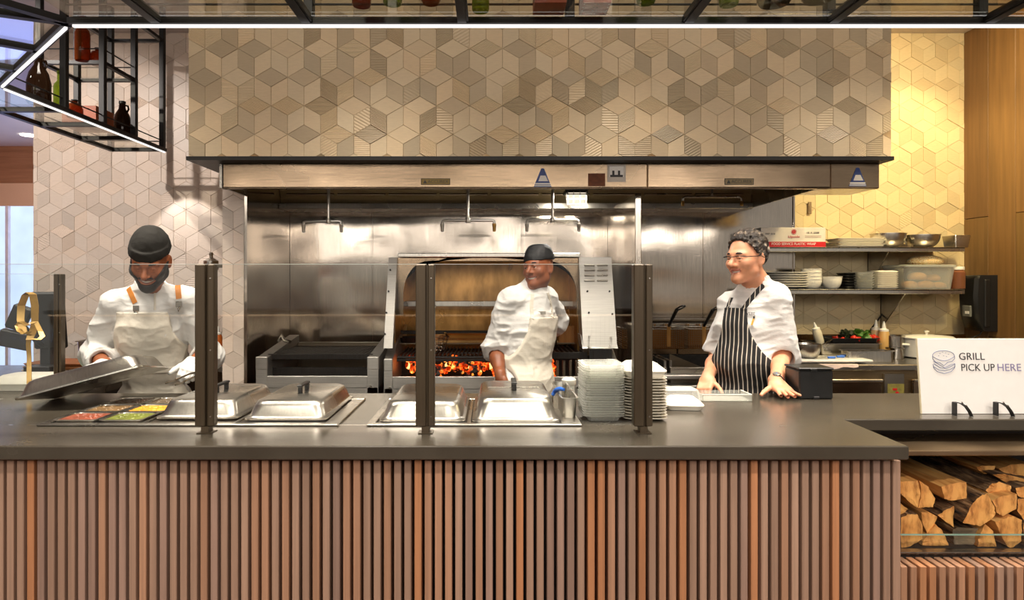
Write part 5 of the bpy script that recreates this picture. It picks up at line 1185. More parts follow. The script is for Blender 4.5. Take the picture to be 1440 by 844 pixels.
# ---------------------------------------------------------------- bottle rack hung over the counter
RZ = 2.375                                   # underside of the frame
rack = thing('bottle_rack', 'black steel and glass bottle rack with white light strips hung over the counter', 'hanging rack', (0, 2.25, RZ))
B0, B1 = RZ + .008, RZ + .03
def bar(w, a, b, wd_=.03, z0=B0, z1=B1):
    a, b = Vector(a), Vector(b); d = (b - a).normalized(); n = Vector((-d.y, d.x)) * wd_ / 2
    w.prism([tuple(a + n), tuple(a - n), tuple(b - n), tuple(b + n)], 'z', z0, z1); return w
C0 = (-1.46, 2.25); C1 = (-2.23, 2.97); IN = -2.23; OUT = -2.58; FAR = 4.46; FRONT = 1.62
dn = Vector((-.683, -.73)).normalized() * .52
O0 = (C0[0] + dn.x * 1.25, FRONT); O1 = (OUT - .05, 2.62)
w = MB(); bar(w, (C0[0] - .01, 2.25), (3.0, 2.25), .032); bar(w, C0, C1, .032); bar(w, C1, (IN, FAR), .03); w.build('inner_rail', M['black_metal'], rack, smooth=0)
w = MB(); bar(w, (O0[0], FRONT), (3.0, FRONT)); bar(w, O0, O1); bar(w, O1, (OUT, 2.8)); bar(w, (OUT, 2.8), (OUT, FAR), .03); w.build('outer_rail', M['black_metal'], rack, smooth=0)
for px in (222, 432, 650, 967, 1169, 1387):
    x = X(px, 2.25); w = MB(); bar(w, (x, FRONT + .015), (x, 2.235), .03); bar(w, (x + (.019 if px < 690 else -.019), FRONT + .015), (x + (.019 if px < 690 else -.019), 2.235), .006, B0 + .004, B1 + .004); w.build('cross_bar', M['black_metal'], rack, smooth=0)
for k, (a, b) in enumerate(((C0, O0), (C0, (-1.98, 2.02)), ((-1.75, 2.52), (-2.15, 2.2)), ((-2.0, 2.755), (-2.38, 2.42)), (C1, (OUT, 2.8)), ((IN, 3.41), (OUT, 3.41)), ((IN, 3.73), (OUT, 3.73)), ((IN, 4.09), (OUT, 4.09)), ((IN, 4.445), (OUT, 4.445)))):
    w = MB(); bar(w, a, b, .03); w.build('cross_bar', M['black_metal'], rack, smooth=0)
gz0, gz1 = B1 - .010, B1 - .004
def sheet(poly):
    ar = sum(poly[i][0] * poly[(i + 1) % len(poly)][1] - poly[(i + 1) % len(poly)][0] * poly[i][1] for i in range(len(poly)))
    w = MB(); w.prism(poly if ar > 0 else poly[::-1], 'z', gz0, gz1); w.build('glass_shelf', M['rack_glass'], rack, smooth=0)
xs = [C0[0] + .02] + [X(p, 2.25) for p in (222, 432, 650, 967, 1169, 1387)] + [3.0]
for a, b in zip(xs, xs[1:]): sheet([(a + .016, FRONT + .016), (b - .016, FRONT + .016), (b - .016, 2.233), (a + .016, 2.233)])
sheet([C0, (O0[0], FRONT), O1, (OUT, 2.8), C1])
for a, b in zip((2.82, 3.425, 3.745, 4.105), (3.395, 3.715, 4.075, 4.43)): sheet([(IN - .016, a), (IN - .016, b), (OUT + .016, b), (OUT + .016, a)])
M['led'] = glow('white_light_strip', (255, 250, 246), 1.3)
w = MB(); bar(w, (C0[0] + .02, 2.25), (3.0, 2.25), .012, RZ, RZ + .0075); w.build('light_strip', M['led'], rack, smooth=0)
w = MB(); bar(w, (C0[0] - .015, 2.265), (C1[0] + .015, C1[1] - .015), .009, RZ, RZ + .0075); w.build('light_strip', M['led'], rack, smooth=0)
w = MB(); bar(w, (IN, C1[1] + .02), (IN, FAR), .009, RZ, RZ + .0075); w.build('light_strip', M['led'], rack, smooth=0)
# uprights, upper shelves, guard rods
for x, y in [(X(p, 2.25), 2.25) for p in (435, 801, 1166, 1379)] + [(IN, v) for v in (3.41, 3.75, 4.08, 4.43)] + [(OUT, v) for v in (3.73, 4.07, 4.43)]:
    w = MB(); w.box(x - .016, x + .016, y - .016, y + .016, B1, CEIL - .002, .002); w.build('upright', M['black_metal'], rack, smooth=0)
def hoop(z, y0, y1, nm):
    w = MB()
    for x in (IN, OUT): bar(w, (x, y0), (x, y1), .026, z - .02, z)
    for y in (y0, y1): bar(w, (OUT, y), (IN, y), .026, z - .02, z)
    return w.build(nm, M['black_metal'], rack, smooth=0)
hoop(2.765, 3.75, 4.08, 'upper_frame'); hoop(3.14, 4.08, 4.43, 'upper_frame'); hoop(2.60 + .0, 4.08, 4.43, 'upper_frame') if False else None
for (z, y0, y1) in ((2.765, 3.765, 4.065),):
    w = MB(); w.box(OUT + .014, IN - .014, y0, y1, z - .012, z - .006); w.build('glass_shelf', M['rack_glass'], rack, smooth=0)
def rod(pts): 
    w = MB(); w.tube(pts, .004, 8); w.build('guard_rod', M['black_metal'], rack)
rod([(C0[0], 2.245, 2.452), (3.0, 2.245, 2.452)]); rod([(IN, 2.97, 2.452), (IN, FAR, 2.452)]); rod([(OUT, 2.8, 2.452), (OUT, FAR, 2.452)]); rod([(OUT, FAR - .01, 2.452), (IN, FAR - .01, 2.452)])
rod([(IN, 3.75, 2.835), (IN, 4.08, 2.835)]); rod([(OUT, 3.75, 2.835), (IN, 3.75, 2.835)]); rod([(OUT, 4.08, 2.835), (IN, 4.08, 2.835)])
# ---- bottles: wine, growler, squat jug
M['amber'] = tinted_glass('amber_glass', (186, 98, 44)); M['green'] = tinted_glass('green_bottle_glass', (176, 196, 84)); M['brown_glass'] = tinted_glass('dark_brown_glass', (74, 48, 30), .04, .4)
SH = B1 - .0035
def rack_bottle(kind, x, y, z, mat, label, r=.034, h=.29):
    g = thing('bottle', label, 'bottle', (x, y, z), 'bottles standing on the hanging rack')
    if kind == 'wine': P_ = [(0, .012), (r * .6, .004), (r * .9, 0), (r, .006), (r, h * .6), (r * .85, h * .68), (r * .42, h * .76), (r * .38, h * .95)]; nr = r * .38
    elif kind == 'growler': P_ = [(0, .008), (r * .85, 0), (r, .01), (r, h * .45), (r * .8, h * .64), (r * .4, h * .8), (r * .3, h * .95)]; nr = r * .3
    else: P_ = [(0, .006), (r * .8, 0), (r, .012), (r, h * .5), (r * .75, h * .75), (r * .35, h * .82), (r * .33, h * .95)]; nr = r * .33
    w = MB(); w.lathe(P_, (0, 0, 0), 20); w.build('glass_body', mat, g, local=True, smooth=60)
    w = MB(); w.lathe([(nr * 1.02, h * .93), (nr * 1.25, h * .94), (nr * 1.25, h), (0, h)], (0, 0, 0), 16); w.build('cap', M['black'] if kind != 'wine' else mat, g, local=True)
    if kind == 'growler':
        w = MB(); w.tube([(nr, 0, h * .9), (nr + .02, 0, h * .88), (nr + .024, 0, h * .8), (r * .55, 0, h * .72)], .006, 8); w.build('handle', mat, g, local=True)
    return g
def up(px, py): Y = (SH - H) * F / (CY - py); return X(px, Y), Y - 0.0
def rk(px, py, kind, mat, label, r, h=.29):
    x, y = up(px, py); rack_bottle(kind, x, y - r, SH, mat, label, r, h)
rk(511, 14, 'wine', M['amber'], 'amber bottle over the hood plate with the first maker mark, leading the row', .031); rk(554, 11.5, 'wine', M['green'], 'green bottle beside the first amber bottle on the rack', .031); rk(607, 11, 'squat', M['amber'], 'second amber bottle on the rack, next to the post', .032, .2)
rk(676, 21, 'wine', M['green'], 'tall yellow green bottle on the rack between the post and the red crate', .029); rk(905, 10, 'wine', M['green'], 'green bottle on the rack after the perforated red crate', .031); rk(1020, 13, 'wine', M['green'], 'green bottle on the rack beside the wide dark jug', .031)
rk(1079, 15.5, 'growler', M['brown_glass'], 'wide dark brown jug on the rack beside the green bottle', .054, .26); rk(1140, 10, 'growler', M['brown_glass'], 'wide brown jug last on the rack, near the upright', .05, .26)
def rk2(px, py, z, kind, mat, label, r, h):
    Y = (z - H) * F / (CY - py); rack_bottle(kind, max(OUT + .02 + r, min(IN - .025 - r, X(px, Y))), Y, z, mat, label, r, h)
rk2(65, 147, SH, 'growler', M['brown_glass'], 'dark brown jug nearest the counter on the tall wall rack', .055, .25); rk2(172, 197.5, SH, 'growler', M['brown_glass'], 'dark brown jug in the last bay of the tall wall rack', .055, .25)
rk2(12, 113, SH, 'wine', M['green'], 'green bottle near the slanted light strip', .034, .26); rk2(84, 158, SH, 'wine', M['green'], 'green bottle behind the dark jug on the tall wall rack', .03, .22); rk2(105, 166, SH, 'squat', M['amber'], 'small round amber bottle before the orange crate', .042, .1)
rk2(116, 86, 2.762, 'wine', M['amber'], 'amber bottle on the upper shelf of the tall wall rack', .04, .26); rk2(140, 92, 2.762, 'squat', M['amber'], 'small round amber jar on the upper shelf of the tall wall rack', .045, .1)
M['crate'] = plain('red_stained_crate_wood', (142, 58, 28), .5, 0, .2, 12); M['crate_o'] = plain('orange_stained_crate_wood', (160, 76, 30), .5, 0, .2, 12)
def crate(x0, x1, y0, y1, z, h, label, holes=False, mat='crate'):
    g = thing('crate', label, 'crate', ((x0 + x1) / 2, (y0 + y1) / 2, z), 'wooden crates on the hanging rack')
    w = MB(); w.box(x0, x1, y0, y1, z + .001, z + .013, .001); w.build('bottom_board', M[mat], g, smooth=0)
    w = MB(); w.box(x0, x1, y0, y0 + .012, z + .013, z + h, .001); w.box(x0, x1, y1 - .012, y1, z + .013, z + h, .001); w.box(x0, x0 + .012, y0 + .012, y1 - .012, z + .013, z + h, .001); w.box(x1 - .012, x1, y0 + .012, y1 - .012, z + .013, z + h, .001); w.build('side_boards', M[mat], g, smooth=0)
    if holes:
        w = MB(); n = 4
        for i in range(n):
            for j in range(4):
                x = x0 + (x1 - x0) * (i + .5) / n + (.006 if i % 2 else -.006); zz = z + .02 + .03 * j; w.cyl((x, y0 - .0008, zz), (x, y0 + .002, zz), .003, n=8)
                yy = y0 + (y1 - y0) * (j + .5) / 4; w.cyl((x, yy, z + .0004), (x, yy, z + .003), .0026, n=8)
        w.build('punched_holes', M['paper'], g, smooth=0)
    return g
y = 2.115; crate(X(752, y), X(797, y), y, y + .10, SH, .16, 'plain red wooden crate on the rack above the hood', False); crate(X(820, y), X(860, y), y, y + .10, SH, .16, 'red wooden crate with punched holes on the rack above the hood', True)
crate(-2.50, -2.30, 3.80, 3.98, SH, .12, 'orange wooden crate on the bottom shelf of the tall wall rack', False, 'crate_o')
# ---------------------------------------------------------------- people: bodies and clothes grown from distance fields
from mathutils.bvhtree import BVHTree
V = lambda *a: np.array(a, dtype=np.float64)
def A3(px, py, Y): return np.array(at(px, py, Y))
def unit(v): return v / np.linalg.norm(v)
def axes(yaw, pitch=0., roll=0.):
    """columns: side, forward, up; yaw 0 faces the camera, positive turns towards +x; pitch positive looks down"""
    m = Matrix.Rotation(math.radians(yaw), 3, 'Z') @ Matrix.Rotation(math.radians(pitch), 3, 'X') @ Matrix.Rotation(math.radians(roll), 3, 'Y')
    return np.array([list(m @ Vector((-1, 0, 0))), list(m @ Vector((0, -1, 0))), list(m @ Vector((0, 0, 1)))]).T
def hash3(i, j, k, s):
    h = (i * 374761393 + j * 668265263 + k * 2147483647 + s * 974711) & 0xFFFFFFFF
    h = ((h ^ (h >> 13)) * 1274126177) & 0xFFFFFFFF; h = h ^ (h >> 16)
    return (h & 0xFFFF) / 65535.0
def vnoise(P, s=0):
    I = np.floor(P).astype(np.int64); f = P - I; f = f * f * (3 - 2 * f); r = 0
    for a in (0, 1):
        for b in (0, 1):
            for c in (0, 1):
                wgt = (f[:, 0] if a else 1 - f[:, 0]) * (f[:, 1] if b else 1 - f[:, 1]) * (f[:, 2] if c else 1 - f[:, 2])
                r = r + wgt * hash3(I[:, 0] + a, I[:, 1] + b, I[:, 2] + c, s)
    return r
class Field:
    def __init__(s, lo, hi, h):
        s.lo = np.array(lo, float); s.h = h; s.n = np.ceil((np.array(hi) - s.lo) / h).astype(int) + 1
        s.ax = [(s.lo[i] + h * np.arange(s.n[i])).astype(np.float32) for i in range(3)]
        s.D = np.full(tuple(s.n), 1.0, np.float32)
    def sl(s, lo, hi, m):
        a = np.clip(np.floor((np.array(lo) - m - s.lo) / s.h).astype(int), 0, s.n); b = np.clip(np.ceil((np.array(hi) + m - s.lo) / s.h).astype(int) + 1, 0, s.n)
        S = tuple(slice(x, y) for x, y in zip(a, b))
        return S, (s.ax[0][S[0]][:, None, None], s.ax[1][S[1]][None, :, None], s.ax[2][S[2]][None, None, :])
    def put(s, S, d, k, op):
        D = s.D[S]
        if D.size == 0: return
        if op == 'u': h = np.clip(.5 + .5 * (D - d) / k, 0, 1); s.D[S] = D + (d - D) * h - k * h * (1 - h)
        elif op == 's': d = -d; h = np.clip(.5 - .5 * (D - d) / k, 0, 1); s.D[S] = D + (d - D) * h + k * h * (1 - h)
    def cap(s, a, b, ra, rb, k=.02, op='u', clip=None):
        a, b = np.array(a, float), np.array(b, float); R = max(ra, rb)
        S, (x, y, z) = s.sl(np.minimum(a, b) - R, np.maximum(a, b) + R, .05)
        d = b - a; L = max(1e-9, d @ d); t = np.clip(((x - a[0]) * d[0] + (y - a[1]) * d[1] + (z - a[2]) * d[2]) / L, 0, 1)
        q = np.sqrt((x - a[0] - t * d[0]) ** 2 + (y - a[1] - t * d[1]) ** 2 + (z - a[2] - t * d[2]) ** 2) - (ra + (rb - ra) * t)
        if clip is not None:
            for p, n in clip: q = np.maximum(q, (x - p[0]) * n[0] + (y - p[1]) * n[1] + (z - p[2]) * n[2])
        s.put(S, q, k, op)
    def ell(s, c, r, R=None, k=.03, op='u'):
        c = np.array(c, float); r = np.array(r, float); R = np.eye(3) if R is None else R
        S, (x, y, z) = s.sl(c - r.max(), c + r.max(), .05)
        x, y, z = x - c[0], y - c[1], z - c[2]; q = [R[0, i] * x + R[1, i] * y + R[2, i] * z for i in range(3)]
        k0 = np.sqrt(sum((q[i] / r[i]) ** 2 for i in range(3))); k1 = np.sqrt(sum((q[i] / r[i] ** 2) ** 2 for i in range(3))) + 1e-9
        s.put(S, k0 * (k0 - 1) / k1, k, op)
    def rbox(s, c, hs, R, rad, k=.01, op='u'):
        c = np.array(c, float); hs = np.array(hs, float); m = np.linalg.norm(hs)
        S, (x, y, z) = s.sl(c - m, c + m, .04); x, y, z = x - c[0], y - c[1], z - c[2]
        q = [np.abs(R[0, i] * x + R[1, i] * y + R[2, i] * z) - hs[i] + rad for i in range(3)]
        d = np.sqrt(sum(np.maximum(v, 0) ** 2 for v in q)) + np.minimum(np.maximum(np.maximum(q[0], q[1]), q[2]), 0) - rad
        s.put(S, d, k, op)
    def pts(s, mask):
        I = np.nonzero(mask); return np.stack([s.ax[i][I[i]] for i in range(3)], 1).astype(np.float64)
    def wrinkle(s, amp, freq, seed, warp=.5, band=.03):
        m = np.abs(s.D) < band; P = s.pts(m); W = np.stack([vnoise(P * 6, seed + i) for i in range(3)], 1) - .5
        n = vnoise((P + W * warp * .25) * np.array(freq), seed + 7); n2 = vnoise((P + W * .1) * np.array(freq) * 2.1, seed + 9)
        n3 = vnoise((P + W * .08) * np.array(freq) * 4.3, seed + 11); s.D[m] += (amp * (1.1 * np.abs(2 * n - 1) ** .7 - .55) + amp * .55 * (np.abs(2 * n2 - 1) ** .7 - .5) + amp * .25 * (np.abs(2 * n3 - 1) - .5)).astype(np.float32)
    def keep(s, fn):
        """cut with a half-space or any function of x, y, z (positive is cut away)"""
        s.D = np.maximum(s.D, fn(s.ax[0][:, None, None], s.ax[1][None, :, None], s.ax[2][None, None, :]).astype(np.float32))
    def mesh(s, smooth=1):
        D = s.D; sg = D < 0; n = np.array(D.shape)
        c = np.zeros(n - 1, np.uint8)
        for a in (0, 1):
            for b in (0, 1):
                for e in (0, 1): c += sg[a:n[0] - 1 + a, b:n[1] - 1 + b, e:n[2] - 1 + e]
        mix = (c > 0) & (c < 8); I = np.argwhere(mix); idx = np.full(n - 1, -1, np.int64); idx[mix] = np.arange(len(I))
        acc = np.zeros((len(I), 3)); cnt = np.zeros(len(I))
        cor = [(a, b, e) for a in (0, 1) for b in (0, 1) for e in (0, 1)]
        val = {q: D[I[:, 0] + q[0], I[:, 1] + q[1], I[:, 2] + q[2]].astype(float) for q in cor}
        for q in cor:
            for ax in range(3):
                if q[ax]: continue
                w = list(q); w[ax] = 1; w = tuple(w); va, vb = val[q], val[w]; cr = (va < 0) != (vb < 0)
                t = np.where(cr, va / np.where(cr, va - vb, 1), 0); p = np.tile(np.array(q, float), (len(I), 1)); p[:, ax] += t
                acc[cr] += p[cr]; cnt[cr] += 1
        P = s.lo + s.h * (I + acc / cnt[:, None]); F_ = []
        for ax in range(3):
            o = [i for i in range(3) if i != ax]; A = [slice(None)] * 3; B = [slice(None)] * 3; A[ax] = slice(0, -1); B[ax] = slice(1, None)
            cr = sg[tuple(A)] != sg[tuple(B)]; E = np.argwhere(cr); E = E[(E[:, o[0]] > 0) & (E[:, o[1]] > 0) & (E[:, o[0]] < n[o[0]] - 1) & (E[:, o[1]] < n[o[1]] - 1)]
            ins = sg[E[:, 0], E[:, 1], E[:, 2]]
            def cell(d0, d1): Q = E.copy(); Q[:, o[0]] -= d0; Q[:, o[1]] -= d1; return idx[Q[:, 0], Q[:, 1], Q[:, 2]]
            quad = np.stack([cell(1, 1), cell(0, 1), cell(0, 0), cell(1, 0)], 1)
            flip = ins if ax != 1 else ~ins
            quad[~flip] = quad[~flip][:, ::-1]; F_.append(quad)
        Q = np.concatenate(F_); Q = Q[(Q >= 0).all(1)]
        for _ in range(smooth):
            S = np.zeros_like(P); N = np.zeros(len(P))
            for i in range(4):
                a, b = Q[:, i], Q[:, (i + 1) % 4]; np.add.at(S, a, P[b]); np.add.at(N, a, 1)
            ok = N > 0; P[ok] = .5 * P[ok] + .5 * S[ok] / N[ok][:, None]
        return P, Q
def make(name, PQ, mats, parent=None, loc=None, mat_fn=None):
    P, Q = PQ; used = np.unique(Q); mp = np.full(len(P), -1); mp[used] = np.arange(len(used)); P = P[used]; Q = mp[Q]
    off = np.zeros(3) if parent is not None else np.array(loc); q_ = parent
    while q_ is not None: off = off + np.array(q_.location); q_ = q_.parent
    me = bpy.data.meshes.new(name); me.vertices.add(len(P)); me.vertices.foreach_set('co', (P - off).ravel().astype(np.float32))
    me.loops.add(len(Q) * 4); me.polygons.add(len(Q)); me.loops.foreach_set('vertex_index', Q.ravel().astype(np.int32))
    me.polygons.foreach_set('loop_start', np.arange(0, len(Q) * 4, 4, dtype=np.int32))
    mats = mats if isinstance(mats, (list, tuple)) else [mats]
    for m in mats: me.materials.append(m)
    if mat_fn is not None: me.polygons.foreach_set('material_index', mat_fn(P[Q].mean(1)).astype(np.int32))
    me.polygons.foreach_set('use_smooth', np.ones(len(Q), dtype=bool)); me.update(calc_edges=True); me.validate()
    o = bpy.data.objects.new(name, me); COL.objects.link(o)
    if parent is not None: o.parent = parent
    else: o.location = loc
    return o

class Head:
    def __init__(s, c, R, k=1., mw=1.): s.c = np.array(c); s.R = R; s.k = k; s.mw = mw
    def p(s, u, v, w): return s.c + s.R @ (V(u, v, w) * s.k)
    def loc(s, P): return ((P - s.c) @ s.R) / s.k
    def grow(s, f, infl=0., mouth=.006, jaw=1., nose=1., lid=.0095, mw=1.):
        k, p, R = s.k, s.p, s.R; E = lambda c, r, kk=.03, op='u': f.ell(p(*c), (np.array(r) + infl) * k, R, kk, op); C = lambda a, b, ra, rb, kk=.015, op='u': f.cap(p(*a), p(*b), (ra + infl) * k, (rb + infl) * k, kk, op)
        E((0, -.014, .036), (.074, .094, .086)); E((0, .020, -.028), (.060 * jaw, .068, .082), .04)
        C((-.044 * jaw, .0, -.06), (0, .062, -.094), .022, .02, .03); C((.044 * jaw, .0, -.06), (0, .062, -.094), .022, .02, .03)
        E((0, .070, -.094), (.022, .018, .018), .02)
        for q in (-1, 1):
            E((q * .040, .058, -.024), (.024, .022, .02), .025); C((q * .012, .083, .024), (q * .044, .068, .022), .010, .008, .02)
        if infl == 0:
            for q in (-1, 1): f.ell(p(q * .031, .094, .002), V(.018, .016, .010) * k, R, .012, 's')
            C((0, .084, .012), (0, .104 + .006 * nose, -.026), .0075, .0125 * nose, .012)
            for q in (-1, 1): f.ell(p(q * .0135, .094, -.030), V(.0085, .011, .0075) * k * nose, R, .008)
            for q in (-1, 1):   # lids over and under the eyeball
                f.cap(p(q * .018, .081, lid - .002), p(q * .031, .0845, lid), .0046 * k, .0056 * k, .004); f.cap(p(q * .031, .0845, lid), p(q * .045, .073, lid - .004), .0056 * k, .0046 * k, .004)
                f.cap(p(q * .019, .080, -.0055), p(q * .031, .083, -.0075), .0042 * k, .0048 * k, .005); f.cap(p(q * .031, .083, -.0075), p(q * .044, .073, -.0045), .0048 * k, .0042 * k, .005)
                f.cap(p(q * .016, .083, -.03), p(q * .034, .070, -.056), .005 * k, .004 * k, .012)          # smile fold
            m = mouth
            if m > 0:
                pts = [(-.030 * mw, .068, -.052), (-.016 * mw, .081, -.0585), (0, .085, -.0605), (.016 * mw, .081, -.0585), (.030 * mw, .068, -.052)]
                for a, b in zip(pts, pts[1:]):
                    f.cap(p(*a), p(*b), m * k, m * k, .004, 's')
            up = [(-.031 * mw, .067, -.049), (-.015 * mw, .084, -.057 + m * .6), (0, .088, -.0575 + m * .6), (.015 * mw, .084, -.057 + m * .6), (.031 * mw, .067, -.049)]
            lo = [(-.030 * mw, .066, -.053 - m), (-.015 * mw, .081, -.060 - 1.5 * m), (0, .085, -.062 - 1.6 * m), (.015 * mw, .081, -.060 - 1.5 * m), (.030 * mw, .066, -.053 - m)]
            for P_ in (up, lo):
                for a, b in zip(P_, P_[1:]): f.cap(p(*a), p(*b), .0042 * k, .0042 * k, .006)
            for q in (-1, 1):   # ears
                Re = R @ np.array(Matrix.Rotation(q * .35, 3, 'Z')); f.ell(p(q * .078, -.012, -.002), V(.008, .019, .032) * k, Re, .008); f.ell(p(q * .087, -.008, .002), V(.006, .010, .019) * k, Re, .006, 's'); f.ell(p(q * .075, -.008, -.026), V(.008, .01, .01) * k, Re, .008)
    def lips(s, P):
        q = s.loc(P); return (np.abs(q[:, 0]) < .031) & (q[:, 1] > .066) & (q[:, 2] < -.0495 + .15 * np.abs(q[:, 0])) & (q[:, 2] > -.0735 + .35 * np.abs(q[:, 0]))
    def details(s, person, iris, brow, teeth=True, gap=.006, gaze=(0, 0)):
        for q in (-1, 1):
            c = s.p(q * .031, .0735, .0015); w = MB(); Rm = Matrix(s.R.tolist())
            w.lathe([(0, -.012), (.006, -.0104), (.0104, -.006), (.012, 0), (.0104, .006), (.0065, .0101)], (0, 0, 0), 16); w.lathe([(.0065, .0101), (.003, .0118), (0, .0121)], (0, 0, 0), 16, mi=1)
            M_ = Matrix.Translation(c) @ Rm.to_4x4() @ Matrix.Rotation(math.radians(gaze[0]), 4, 'Z') @ Matrix.Rotation(math.radians(gaze[1]), 4, 'X') @ Matrix.Rotation(-PI / 2, 4, 'X') @ Matrix.Scale(s.k, 4); w.xf(M_); w.build('eye', [M['eye_white'], iris], person, smooth=80)
            w = MB(); w.tube([Vector(s.p(q * a, b, c_)) for a, b, c_ in ((.013, .090, .0235), (.024, .0905, .0275), (.036, .084, .0275), (.047, .073, .022))], [.003 * s.k, .0042 * s.k, .0038 * s.k, .002 * s.k], 8); w.build('eyebrow', brow, person, smooth=80)
        if teeth:
            w = MB(); S = []
            for k in range(9):
                a = -1 + k / 4; u = .027 * s.mw * a; v = .083 - .016 * a * a; zt = -.0575 + gap * .45 + .004 * a * a; zb = -.0605 - gap * .8 + .008 * a * a
                S.append([s.p(u, v + .001, zt), s.p(u, v + .001, zb), s.p(u, v - .006, zb), s.p(u, v - .006, zt)])
            w.ring(S); w.build('teeth', M['teeth'], person, smooth=0)
def hand(f, W, fwd, back, side, curl=(.3, .35, .4, .45), spread=.0, k=1., infl=0., thumb=(.65, .25), tcurl=.3):
    """palm, four separate unequal fingers bending away from the back of the hand, a thumb from the side of the palm near its base"""
    fw = unit(np.array(fwd)); b = np.array(back, float); b = unit(b - fw * (b @ fw)); s = np.cross(fw, b); s = s if s @ np.array(side) > 0 else -s
    Rm = np.stack([s, fw, b], 1); W = np.array(W); i = infl; tips = []
    f.cap(W - fw * .02 * k, W + fw * .02 * k, (.026 + i) * k, (.027 + i) * k, .02)
    f.rbox(W + fw * .052 * k, V(.040 + i, .046 + i, .0135 + i) * k, Rm, .0125 * k, .015)
    f.ell(W + fw * .035 * k + s * .028 * k - b * .006 * k, V(.018 + i, .032 + i, .016 + i) * k, Rm, .015)
    for j, (off, ln, r) in enumerate(((.0305, .070, .0092), (.0105, .078, .0094), (-.0098, .073, .009), (-.0295, .057, .008))):
        p = W + (fw * (.090 - (.006 if j == 3 else 0) - .003 * (j == 0)) + s * off) * k; d = unit(fw + s * spread * (1.5 - j) * .33); a = 0
        f.cap(p - fw * .02 * k, p, (r + i) * k, (r + i) * k, .008)
        for q, (fr, rr) in enumerate(((.45, .96), (.30, .9), (.25, .82))):
            a += curl[j] * (.7 if q == 0 else 1.); e = d * math.cos(a) - b * math.sin(a); n = p + e * ln * fr * k
            f.cap(p, n, (r * (1 if q == 0 else rr) + i) * k, (r * rr * .95 + i) * k, .004); p = n
        tips.append(p)
    p = W + (fw * .028 + s * .030 - b * .004) * k; d = unit(fw * thumb[0] + s * (1 - thumb[1]) - b * thumb[1]); a = 0
    for fr, r0, r1 in ((.038, .0135, .011), (.031, .011, .0102), (.026, .0102, .008)):
        e = unit(d * math.cos(a) + fw * math.sin(a)); n = p + e * fr * k; f.cap(p, n, (r0 + i) * k, (r1 + i) * k, .005); p = n; a += tcurl
    tips.append(p); return tips
def seg(f, x, y, z, pts, r):
    best = None
    for a, b in zip(pts, pts[1:]):
        a, b = np.array(a), np.array(b); d = b - a; t = np.clip(((x - a[0]) * d[0] + (y - a[1]) * d[1] + (z - a[2]) * d[2]) / (d @ d), 0, 1)
        q = np.sqrt((x - a[0] - t * d[0]) ** 2 + (y - a[1] - t * d[1]) ** 2 + (z - a[2] - t * d[2]) ** 2) - r; best = q if best is None else np.minimum(best, q)
    return best

def skin_mat(name, c, var=.18):
    t = NT(name); nz = t.noise(14, 4); n2 = t.noise(120, 2); l_ = lin(c)
    col = t.ramp(nz.outputs[0], [(.3, tuple(v * (1 - var) for v in l_)), (.7, (min(1, l_[0] * (1 + var)), min(1, l_[1] * (1 + var * .8)), min(1, l_[2] * (1 + var * .7))))])
    return t.surf(col, .45, 0, t.bump(n2.outputs[0], .08, .002), **{'Subsurface Weight': .08, 'Subsurface Radius': (.012, .004, .002)})
def cloth(name, c, var=.04, rough=.85, weave=700):
    t = NT(name); nz = t.noise(5, 3); n2 = t.noise(weave, 1); n3 = t.noise(18, 3, (1, 1, 2)); l_ = lin(c)
    col = t.ramp(nz.outputs[0], [(.3, tuple(v * (1 - var) for v in l_)), (.7, tuple(min(1, v * (1 + var)) for v in l_))])
    b = t.n('ShaderNodeBump'); b.inputs['Strength'].default_value = .25; b.inputs['Distance'].default_value = .012; t.l(n3.outputs[0], b.inputs['Height'])
    b2 = t.n('ShaderNodeBump'); b2.inputs['Strength'].default_value = .1; b2.inputs['Distance'].default_value = .001; t.l(n2.outputs[0], b2.inputs['Height']); t.l(b.outputs[0], b2.inputs['Normal'])
    return t.surf(col, rough, 0, b2.outputs[0])
M['eye_white'] = plain('eye_white', (226, 216, 208), .2, 0, .02); M['iris'] = plain('dark_iris', (40, 24, 16), .1); M['teeth'] = plain('teeth', (240, 232, 220), .25, 0, .03); M['lip_dark'] = plain('brown_lips', (132, 74, 58), .4); M['lip'] = plain('rosy_lips', (200, 122, 100), .4)
M['hair_black'] = plain('black_hair', (26, 20, 17), .6, 0, .4, 60, .4, 160); M['jacket'] = cloth('white_chef_cotton', (226, 223, 219)); M['apron_w'] = cloth('off_white_apron_cotton', (222, 213, 198)); M['trouser'] = cloth('cream_work_trousers', (216, 206, 192)); M['trouser_dark'] = cloth('black_work_trousers', (30, 28, 28))
M['shoe'] = plain('black_leather_shoe', (22, 20, 20), .4); M['glove'] = plain('white_nitrile_glove', (240, 238, 234), .4, 0, .04, 30, .15, 90)
M['beanie'] = cloth('dark_olive_knit', (26, 24, 19), .1, .9, 300); M['cap_black'] = cloth('black_cap_cotton', (22, 24, 26), .1, .6)

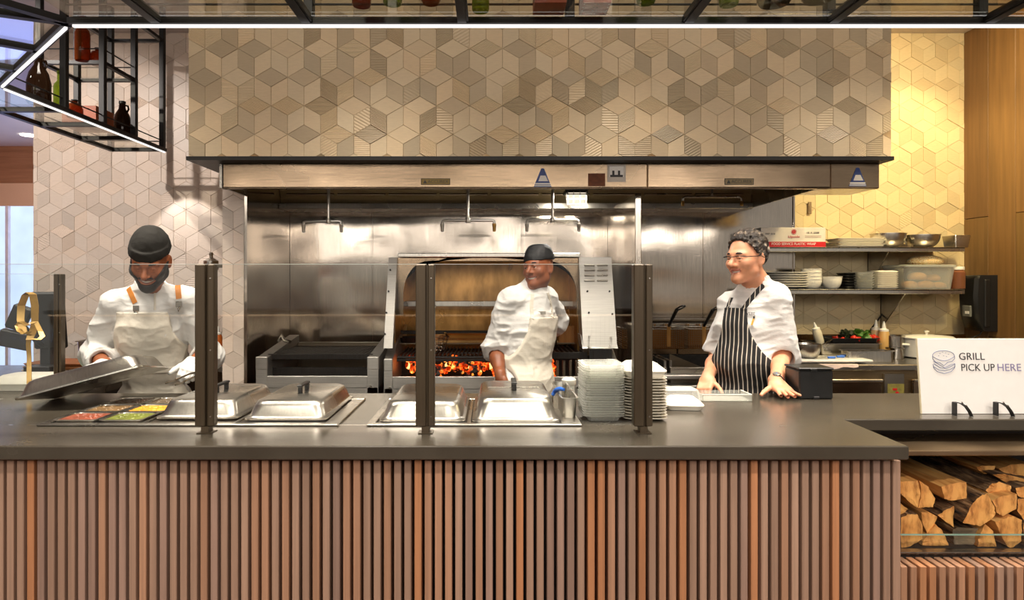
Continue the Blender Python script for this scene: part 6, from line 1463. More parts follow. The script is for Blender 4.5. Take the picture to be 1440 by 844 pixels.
class Person:
    """joints in room coordinates; torso frame R (side, forward, up)"""
    def __init__(s, **k): s.__dict__.update(k)
    def torso(s, f, g=0., legs=False):
        R = s.R
        f.ell(s.P, V(.165 * s.fat, .118 * s.belly, .13) + g, R, .05); f.ell(s.P * .45 + s.Ch * .55 + R[:, 1] * (s.belly - 1) * .05, V(.146 * s.fat, .108 * s.belly, .14) + g, R, .06); f.ell(s.Ch, V(.165 * s.fat ** .5, .115, .17) + g, R, .05)
        for S in (s.SL, s.SR): f.cap(s.N * .55 + s.Ch * .45, S, .07 + g * .8, .044 + g * .8, .04); f.cap(s.N + V(0, 0, .015), S * .8 + s.N * .2, .036 + g * .6, .034 + g * .6, .05)
        f.cap(s.Ch * .6 + s.N * .4, s.N, .075 + g, .052 + g * .4, .04)
    def arm(s, f, S, E, W, g=0., k=.02):
        f.cap(S, E, .049 + g, .043 + g, k); f.cap(E, E * .6 + W * .4, .042 + g, .041 + g, k); f.cap(E * .6 + W * .4, W, .041 + g, .027 + g, k)
    def sleeve(s, f, S, E, W, cuff, g, flare=0.):
        """cuff: share of the forearm that is covered (may be negative: ends above the elbow)"""
        if cuff <= 0:
            c = E + (S - E) * (-cuff); n = unit(c - S); f.cap(S, c + n * .05, .044 + g * .9, .05 + g + flare, .03, clip=[(c, n)])
            f.cap(c - n * .045, c + n * .06, .05, .046 + flare * .8, .004, 's', clip=[(c - n * .045, -n)])
        else:
            c = E + (W - E) * cuff; n = unit(W - E); f.cap(S, E, .044 + g * .9, .046 + g, .03); f.cap(E, c + n * .03, .046 + g, .040 + g + flare, .03, clip=[(c, n)])
            f.cap(c - n * .04, c + n * .05, .044, .037 + flare, .004, 's', clip=[(c - n * .04, -n)])
    def legs(s, f, g=0.):
        for q in (-1, 1):
            hip = s.P + s.R[:, 0] * q * .095 - V(0, 0, .05); kn = hip * 1.; kn[2] = .5; kn = kn + s.R[:, 1] * .02; an = kn * 1.; an[2] = .09; an = an - s.R[:, 1] * .03
            f.cap(hip, kn, .088 + g, .060 + g, .03); f.cap(kn, an, .060 + g, .048 + g, .03)
    def shoes(s, parent):
        for q in (-1, 1):
            c = s.P + s.R[:, 0] * q * .095; c[2] = .05; c = c + s.R[:, 1] * .05; f = Field(c - .22, c + V(.22, .22, .16), .007); f.ell(c, V(.05, .145, .05), s.R, .02); f.ell(c - s.R[:, 1] * .07 + V(0, 0, .03), V(.046, .06, .055), s.R, .02)
            f.keep(lambda x, y, z: .004 - z + 0 * x + 0 * y); make('shoe', f.mesh(1), M['shoe'], parent)
    def bounds(s, pad=.16, z0=None):
        J = np.array([s.P, s.Ch, s.N, s.SL, s.SR, s.EL, s.ER, s.WL, s.WR, s.H.c]); lo, hi = J.min(0) - pad, J.max(0) + pad; 
        if z0 is not None: lo[2] = z0
        return lo, hi
    def collar(s, f, r=.066, h=.04, th=.006):
        n = unit(s.H.c - s.N); n = unit(n + V(0, 0, 1.2)); a = s.N + n * .0; f.cap(a - n * .03, a + n * h, r + th, r + th - .004, .01, clip=[(a + n * h, n), (a - n * .06, -n)]); f.cap(a - n * .05, a + n * (h + .06), r - .004, r - .003, .004, 's')
def ray_hit(objs, px, py):
    d = Vector((px - CX, F, CY - py)).normalized(); o = Vector((0, 0, H)); best = None
    for ob in objs:
        off = ob.location + (ob.parent.location if ob.parent else Vector())
        bv = BVHTree.FromPolygons([v.co + off for v in ob.data.vertices], [p.vertices for p in ob.data.polygons]); h = bv.ray_cast(o, d)
        if h[0] is not None and (best is None or h[3] < best[3]): best = h
    return best
def build_body(s, name, label, skin, lip, h, hands):
    lo, hi = s.bounds(.15); hi[2] = s.H.c[2] + .16; lo[2] = s.P[2] - .17; f = Field(lo, hi, h)
    s.torso(f); 
    for S, E, W in ((s.SL, s.EL, s.WL), (s.SR, s.ER, s.WR)): s.arm(f, S, E, W)
    s.H.grow(f, 0, s.mouth, s.jaw, s.nose, s.lid, s.mw); f.cap(s.N, s.H.p(0, -.022, -.05), .058 * s.neck, .054 * s.neck, .025); hands(f, 0)
    body = make(name, f.mesh(1), [skin, lip], None, tuple(V(s.P[0], s.P[1], 0)), lambda P: s.H.lips(P))
    return tag(body, label, 'person')
# ================================================================ cook with the beanie
a = Person(R=axes(4, 6), fat=1.0, belly=1.0, P=A3(222, 566, 3.47), Ch=A3(214, 462, 3.37), N=A3(212, 409, 3.30), SL=A3(160, 427, 3.31), SR=A3(264, 421, 3.33), EL=A3(134, 500, 3.40), WL=A3(147, 512, 3.17), ER=A3(294, 502, 3.43), WR=A3(277, 506, 3.2),
           H=Head(A3(211, 367, 3.15), axes(12, 29, 4), 1.06, 1.2), mw=1.2, mouth=.0085, jaw=1.02, nose=1.08, neck=1.0, lid=.0065)
HA = [(lambda f, g: hand(f, a.WL, A3(124, 519, 3.06) - a.WL, V(-.2, -.5, .8), V(.6, -.7, .2), (.55, .6, .6, .65), .25, 1., g, (.7, .35))), (lambda f, g: hand(f, a.WR, A3(262, 526, 3.10) - a.WR, V(.3, -.6, .7), V(-.6, -.6, -.2), (.8, .85, .9, .9), .0, 1., g, (.6, .4)))]
SK = skin_mat('deep_brown_skin', (154, 90, 55))
A_ = build_body(a, 'person', 'person in a dark knit cap and white apron lifting a pan lid with gloved hands', SK, M['lip_dark'], .0036, lambda f, g: [h(f, g) for h in HA])
a.H.details(A_, M['iris'], M['hair_black'], gap=.0085, gaze=(0, -14))
for (W, hf) in ((a.WL, HA[0]), (a.WR, HA[1])):
    f = Field(W - .2, W + .2, .0034); hf(f, .0028); make('glove', f.mesh(1), M['glove'], A_)
lo, hi = a.bounds(.15, .82); f = Field(lo, hi, .0052); a.torso(f, .016)
a.sleeve(f, a.SL, a.EL, a.WL, .62, .019, .006); a.sleeve(f, a.SR, a.ER, a.WR, .62, .019, .006); a.collar(f, .063, .045)
f.wrinkle(.015, (6, 6, 11), 3); jk = make('chef_jacket', f.mesh(1), M['jacket'], A_)
for (E, W) in ((a.EL, a.WL), (a.ER, a.WR)):
    c = E + (W - E) * .62; n = unit(W - E); f = Field(c - .09, c + .09, .004); f.cap(c - n * .02, c + n * .018, .063, .060, .004, clip=[(c + n * .010, n), (c - n * .022, -n)]); f.cap(c - n * .06, c + n * .06, .048, .046, .003, 's'); make('cuff', f.mesh(1), M['jacket'], jk)
f = Field(V(a.P[0] - .26, a.P[1] - .22, .04), V(a.P[0] + .26, a.P[1] + .22, 1.1), .009); f.ell(a.P, V(.18, .135, .13), a.R, .04); a.legs(f, .014); f.wrinkle(.006, (8, 8, 8), 5); make('trousers', f.mesh(1), M['trouser'], A_); a.shoes(A_)
def loc_uv(s, x, y, z, o): 
    dx, dy, dz = x - o[0], y - o[1], z - o[2]; R = s.R; return dx * R[0, 0] + dy * R[1, 0] + dz * R[2, 0], dx * R[0, 1] + dy * R[1, 1] + dz * R[2, 1]
def make_apron(s, h, zbib, half_top, zwaist, half_waist, zbot, mat, parent, g=.028, seed=3, amp=.009, off=0., pw=1.6):
    lo, hi = V(s.P[0] - .3, min(s.P[1], s.N[1]) - .3, zbot), V(s.P[0] + .3, s.P[1] + .3, s.N[2] + .05); lo[0] = min(lo[0], s.Ch[0] - .28); hi[0] = max(hi[0], s.Ch[0] + .28)
    f = Field(lo, hi, h); s.torso(f, g - .004); f.ell(s.P, V(.19, .145, .15), s.R, .04); f.cap(s.P, V(s.P[0], s.P[1], .5), .15, .16, .06); f.wrinkle(amp, (7, 7, 9), seed, band=.06)
    f.D = np.maximum(f.D, -f.D - .016)
    def reg(x, y, z):
        u, v = loc_uv(s, x, y, z, s.Ch); t = np.clip((zbib - z) / (zbib - zwaist), 0, 1); hw = half_top + (half_waist - half_top) * t ** pw
        return np.maximum(np.maximum(np.abs(u - off * (1 - t ** pw)) - hw, z - zbib + 0 * u), -v - .02)
    f.keep(reg); return make('apron', f.mesh(1), mat, parent)
ap = make_apron(a, .0044, Z(440, 3.22), .125, 1.10, .20, .62, M['apron_w'], A_, .034)
ap2 = Field(V(a.P[0] - .26, a.P[1] - .25, 1.0), V(a.P[0] + .26, a.P[1] + .25, 1.09), .005); a.torso(ap2, .030); ap2.ell(a.P, V(.196, .15, .15), a.R, .04); ap2.D = np.maximum(ap2.D - .003, -ap2.D - .016); ap2.keep(lambda x, y, z: np.abs(z - 1.045) - .016 + 0 * x + 0 * y); make('waist_tie', ap2.mesh(1), M['apron_w'], ap)
def strap(s, pts, width, objs, mat, parent, name='strap', th=.0035):
    """flat band laid on the cloth along points seen in the photo"""
    P_ = []
    for a, b in zip(pts, pts[1:]):
        for k in range(6):
            h_ = ray_hit(objs, a[0] + (b[0] - a[0]) * k / 6, a[1] + (b[1] - a[1]) * k / 6)
            if h_: P_.append((h_[0], h_[1]))
    S = []
    for k in range(len(P_)):
        p, n = P_[k]; a = P_[max(0, k - 1)][0]; b = P_[min(len(P_) - 1, k + 1)][0]; d = (b - a).normalized(); n = (n + (P_[max(0, k - 1)][1] + P_[min(len(P_) - 1, k + 1)][1]) * .5).normalized(); u = d.cross(n).normalized() * width
        S.append([p + u - n * .004, p + u + n * th, p - u + n * th, p - u - n * .004])
    w = MB(); w.ring(S); return w.build(name, mat, parent, smooth=50)
M['leather'] = plain('tan_leather_strap', (196, 122, 44), .5, 0, .15, 20); M['leather_d'] = plain('dark_leather_strap', (110, 84, 80), .5, 0, .15, 20)
for (p0, p1, p2, nm) in (((176, 392, 3.30), (182, 408, 3.22), (192, 430, 3.18), 'l'), ((248, 390, 3.30), (250, 402, 3.22), (252, 424, 3.19), 'r')):
    s_ = strap(a, [p0[:2], p1[:2], p2[:2]], .013, [jk, ap], M['leather'], ap)
    w = MB(); c = Vector(A3(p2[0] + (0 if nm == 'r' else 1), p2[1] + 2, p2[2] - .02)); 
    hit = ray_hit([jk, ap], p2[0], p2[1] + 3); c = hit[0] + Vector((0, -.006, 0)) if hit else c
    w.box(c.x - .015, c.x + .015, c.y - .003, c.y + .003, c.z - .018, c.z + .012, .002); w.box(c.x - .012, c.x + .012, c.y - .005, c.y - .002, c.z - .012, c.z + .004, .001); w.tube([c + Vector((-.008, 0, -.018)), c + Vector((0, -.002, -.04)), c + Vector((.008, 0, -.018))], .0025, 6); w.build('buckle', M['steel'], s_)
# placket of the jacket
w = MB(); pts = []
for py in (412, 420, 428, 436): 
    h_ = ray_hit([jk], 218, py)
    if h_: pts.append(h_[0] + Vector((0, -.002, 0)))
if len(pts) > 1: w.tube(pts, .005, 6); w.build('placket', M['apron_w'], jk)
# knit cap with turned-up brim
Hd = a.H; f = Field(Hd.c - .2, Hd.c + .22, .0045); f.ell(Hd.p(0, -.022, .056), V(.084, .100, .104) * Hd.k, Hd.R, .02)
def plane(Hd, u, v, w, n): p = Hd.p(u, v, w); m = Hd.R @ unit(V(*n)); return lambda x, y, z: (x - p[0]) * m[0] + (y - p[1]) * m[1] + (z - p[2]) * m[2]
f.keep(plane(Hd, 0, 0, .060, (0, -.12, -1)))
f2 = Field(Hd.c - .2, Hd.c + .22, .0045); f2.ell(Hd.p(0, -.016, .046), V(.0875, .106, .12) * Hd.k, Hd.R, .02); f2.keep(plane(Hd, 0, 0, .050, (0, -.18, -1))); f2.keep(plane(Hd, 0, 0, .088, (0, .10, 1)))
f2.D += .0; f.D = np.minimum(f.D, f2.D); h_ = np.clip(f.D, -.02, .02); f.wrinkle(.003, (22, 22, 22), 4); make('knit_cap', f.mesh(2), M['beanie'], A_)
# beard
f = Field(Hd.c - .16, Hd.c + .16, .0036); Hd.grow(f, .0065, 0, a.jaw, a.nose)
Pb = f.ax; x, y, z = f.ax[0][:, None, None], f.ax[1][None, :, None], f.ax[2][None, None, :]
q = [((x - Hd.c[0]) * Hd.R[0, i] + (y - Hd.c[1]) * Hd.R[1, i] + (z - Hd.c[2]) * Hd.R[2, i]) / Hd.k for i in range(3)]
reg = np.maximum(np.maximum(q[2] - (-.066 + np.clip((np.abs(q[0]) - .026) * 1.5, 0, .075)), -q[1] - .01 + .0 * q[0]), -(np.sqrt((q[0] / .039) ** 2 + ((q[2] + .060) / .0165) ** 2) - 1) * .02)
reg = np.minimum(reg, np.maximum(np.maximum(np.abs(q[0]) - .028, np.abs(q[2] + .0425) - .004), .05 - q[1]))
f.D = np.maximum(f.D, reg.astype(np.float32)); f.wrinkle(.0016, (90, 90, 90), 2); make('beard', f.mesh(1), M['hair_black'], A_)
# lid in the gloved hand, seen edge on, and the tongs
L_ = lid(0, 0, 0, 'pan lid tilted up by a gloved hand over the sauce pans', handle=False, w_=.325, d_=.53, h=.07)
pc = at(136, 539, 2.93); ax_ = Vector((math.cos(.26), .12, math.sin(.26))).normalized(); ay = Vector((0, -.97, .13)); ay = (ay - ax_ * ay.dot(ax_)).normalized(); az = ax_.cross(ay) * -1
Rl = Matrix((ay.cross(az) * 0 + ay, ax_, ay.cross(ax_))).transposed()
L_.location = pc; L_.rotation_euler = Rl.to_euler()
g = thing('serving_tongs', 'steel serving tongs in the gloved hand beside the first post', 'tongs', at(260, 532, 3.08)); w = MB()
for k, (x0, y0, x1, y1) in enumerate(((284, 521, 247, 534), (284, 527, 258, 537))):
    b = at(x1, y1, 3.03); a0 = at(x0, y0, 3.14); w = MB(); w.tube([a0, a0.lerp(b, .5) + Vector((0, 0, .004)), b], [.004, .004, .005], 8)
    d = (b - a0).normalized(); n = d.cross(Vector((0, 0, 1))).normalized(); S = []
    for t_, r_ in ((0, .006), (.3, .014), (.7, .017), (1, .004)): c = b + d * .05 * t_; S.append([c + n * r_, c + Vector((0, 0, .002)), c - n * r_, c - Vector((0, 0, .004))])
    w.ring(S); w.build('tong_arm', M['steel_dark'], g)

# ================================================================ cook at the grill
b = Person(R=axes(48, 4), fat=.96, belly=.98, P=A3(735, 540, 3.68), Ch=A3(743, 456, 3.70), N=A3(752, 405, 3.69), SL=A3(717, 423, 3.61), SR=A3(768, 419, 3.80), EL=A3(697, 490, 3.66), WL=A3(704, 530, 3.50), ER=A3(783, 452, 3.93), WR=A3(777, 461, 4.08),
           H=Head(A3(757, 378, 3.66), axes(-38, -2, -6), .96, 1.1), mw=1.1, mouth=.0068, jaw=1.0, nose=1.05, neck=.95, lid=.0085)
HB_ = [(lambda f, g: hand(f, b.WL, V(.12, -.15, -1), V(-.8, -.6, 0), V(.5, -.8, 0), (.35, .4, .45, .5), .05, .97, g)), (lambda f, g: hand(f, b.WR, V(.0, .75, -.5), V(.9, .0, .3), V(0, -.4, .9), (.9, .95, 1., 1.), .0, .95, g))]
SK2 = skin_mat('dark_brown_skin', (136, 78, 48))
B_ = build_body(b, 'person', 'person in a black skull cap and white apron looking back from the fiery grill', SK2, M['lip_dark'], .004, lambda f, g: [h(f, g) for h in HB_])
b.H.details(B_, M['iris'], M['hair_black'])
lo, hi = b.bounds(.15, .86); f = Field(lo, hi, .0052); b.torso(f, .018); b.sleeve(f, b.SL, b.EL, b.WL, .12, .026, .008); b.sleeve(f, b.SR, b.ER, b.WR, .55, .018, .006); b.collar(f, .060, .035)
f.wrinkle(.016, (6, 6, 11), 23); jb = make('chef_jacket', f.mesh(1), M['jacket'], B_)
f = Field(V(b.P[0] - .26, b.P[1] - .24, .04), V(b.P[0] + .26, b.P[1] + .24, 1.08), .007); f.ell(b.P, V(.182, .138, .14), b.R, .04); b.legs(f, .018); f.wrinkle(.009, (8, 8, 7), 15); make('trousers', f.mesh(1), M['trouser'], B_); b.shoes(B_)
ab = make_apron(b, .0044, Z(446, 3.62), .12, 1.07, .19, .60, M['apron_w'], B_, .036, 23, .009)
strap(b, [(749, 414), (747, 430), (749, 452)], .010, [jb, ab], M['apron_w'], ab); strap(b, [(770, 412), (775, 428), (777, 450)], .010, [jb, ab], M['apron_w'], ab)
h_ = ray_hit([ab, jb], 762, 440)
if h_:
    c = h_[0] + Vector((0, -.004, 0)); w = MB(); w.box(c.x - .022, c.x + .022, c.y - .002, c.y + .002, c.z - .009, c.z + .009, .001, mat=None); w.build('name_badge', M['steel_bright'], ab)
Hd = b.H; f = Field(Hd.c - .2, Hd.c + .2, .0045); f.ell(Hd.p(0, -.016, .048), V(.083, .103, .090) * Hd.k, Hd.R, .02); f.cap(Hd.p(0, -.02, .06), Hd.p(0, -.02, .082), .082 * Hd.k, .078 * Hd.k, .02)
f.keep(plane(Hd, 0, 0, .045, (0, -.10, -1))); f.keep(plane(Hd, 0, 0, .142, (0, .05, 1))); f.wrinkle(.004, (14, 14, 20), 6); make('skull_cap', f.mesh(2), M['cap_black'], B_)
g = thing('grill_tongs', 'dark grill tongs held over the grate by the cook in the skull cap', 'tongs', tuple(A3(779, 476, 4.15)))
for dx in (-.006, .012):
    w = MB(); p0 = Vector(A3(776, 455, 4.08)) + Vector((dx * .3, .02, 0)); p1 = Vector(A3(782 if dx > 0 else 778, 491, 4.26)); w.tube([p0, p0.lerp(p1, .5) + Vector((dx, 0, .004)), p1], [.006, .005, .004], 8); w.build('tong_arm', M['iron'], g)

# ================================================================ man in the striped apron
c_ = Person(R=axes(-36, 2), fat=1.13, belly=1.32, P=A3(1056, 560, 3.50), Ch=A3(1058, 462, 3.46), N=A3(1063, 399, 3.43), SL=A3(1029, 428, 3.55), SR=A3(1091, 418, 3.36), EL=A3(1009, 500, 3.62), WL=A3(995, 531, 3.42), ER=A3(1100, 500, 3.37), WR=A3(1091, 538, 3.13),
            H=Head(A3(1049, 364, 3.38), axes(-60, 2, 0), 1.07, 1.08), mw=1.08, mouth=.0062, jaw=1.06, nose=1.15, neck=1.12, lid=.0075)
def hc(f, g):
    W = c_.WR; return hand(f, W, V(.05, -.94, -.30), V(0, -.25, 1), V(-1, 0, 0), (-.10, -.08, -.08, -.06), .55, 1.03, g, (.55, .15), .1)
HC = [(lambda f, g: hand(f, c_.WL, A3(990, 548, 3.36) - c_.WL, V(-.6, -.7, .2), V(.2, -.9, 0), (.5, .55, .6, .6), .0, 1., g)), hc]
SK3 = skin_mat('fair_ruddy_skin', (222, 158, 122))
C_ = build_body(c_, 'person', 'person with glasses and dark curly hair in a black striped apron leaning on the counter', SK3, M['lip'], .0036, lambda f, g: [h(f, g) for h in HC])
c_.H.details(C_, M['iris'], M['hair_black'])
lo, hi = c_.bounds(.19, .80); f = Field(lo, hi, .0052); c_.torso(f, .018); c_.sleeve(f, c_.SL, c_.EL, c_.WL, -.06, .024, .006); c_.sleeve(f, c_.SR, c_.ER, c_.WR, .02, .032, .026); c_.collar(f, .068, .045)
f.wrinkle(.015, (5, 5, 9), 33); jc = make('chef_jacket', f.mesh(1), M['jacket'], C_)
f = Field(V(c_.P[0] - .3, c_.P[1] - .28, .04), V(c_.P[0] + .3, c_.P[1] + .28, 1.05), .009); f.ell(c_.P, V(.2, .17, .14), c_.R, .04); c_.legs(f, .02); f.wrinkle(.006, (8, 8, 8), 5); make('trousers', f.mesh(1), M['trouser_dark'], C_); c_.shoes(C_)
t = NT('black_apron_with_white_pinstripes'); tc = t.n('ShaderNodeTexCoord'); dt = t.n('ShaderNodeVectorMath', operation='DOT_PRODUCT'); t.l(tc.outputs['Object'], dt.inputs[0]); dt.inputs[1].default_value = tuple(c_.R[:, 0])
nz = t.noise(4, 2); ad = t.n('ShaderNodeMath', operation='MULTIPLY_ADD'); t.l(nz.outputs[0], ad.inputs[0]); ad.inputs[1].default_value = .012; t.l(dt.outputs['Value'], ad.inputs[2])
ml = t.n('ShaderNodeMath', operation='MULTIPLY'); ml.inputs[1].default_value = 1 / .0225; t.l(ad.outputs[0], ml.inputs[0]); fr = t.n('ShaderNodeMath', operation='FRACT'); t.l(ml.outputs[0], fr.inputs[0])
col = t.ramp(fr.outputs[0], [(.0, lin((24, 22, 22))), (.74, lin((24, 22, 22))), (.80, lin((206, 196, 180))), (.94, lin((206, 196, 180))), (1.0, lin((24, 22, 22)))]); M['apron_s'] = t.surf(col, .8)
ac = make_apron(c_, .0044, Z(434, 3.30), .062, 1.0, .26, .60, M['apron_s'], C_, .041, 33, .006, .055, 2.4)
st = strap(c_, [(1074, 401), (1066, 409), (1055, 422), (1043, 438)], .012, [jc, ac], M['apron_s'], ac, 'neck_strap'); st2 = strap(c_, [(1029, 419), (1021, 437)], .010, [jc, ac], M['apron_s'], ac, 'neck_strap')
# embroidered word, pen
h_ = ray_hit([jc], 1055, 442)
if h_:
    p = h_[0] - Vector(C_.location); y_ = math.atan2(h_[1].x, -h_[1].y); letters('WEBE', .052, M['ink'], jc, Matrix.Translation(p + h_[1] * .006) @ Matrix.Rotation(y_, 4, 'Z') @ Matrix.Rotation(PI / 2, 4, 'X'), 'embroidery', .016)
h1, h2 = ray_hit([jc], 1059, 448), ray_hit([jc], 1056, 457)
if h1 and h2: g = thing('pen', 'yellow pen clipped in the pocket of the white jacket', 'pen', tuple(h2[0])); w = MB(); w.tube([h2[0] + Vector((0, -.008, 0)), h1[0] + Vector((0, -.008, 0))], .004, 8); w.build('barrel', plain('yellow_pen', (222, 170, 50), .4), g); w = MB(); w.tube([h1[0] + Vector((0, -.008, 0)), h1[0] + Vector((.002, -.008, .012))], .0042, 8); w.build('cap', M['black'], g)
# hair: curly cap of the skull above the hairline
Hd = c_.H; f = Field(Hd.c - .17, Hd.c + .18, .004); f.ell(Hd.p(0, -.020, .044), V(.0825, .100, .101) * Hd.k, Hd.R, .02)
x, y, z = f.ax[0][:, None, None], f.ax[1][None, :, None], f.ax[2][None, None, :]
q = [((x - Hd.c[0]) * Hd.R[0, i] + (y - Hd.c[1]) * Hd.R[1, i] + (z - Hd.c[2]) * Hd.R[2, i]) / Hd.k for i in range(3)]
line_ = np.where(q[1] > .0, .012 + (q[1]) * 1.32, .012 + q[1] * .95)        # hairline: temple up to the brow, down behind the ear
line_ = np.where(q[1] < -.025, np.maximum(-.07, .012 + (q[1]) * 1.5), line_); f.D = np.maximum(f.D, (line_ - q[2]).astype(np.float32) * .8)
f.wrinkle(.014, (52, 52, 52), 8, .4); t = NT('dark_hair_with_grey_streaks'); nz = t.noise(34, 4); n2 = t.noise(70, 4); M['hair_c'] = t.surf(t.ramp(nz.outputs[0], [(.35, lin((30, 24, 20))), (.55, lin((58, 48, 40))), (.70, lin((176, 158, 138)))]), .55, 0, t.bump(n2.outputs[0], .8, .01))
make('hair', f.mesh(1), M['hair_c'], C_)
# glasses: part of what he wears
w = MB(); P_ = lambda u, v, w_: Vector(Hd.p(u, v, w_))
for q_ in (-1, 1):
    w.tube([P_(q_ * .010, .101, .010), P_(q_ * .030, .102, .014), P_(q_ * .052, .093, .012), P_(q_ * .064, .082, .010), P_(q_ * .080, .045, .011), P_(q_ * .088, .0, .012), P_(q_ * .089, -.02, .004)], [.0022] * 4 + [.0018] * 3, 8)
w.tube([P_(-.010, .101, .010), P_(0, .107, .009), P_(.010, .101, .010)], .0018, 8); gl = w.build('glasses', M['black'], C_, smooth=60)
for q_ in (-1, 1):
    w = MB(); pts = [P_(q_ * (.031 + .020 * math.cos(k * PI / 8)), .099 - .004 * abs(math.cos(k * PI / 8)) - (.0035 if math.cos(k * PI / 8) > .3 else 0), -.001 + .014 * math.sin(k * PI / 8)) for k in range(16)]
    o2 = [p + Vector(Hd.R[:, 1]) * .0015 for p in pts]; w.ring([pts, o2]); w.build('lens', M['glass'], gl)
# watch and red band on the wrist, bracelet on the other
W, E = c_.WR, c_.ER; n = unit(E - W)
def band(c, n, r, wid, th, mat, name, parent):
    f = Field(c - .06, c + .06, .003); f.cap(c - n * wid, c + n * wid, r + th, r + th, .002, clip=[(c + n * wid / 2, n), (c - n * wid / 2, -n)]); f.cap(c - n * .05, c + n * .05, r - .001, r - .001, .002, 's'); return make(name, f.mesh(1), mat, parent)
wt = band(W + n * .022, n, .0285, .016, .0035, M['steel_bright'], 'watch', C_)
up_ = unit(V(-.35, -.75, .7) - n * (V(-.35, -.75, .7) @ n)); cw = Vector(W + n * .022 + up_ * .031); w = MB(); Rz = Vector(up_).to_track_quat('Z', 'Y').to_matrix(); w.lathe([(.0, 0), (.017, 0), (.0185, .003), (.017, .007), (.014, .008)], cw, 20, mat=Rz); w.build('watch_case', M['steel_bright'], wt)
w = MB(); w.lathe([(.0142, .0075), (.0, .0082)], cw, 20, mat=Rz); w.build('watch_dial', plain('blue_dial', (90, 140, 190), .2), wt)
band(W + n * .046, n, .0305, .006, .002, M['red'], 'wrist_band', C_); W2, E2 = c_.WL, c_.EL; n2_ = unit(E2 - W2); band(W2 + n2_ * .03, n2_, .029, .007, .0025, M['steel'], 'bracelet', C_)
# ---------------------------------------------------------------- camera, light
cam = bpy.data.cameras.new('camera'); co = bpy.data.objects.new('camera', cam); COL.objects.link(co)
co.location = (0, 0, H); co.rotation_euler = (PI / 2, 0, 0)
cam.sensor_width = 36; cam.lens = F / 1440 * 36; cam.shift_x = (720 - CX) / 1440; cam.shift_y = -(422 - CY) / 1440
cam.clip_start = .05
sc = bpy.context.scene; sc.camera = co
def area(name, loc, target, size, energy, col, sy=None, spread=None):
    l = bpy.data.lights.new(name, 'AREA'); l.energy = energy; l.color = col; l.size = size
    if sy: l.shape = 'RECTANGLE'; l.size_y = sy
    if spread: l.spread = math.radians(spread)
    o = bpy.data.objects.new(name, l); COL.objects.link(o); o.location = loc
    o.rotation_euler = (Vector(target) - Vector(loc)).to_track_quat('-Z', 'Y').to_euler(); return o
def spot(name, loc, target, energy, col, ang=60, blend=.5, r=.04):
    l = bpy.data.lights.new(name, 'SPOT'); l.energy = energy; l.color = col; l.spot_size = math.radians(ang); l.spot_blend = blend; l.shadow_soft_size = r
    o = bpy.data.objects.new(name, l); COL.objects.link(o); o.location = loc
    o.rotation_euler = (Vector(target) - Vector(loc)).to_track_quat('-Z', 'Y').to_euler(); return o
WARM = (1, .80, .58); SOFT = (1, .9, .78); COOL = (.72, .82, 1)
wd = bpy.data.worlds.new('hall_light'); sc.world = wd; wd.use_nodes = True
bg = wd.node_tree.nodes['Background']; bg.inputs[0].default_value = (1, .92, .82, 1); bg.inputs[1].default_value = .42
# ceiling lamps of the dining hall, in front of the counter
for i, x in enumerate((-2.8, -1.7, -.6, .5, 1.6, 2.7)):
    spot('hall_spot', (x, -.1, CEIL - .1), (x, 2.3, .72), 130, SOFT, 42, .9, .08)
for i, x in enumerate((-2.2, -.7, .8, 2.2)):
    spot('hall_spot', (x, 1.2, CEIL - .1), (x, 3.0, 1.0), 42, SOFT, 56, .9, .08)
for i, x in enumerate((-1.3, 0.3, 1.9)):
    spot('bulkhead_spot', (x, 1.9, CEIL - .06), (x, 3.62, 2.9), 3.5, WARM, 100, .9, .08)
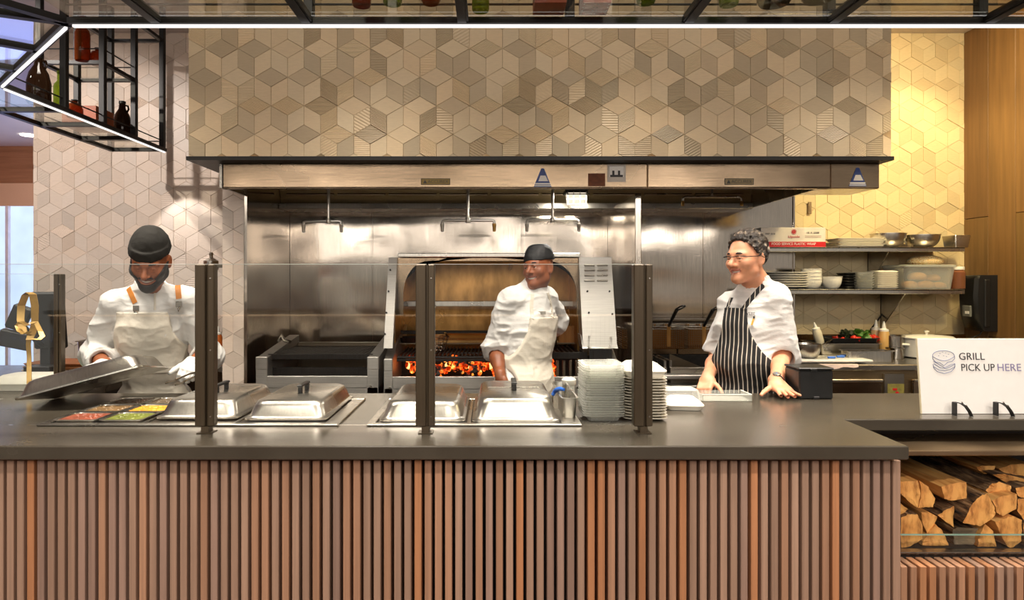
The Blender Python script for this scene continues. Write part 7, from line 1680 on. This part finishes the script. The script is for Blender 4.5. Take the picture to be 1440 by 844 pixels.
# work lights over the counter and aisle
for i, x in enumerate((-1.9, -.6, .7, 2.0)):
    area('counter_light', (x, 2.75, CEIL - .05), (x, 2.85, 0), .5, 20, SOFT, spread=85)
for i, x in enumerate((-2.6, 0, 2.6)):
    area('hall_fill', (x, -2.4, CEIL - .1), (x * .85, 3.4, 1.3), 2.3, 60, (1, .92, .83), sy=1.6)  # unseen fill lights, added to brighten the counter side
    area('hall_strip', (x, -3.5, 2.3), (x * .9, 3.4, 1.6), 2.2, 4, (1, .92, .84), sy=.05)
# lamps inside the canopy
area('hood_lamp', (X(811, 4.3), 4.25, 2.06), (X(811, 4.3), 4.3, 0), .25, 14, (1, .93, .82))
area('hood_lamp', (-.9, 4.2, 2.2), (-.9, 4.2, 0), .25, 10, (1, .96, .9))
area('hood_lamp', (.1, 4.2, 2.2), (.1, 4.2, 0), .25, 9, (1, .96, .9))
area('hood_lamp', (1.3, 4.25, 2.2), (1.3, 4.3, 0), .2, 6, (1, .9, .75))
# wash on the tiles
spot('shelf_spot', (2.85, 3.72, CEIL - .12), (2.95, 4.9, 1.9), 95, (1, .80, .40), 80, .5, .05)
area('shelf_fill', (2.95, 3.85, CEIL - .05), (2.8, 4.6, 1.4), .6, 36, (1, .82, .48))
spot('shelf_front_fill', (2.3, 1.6, CEIL - .1), (2.9, 4.9, 1.25), 130, (1, .80, .42), 34, .7, .06)  # added fill lamp, lifts the tiles shaded by the shelves
spot('wall_wash', (-2.34, 4.60, 2.36), (-2.2, 4.86, 1.5), 14, (1, .94, .88), 70, .3, .015)
area('corridor_blue', (-5.2, 6.5, .8), (-5, 6.5, 4), 1.6, 22, (.34, .42, 1))
area('corridor_warm_fill', (-4.6, 7.2, CEIL - .15), (-4.6, 9, 2.2), .8, 30, (1, .88, .74))  # added lamp, brightens the wood band at the corridor end
spot('left_bay_spot', (-3.3, 2.5, CEIL - .1), (-2.9, 4.9, 1.5), 180, (1, .9, .82), 75, .5, .03)
vs_ = sc.view_settings; vs_.view_transform = 'Standard'; vs_.look = 'None'; vs_.gamma = 1; vs_.use_curve_mapping = False; vs_.exposure = 0.15
sc.cycles.use_denoising = True
sc.cycles.max_bounces = 8; sc.cycles.transparent_max_bounces = 24; sc.cycles.glossy_bounces = 4; sc.cycles.diffuse_bounces = 4
sc.cycles.sample_clamp_indirect = 6
sc.cycles.caustics_reflective = False; sc.cycles.caustics_refractive = False
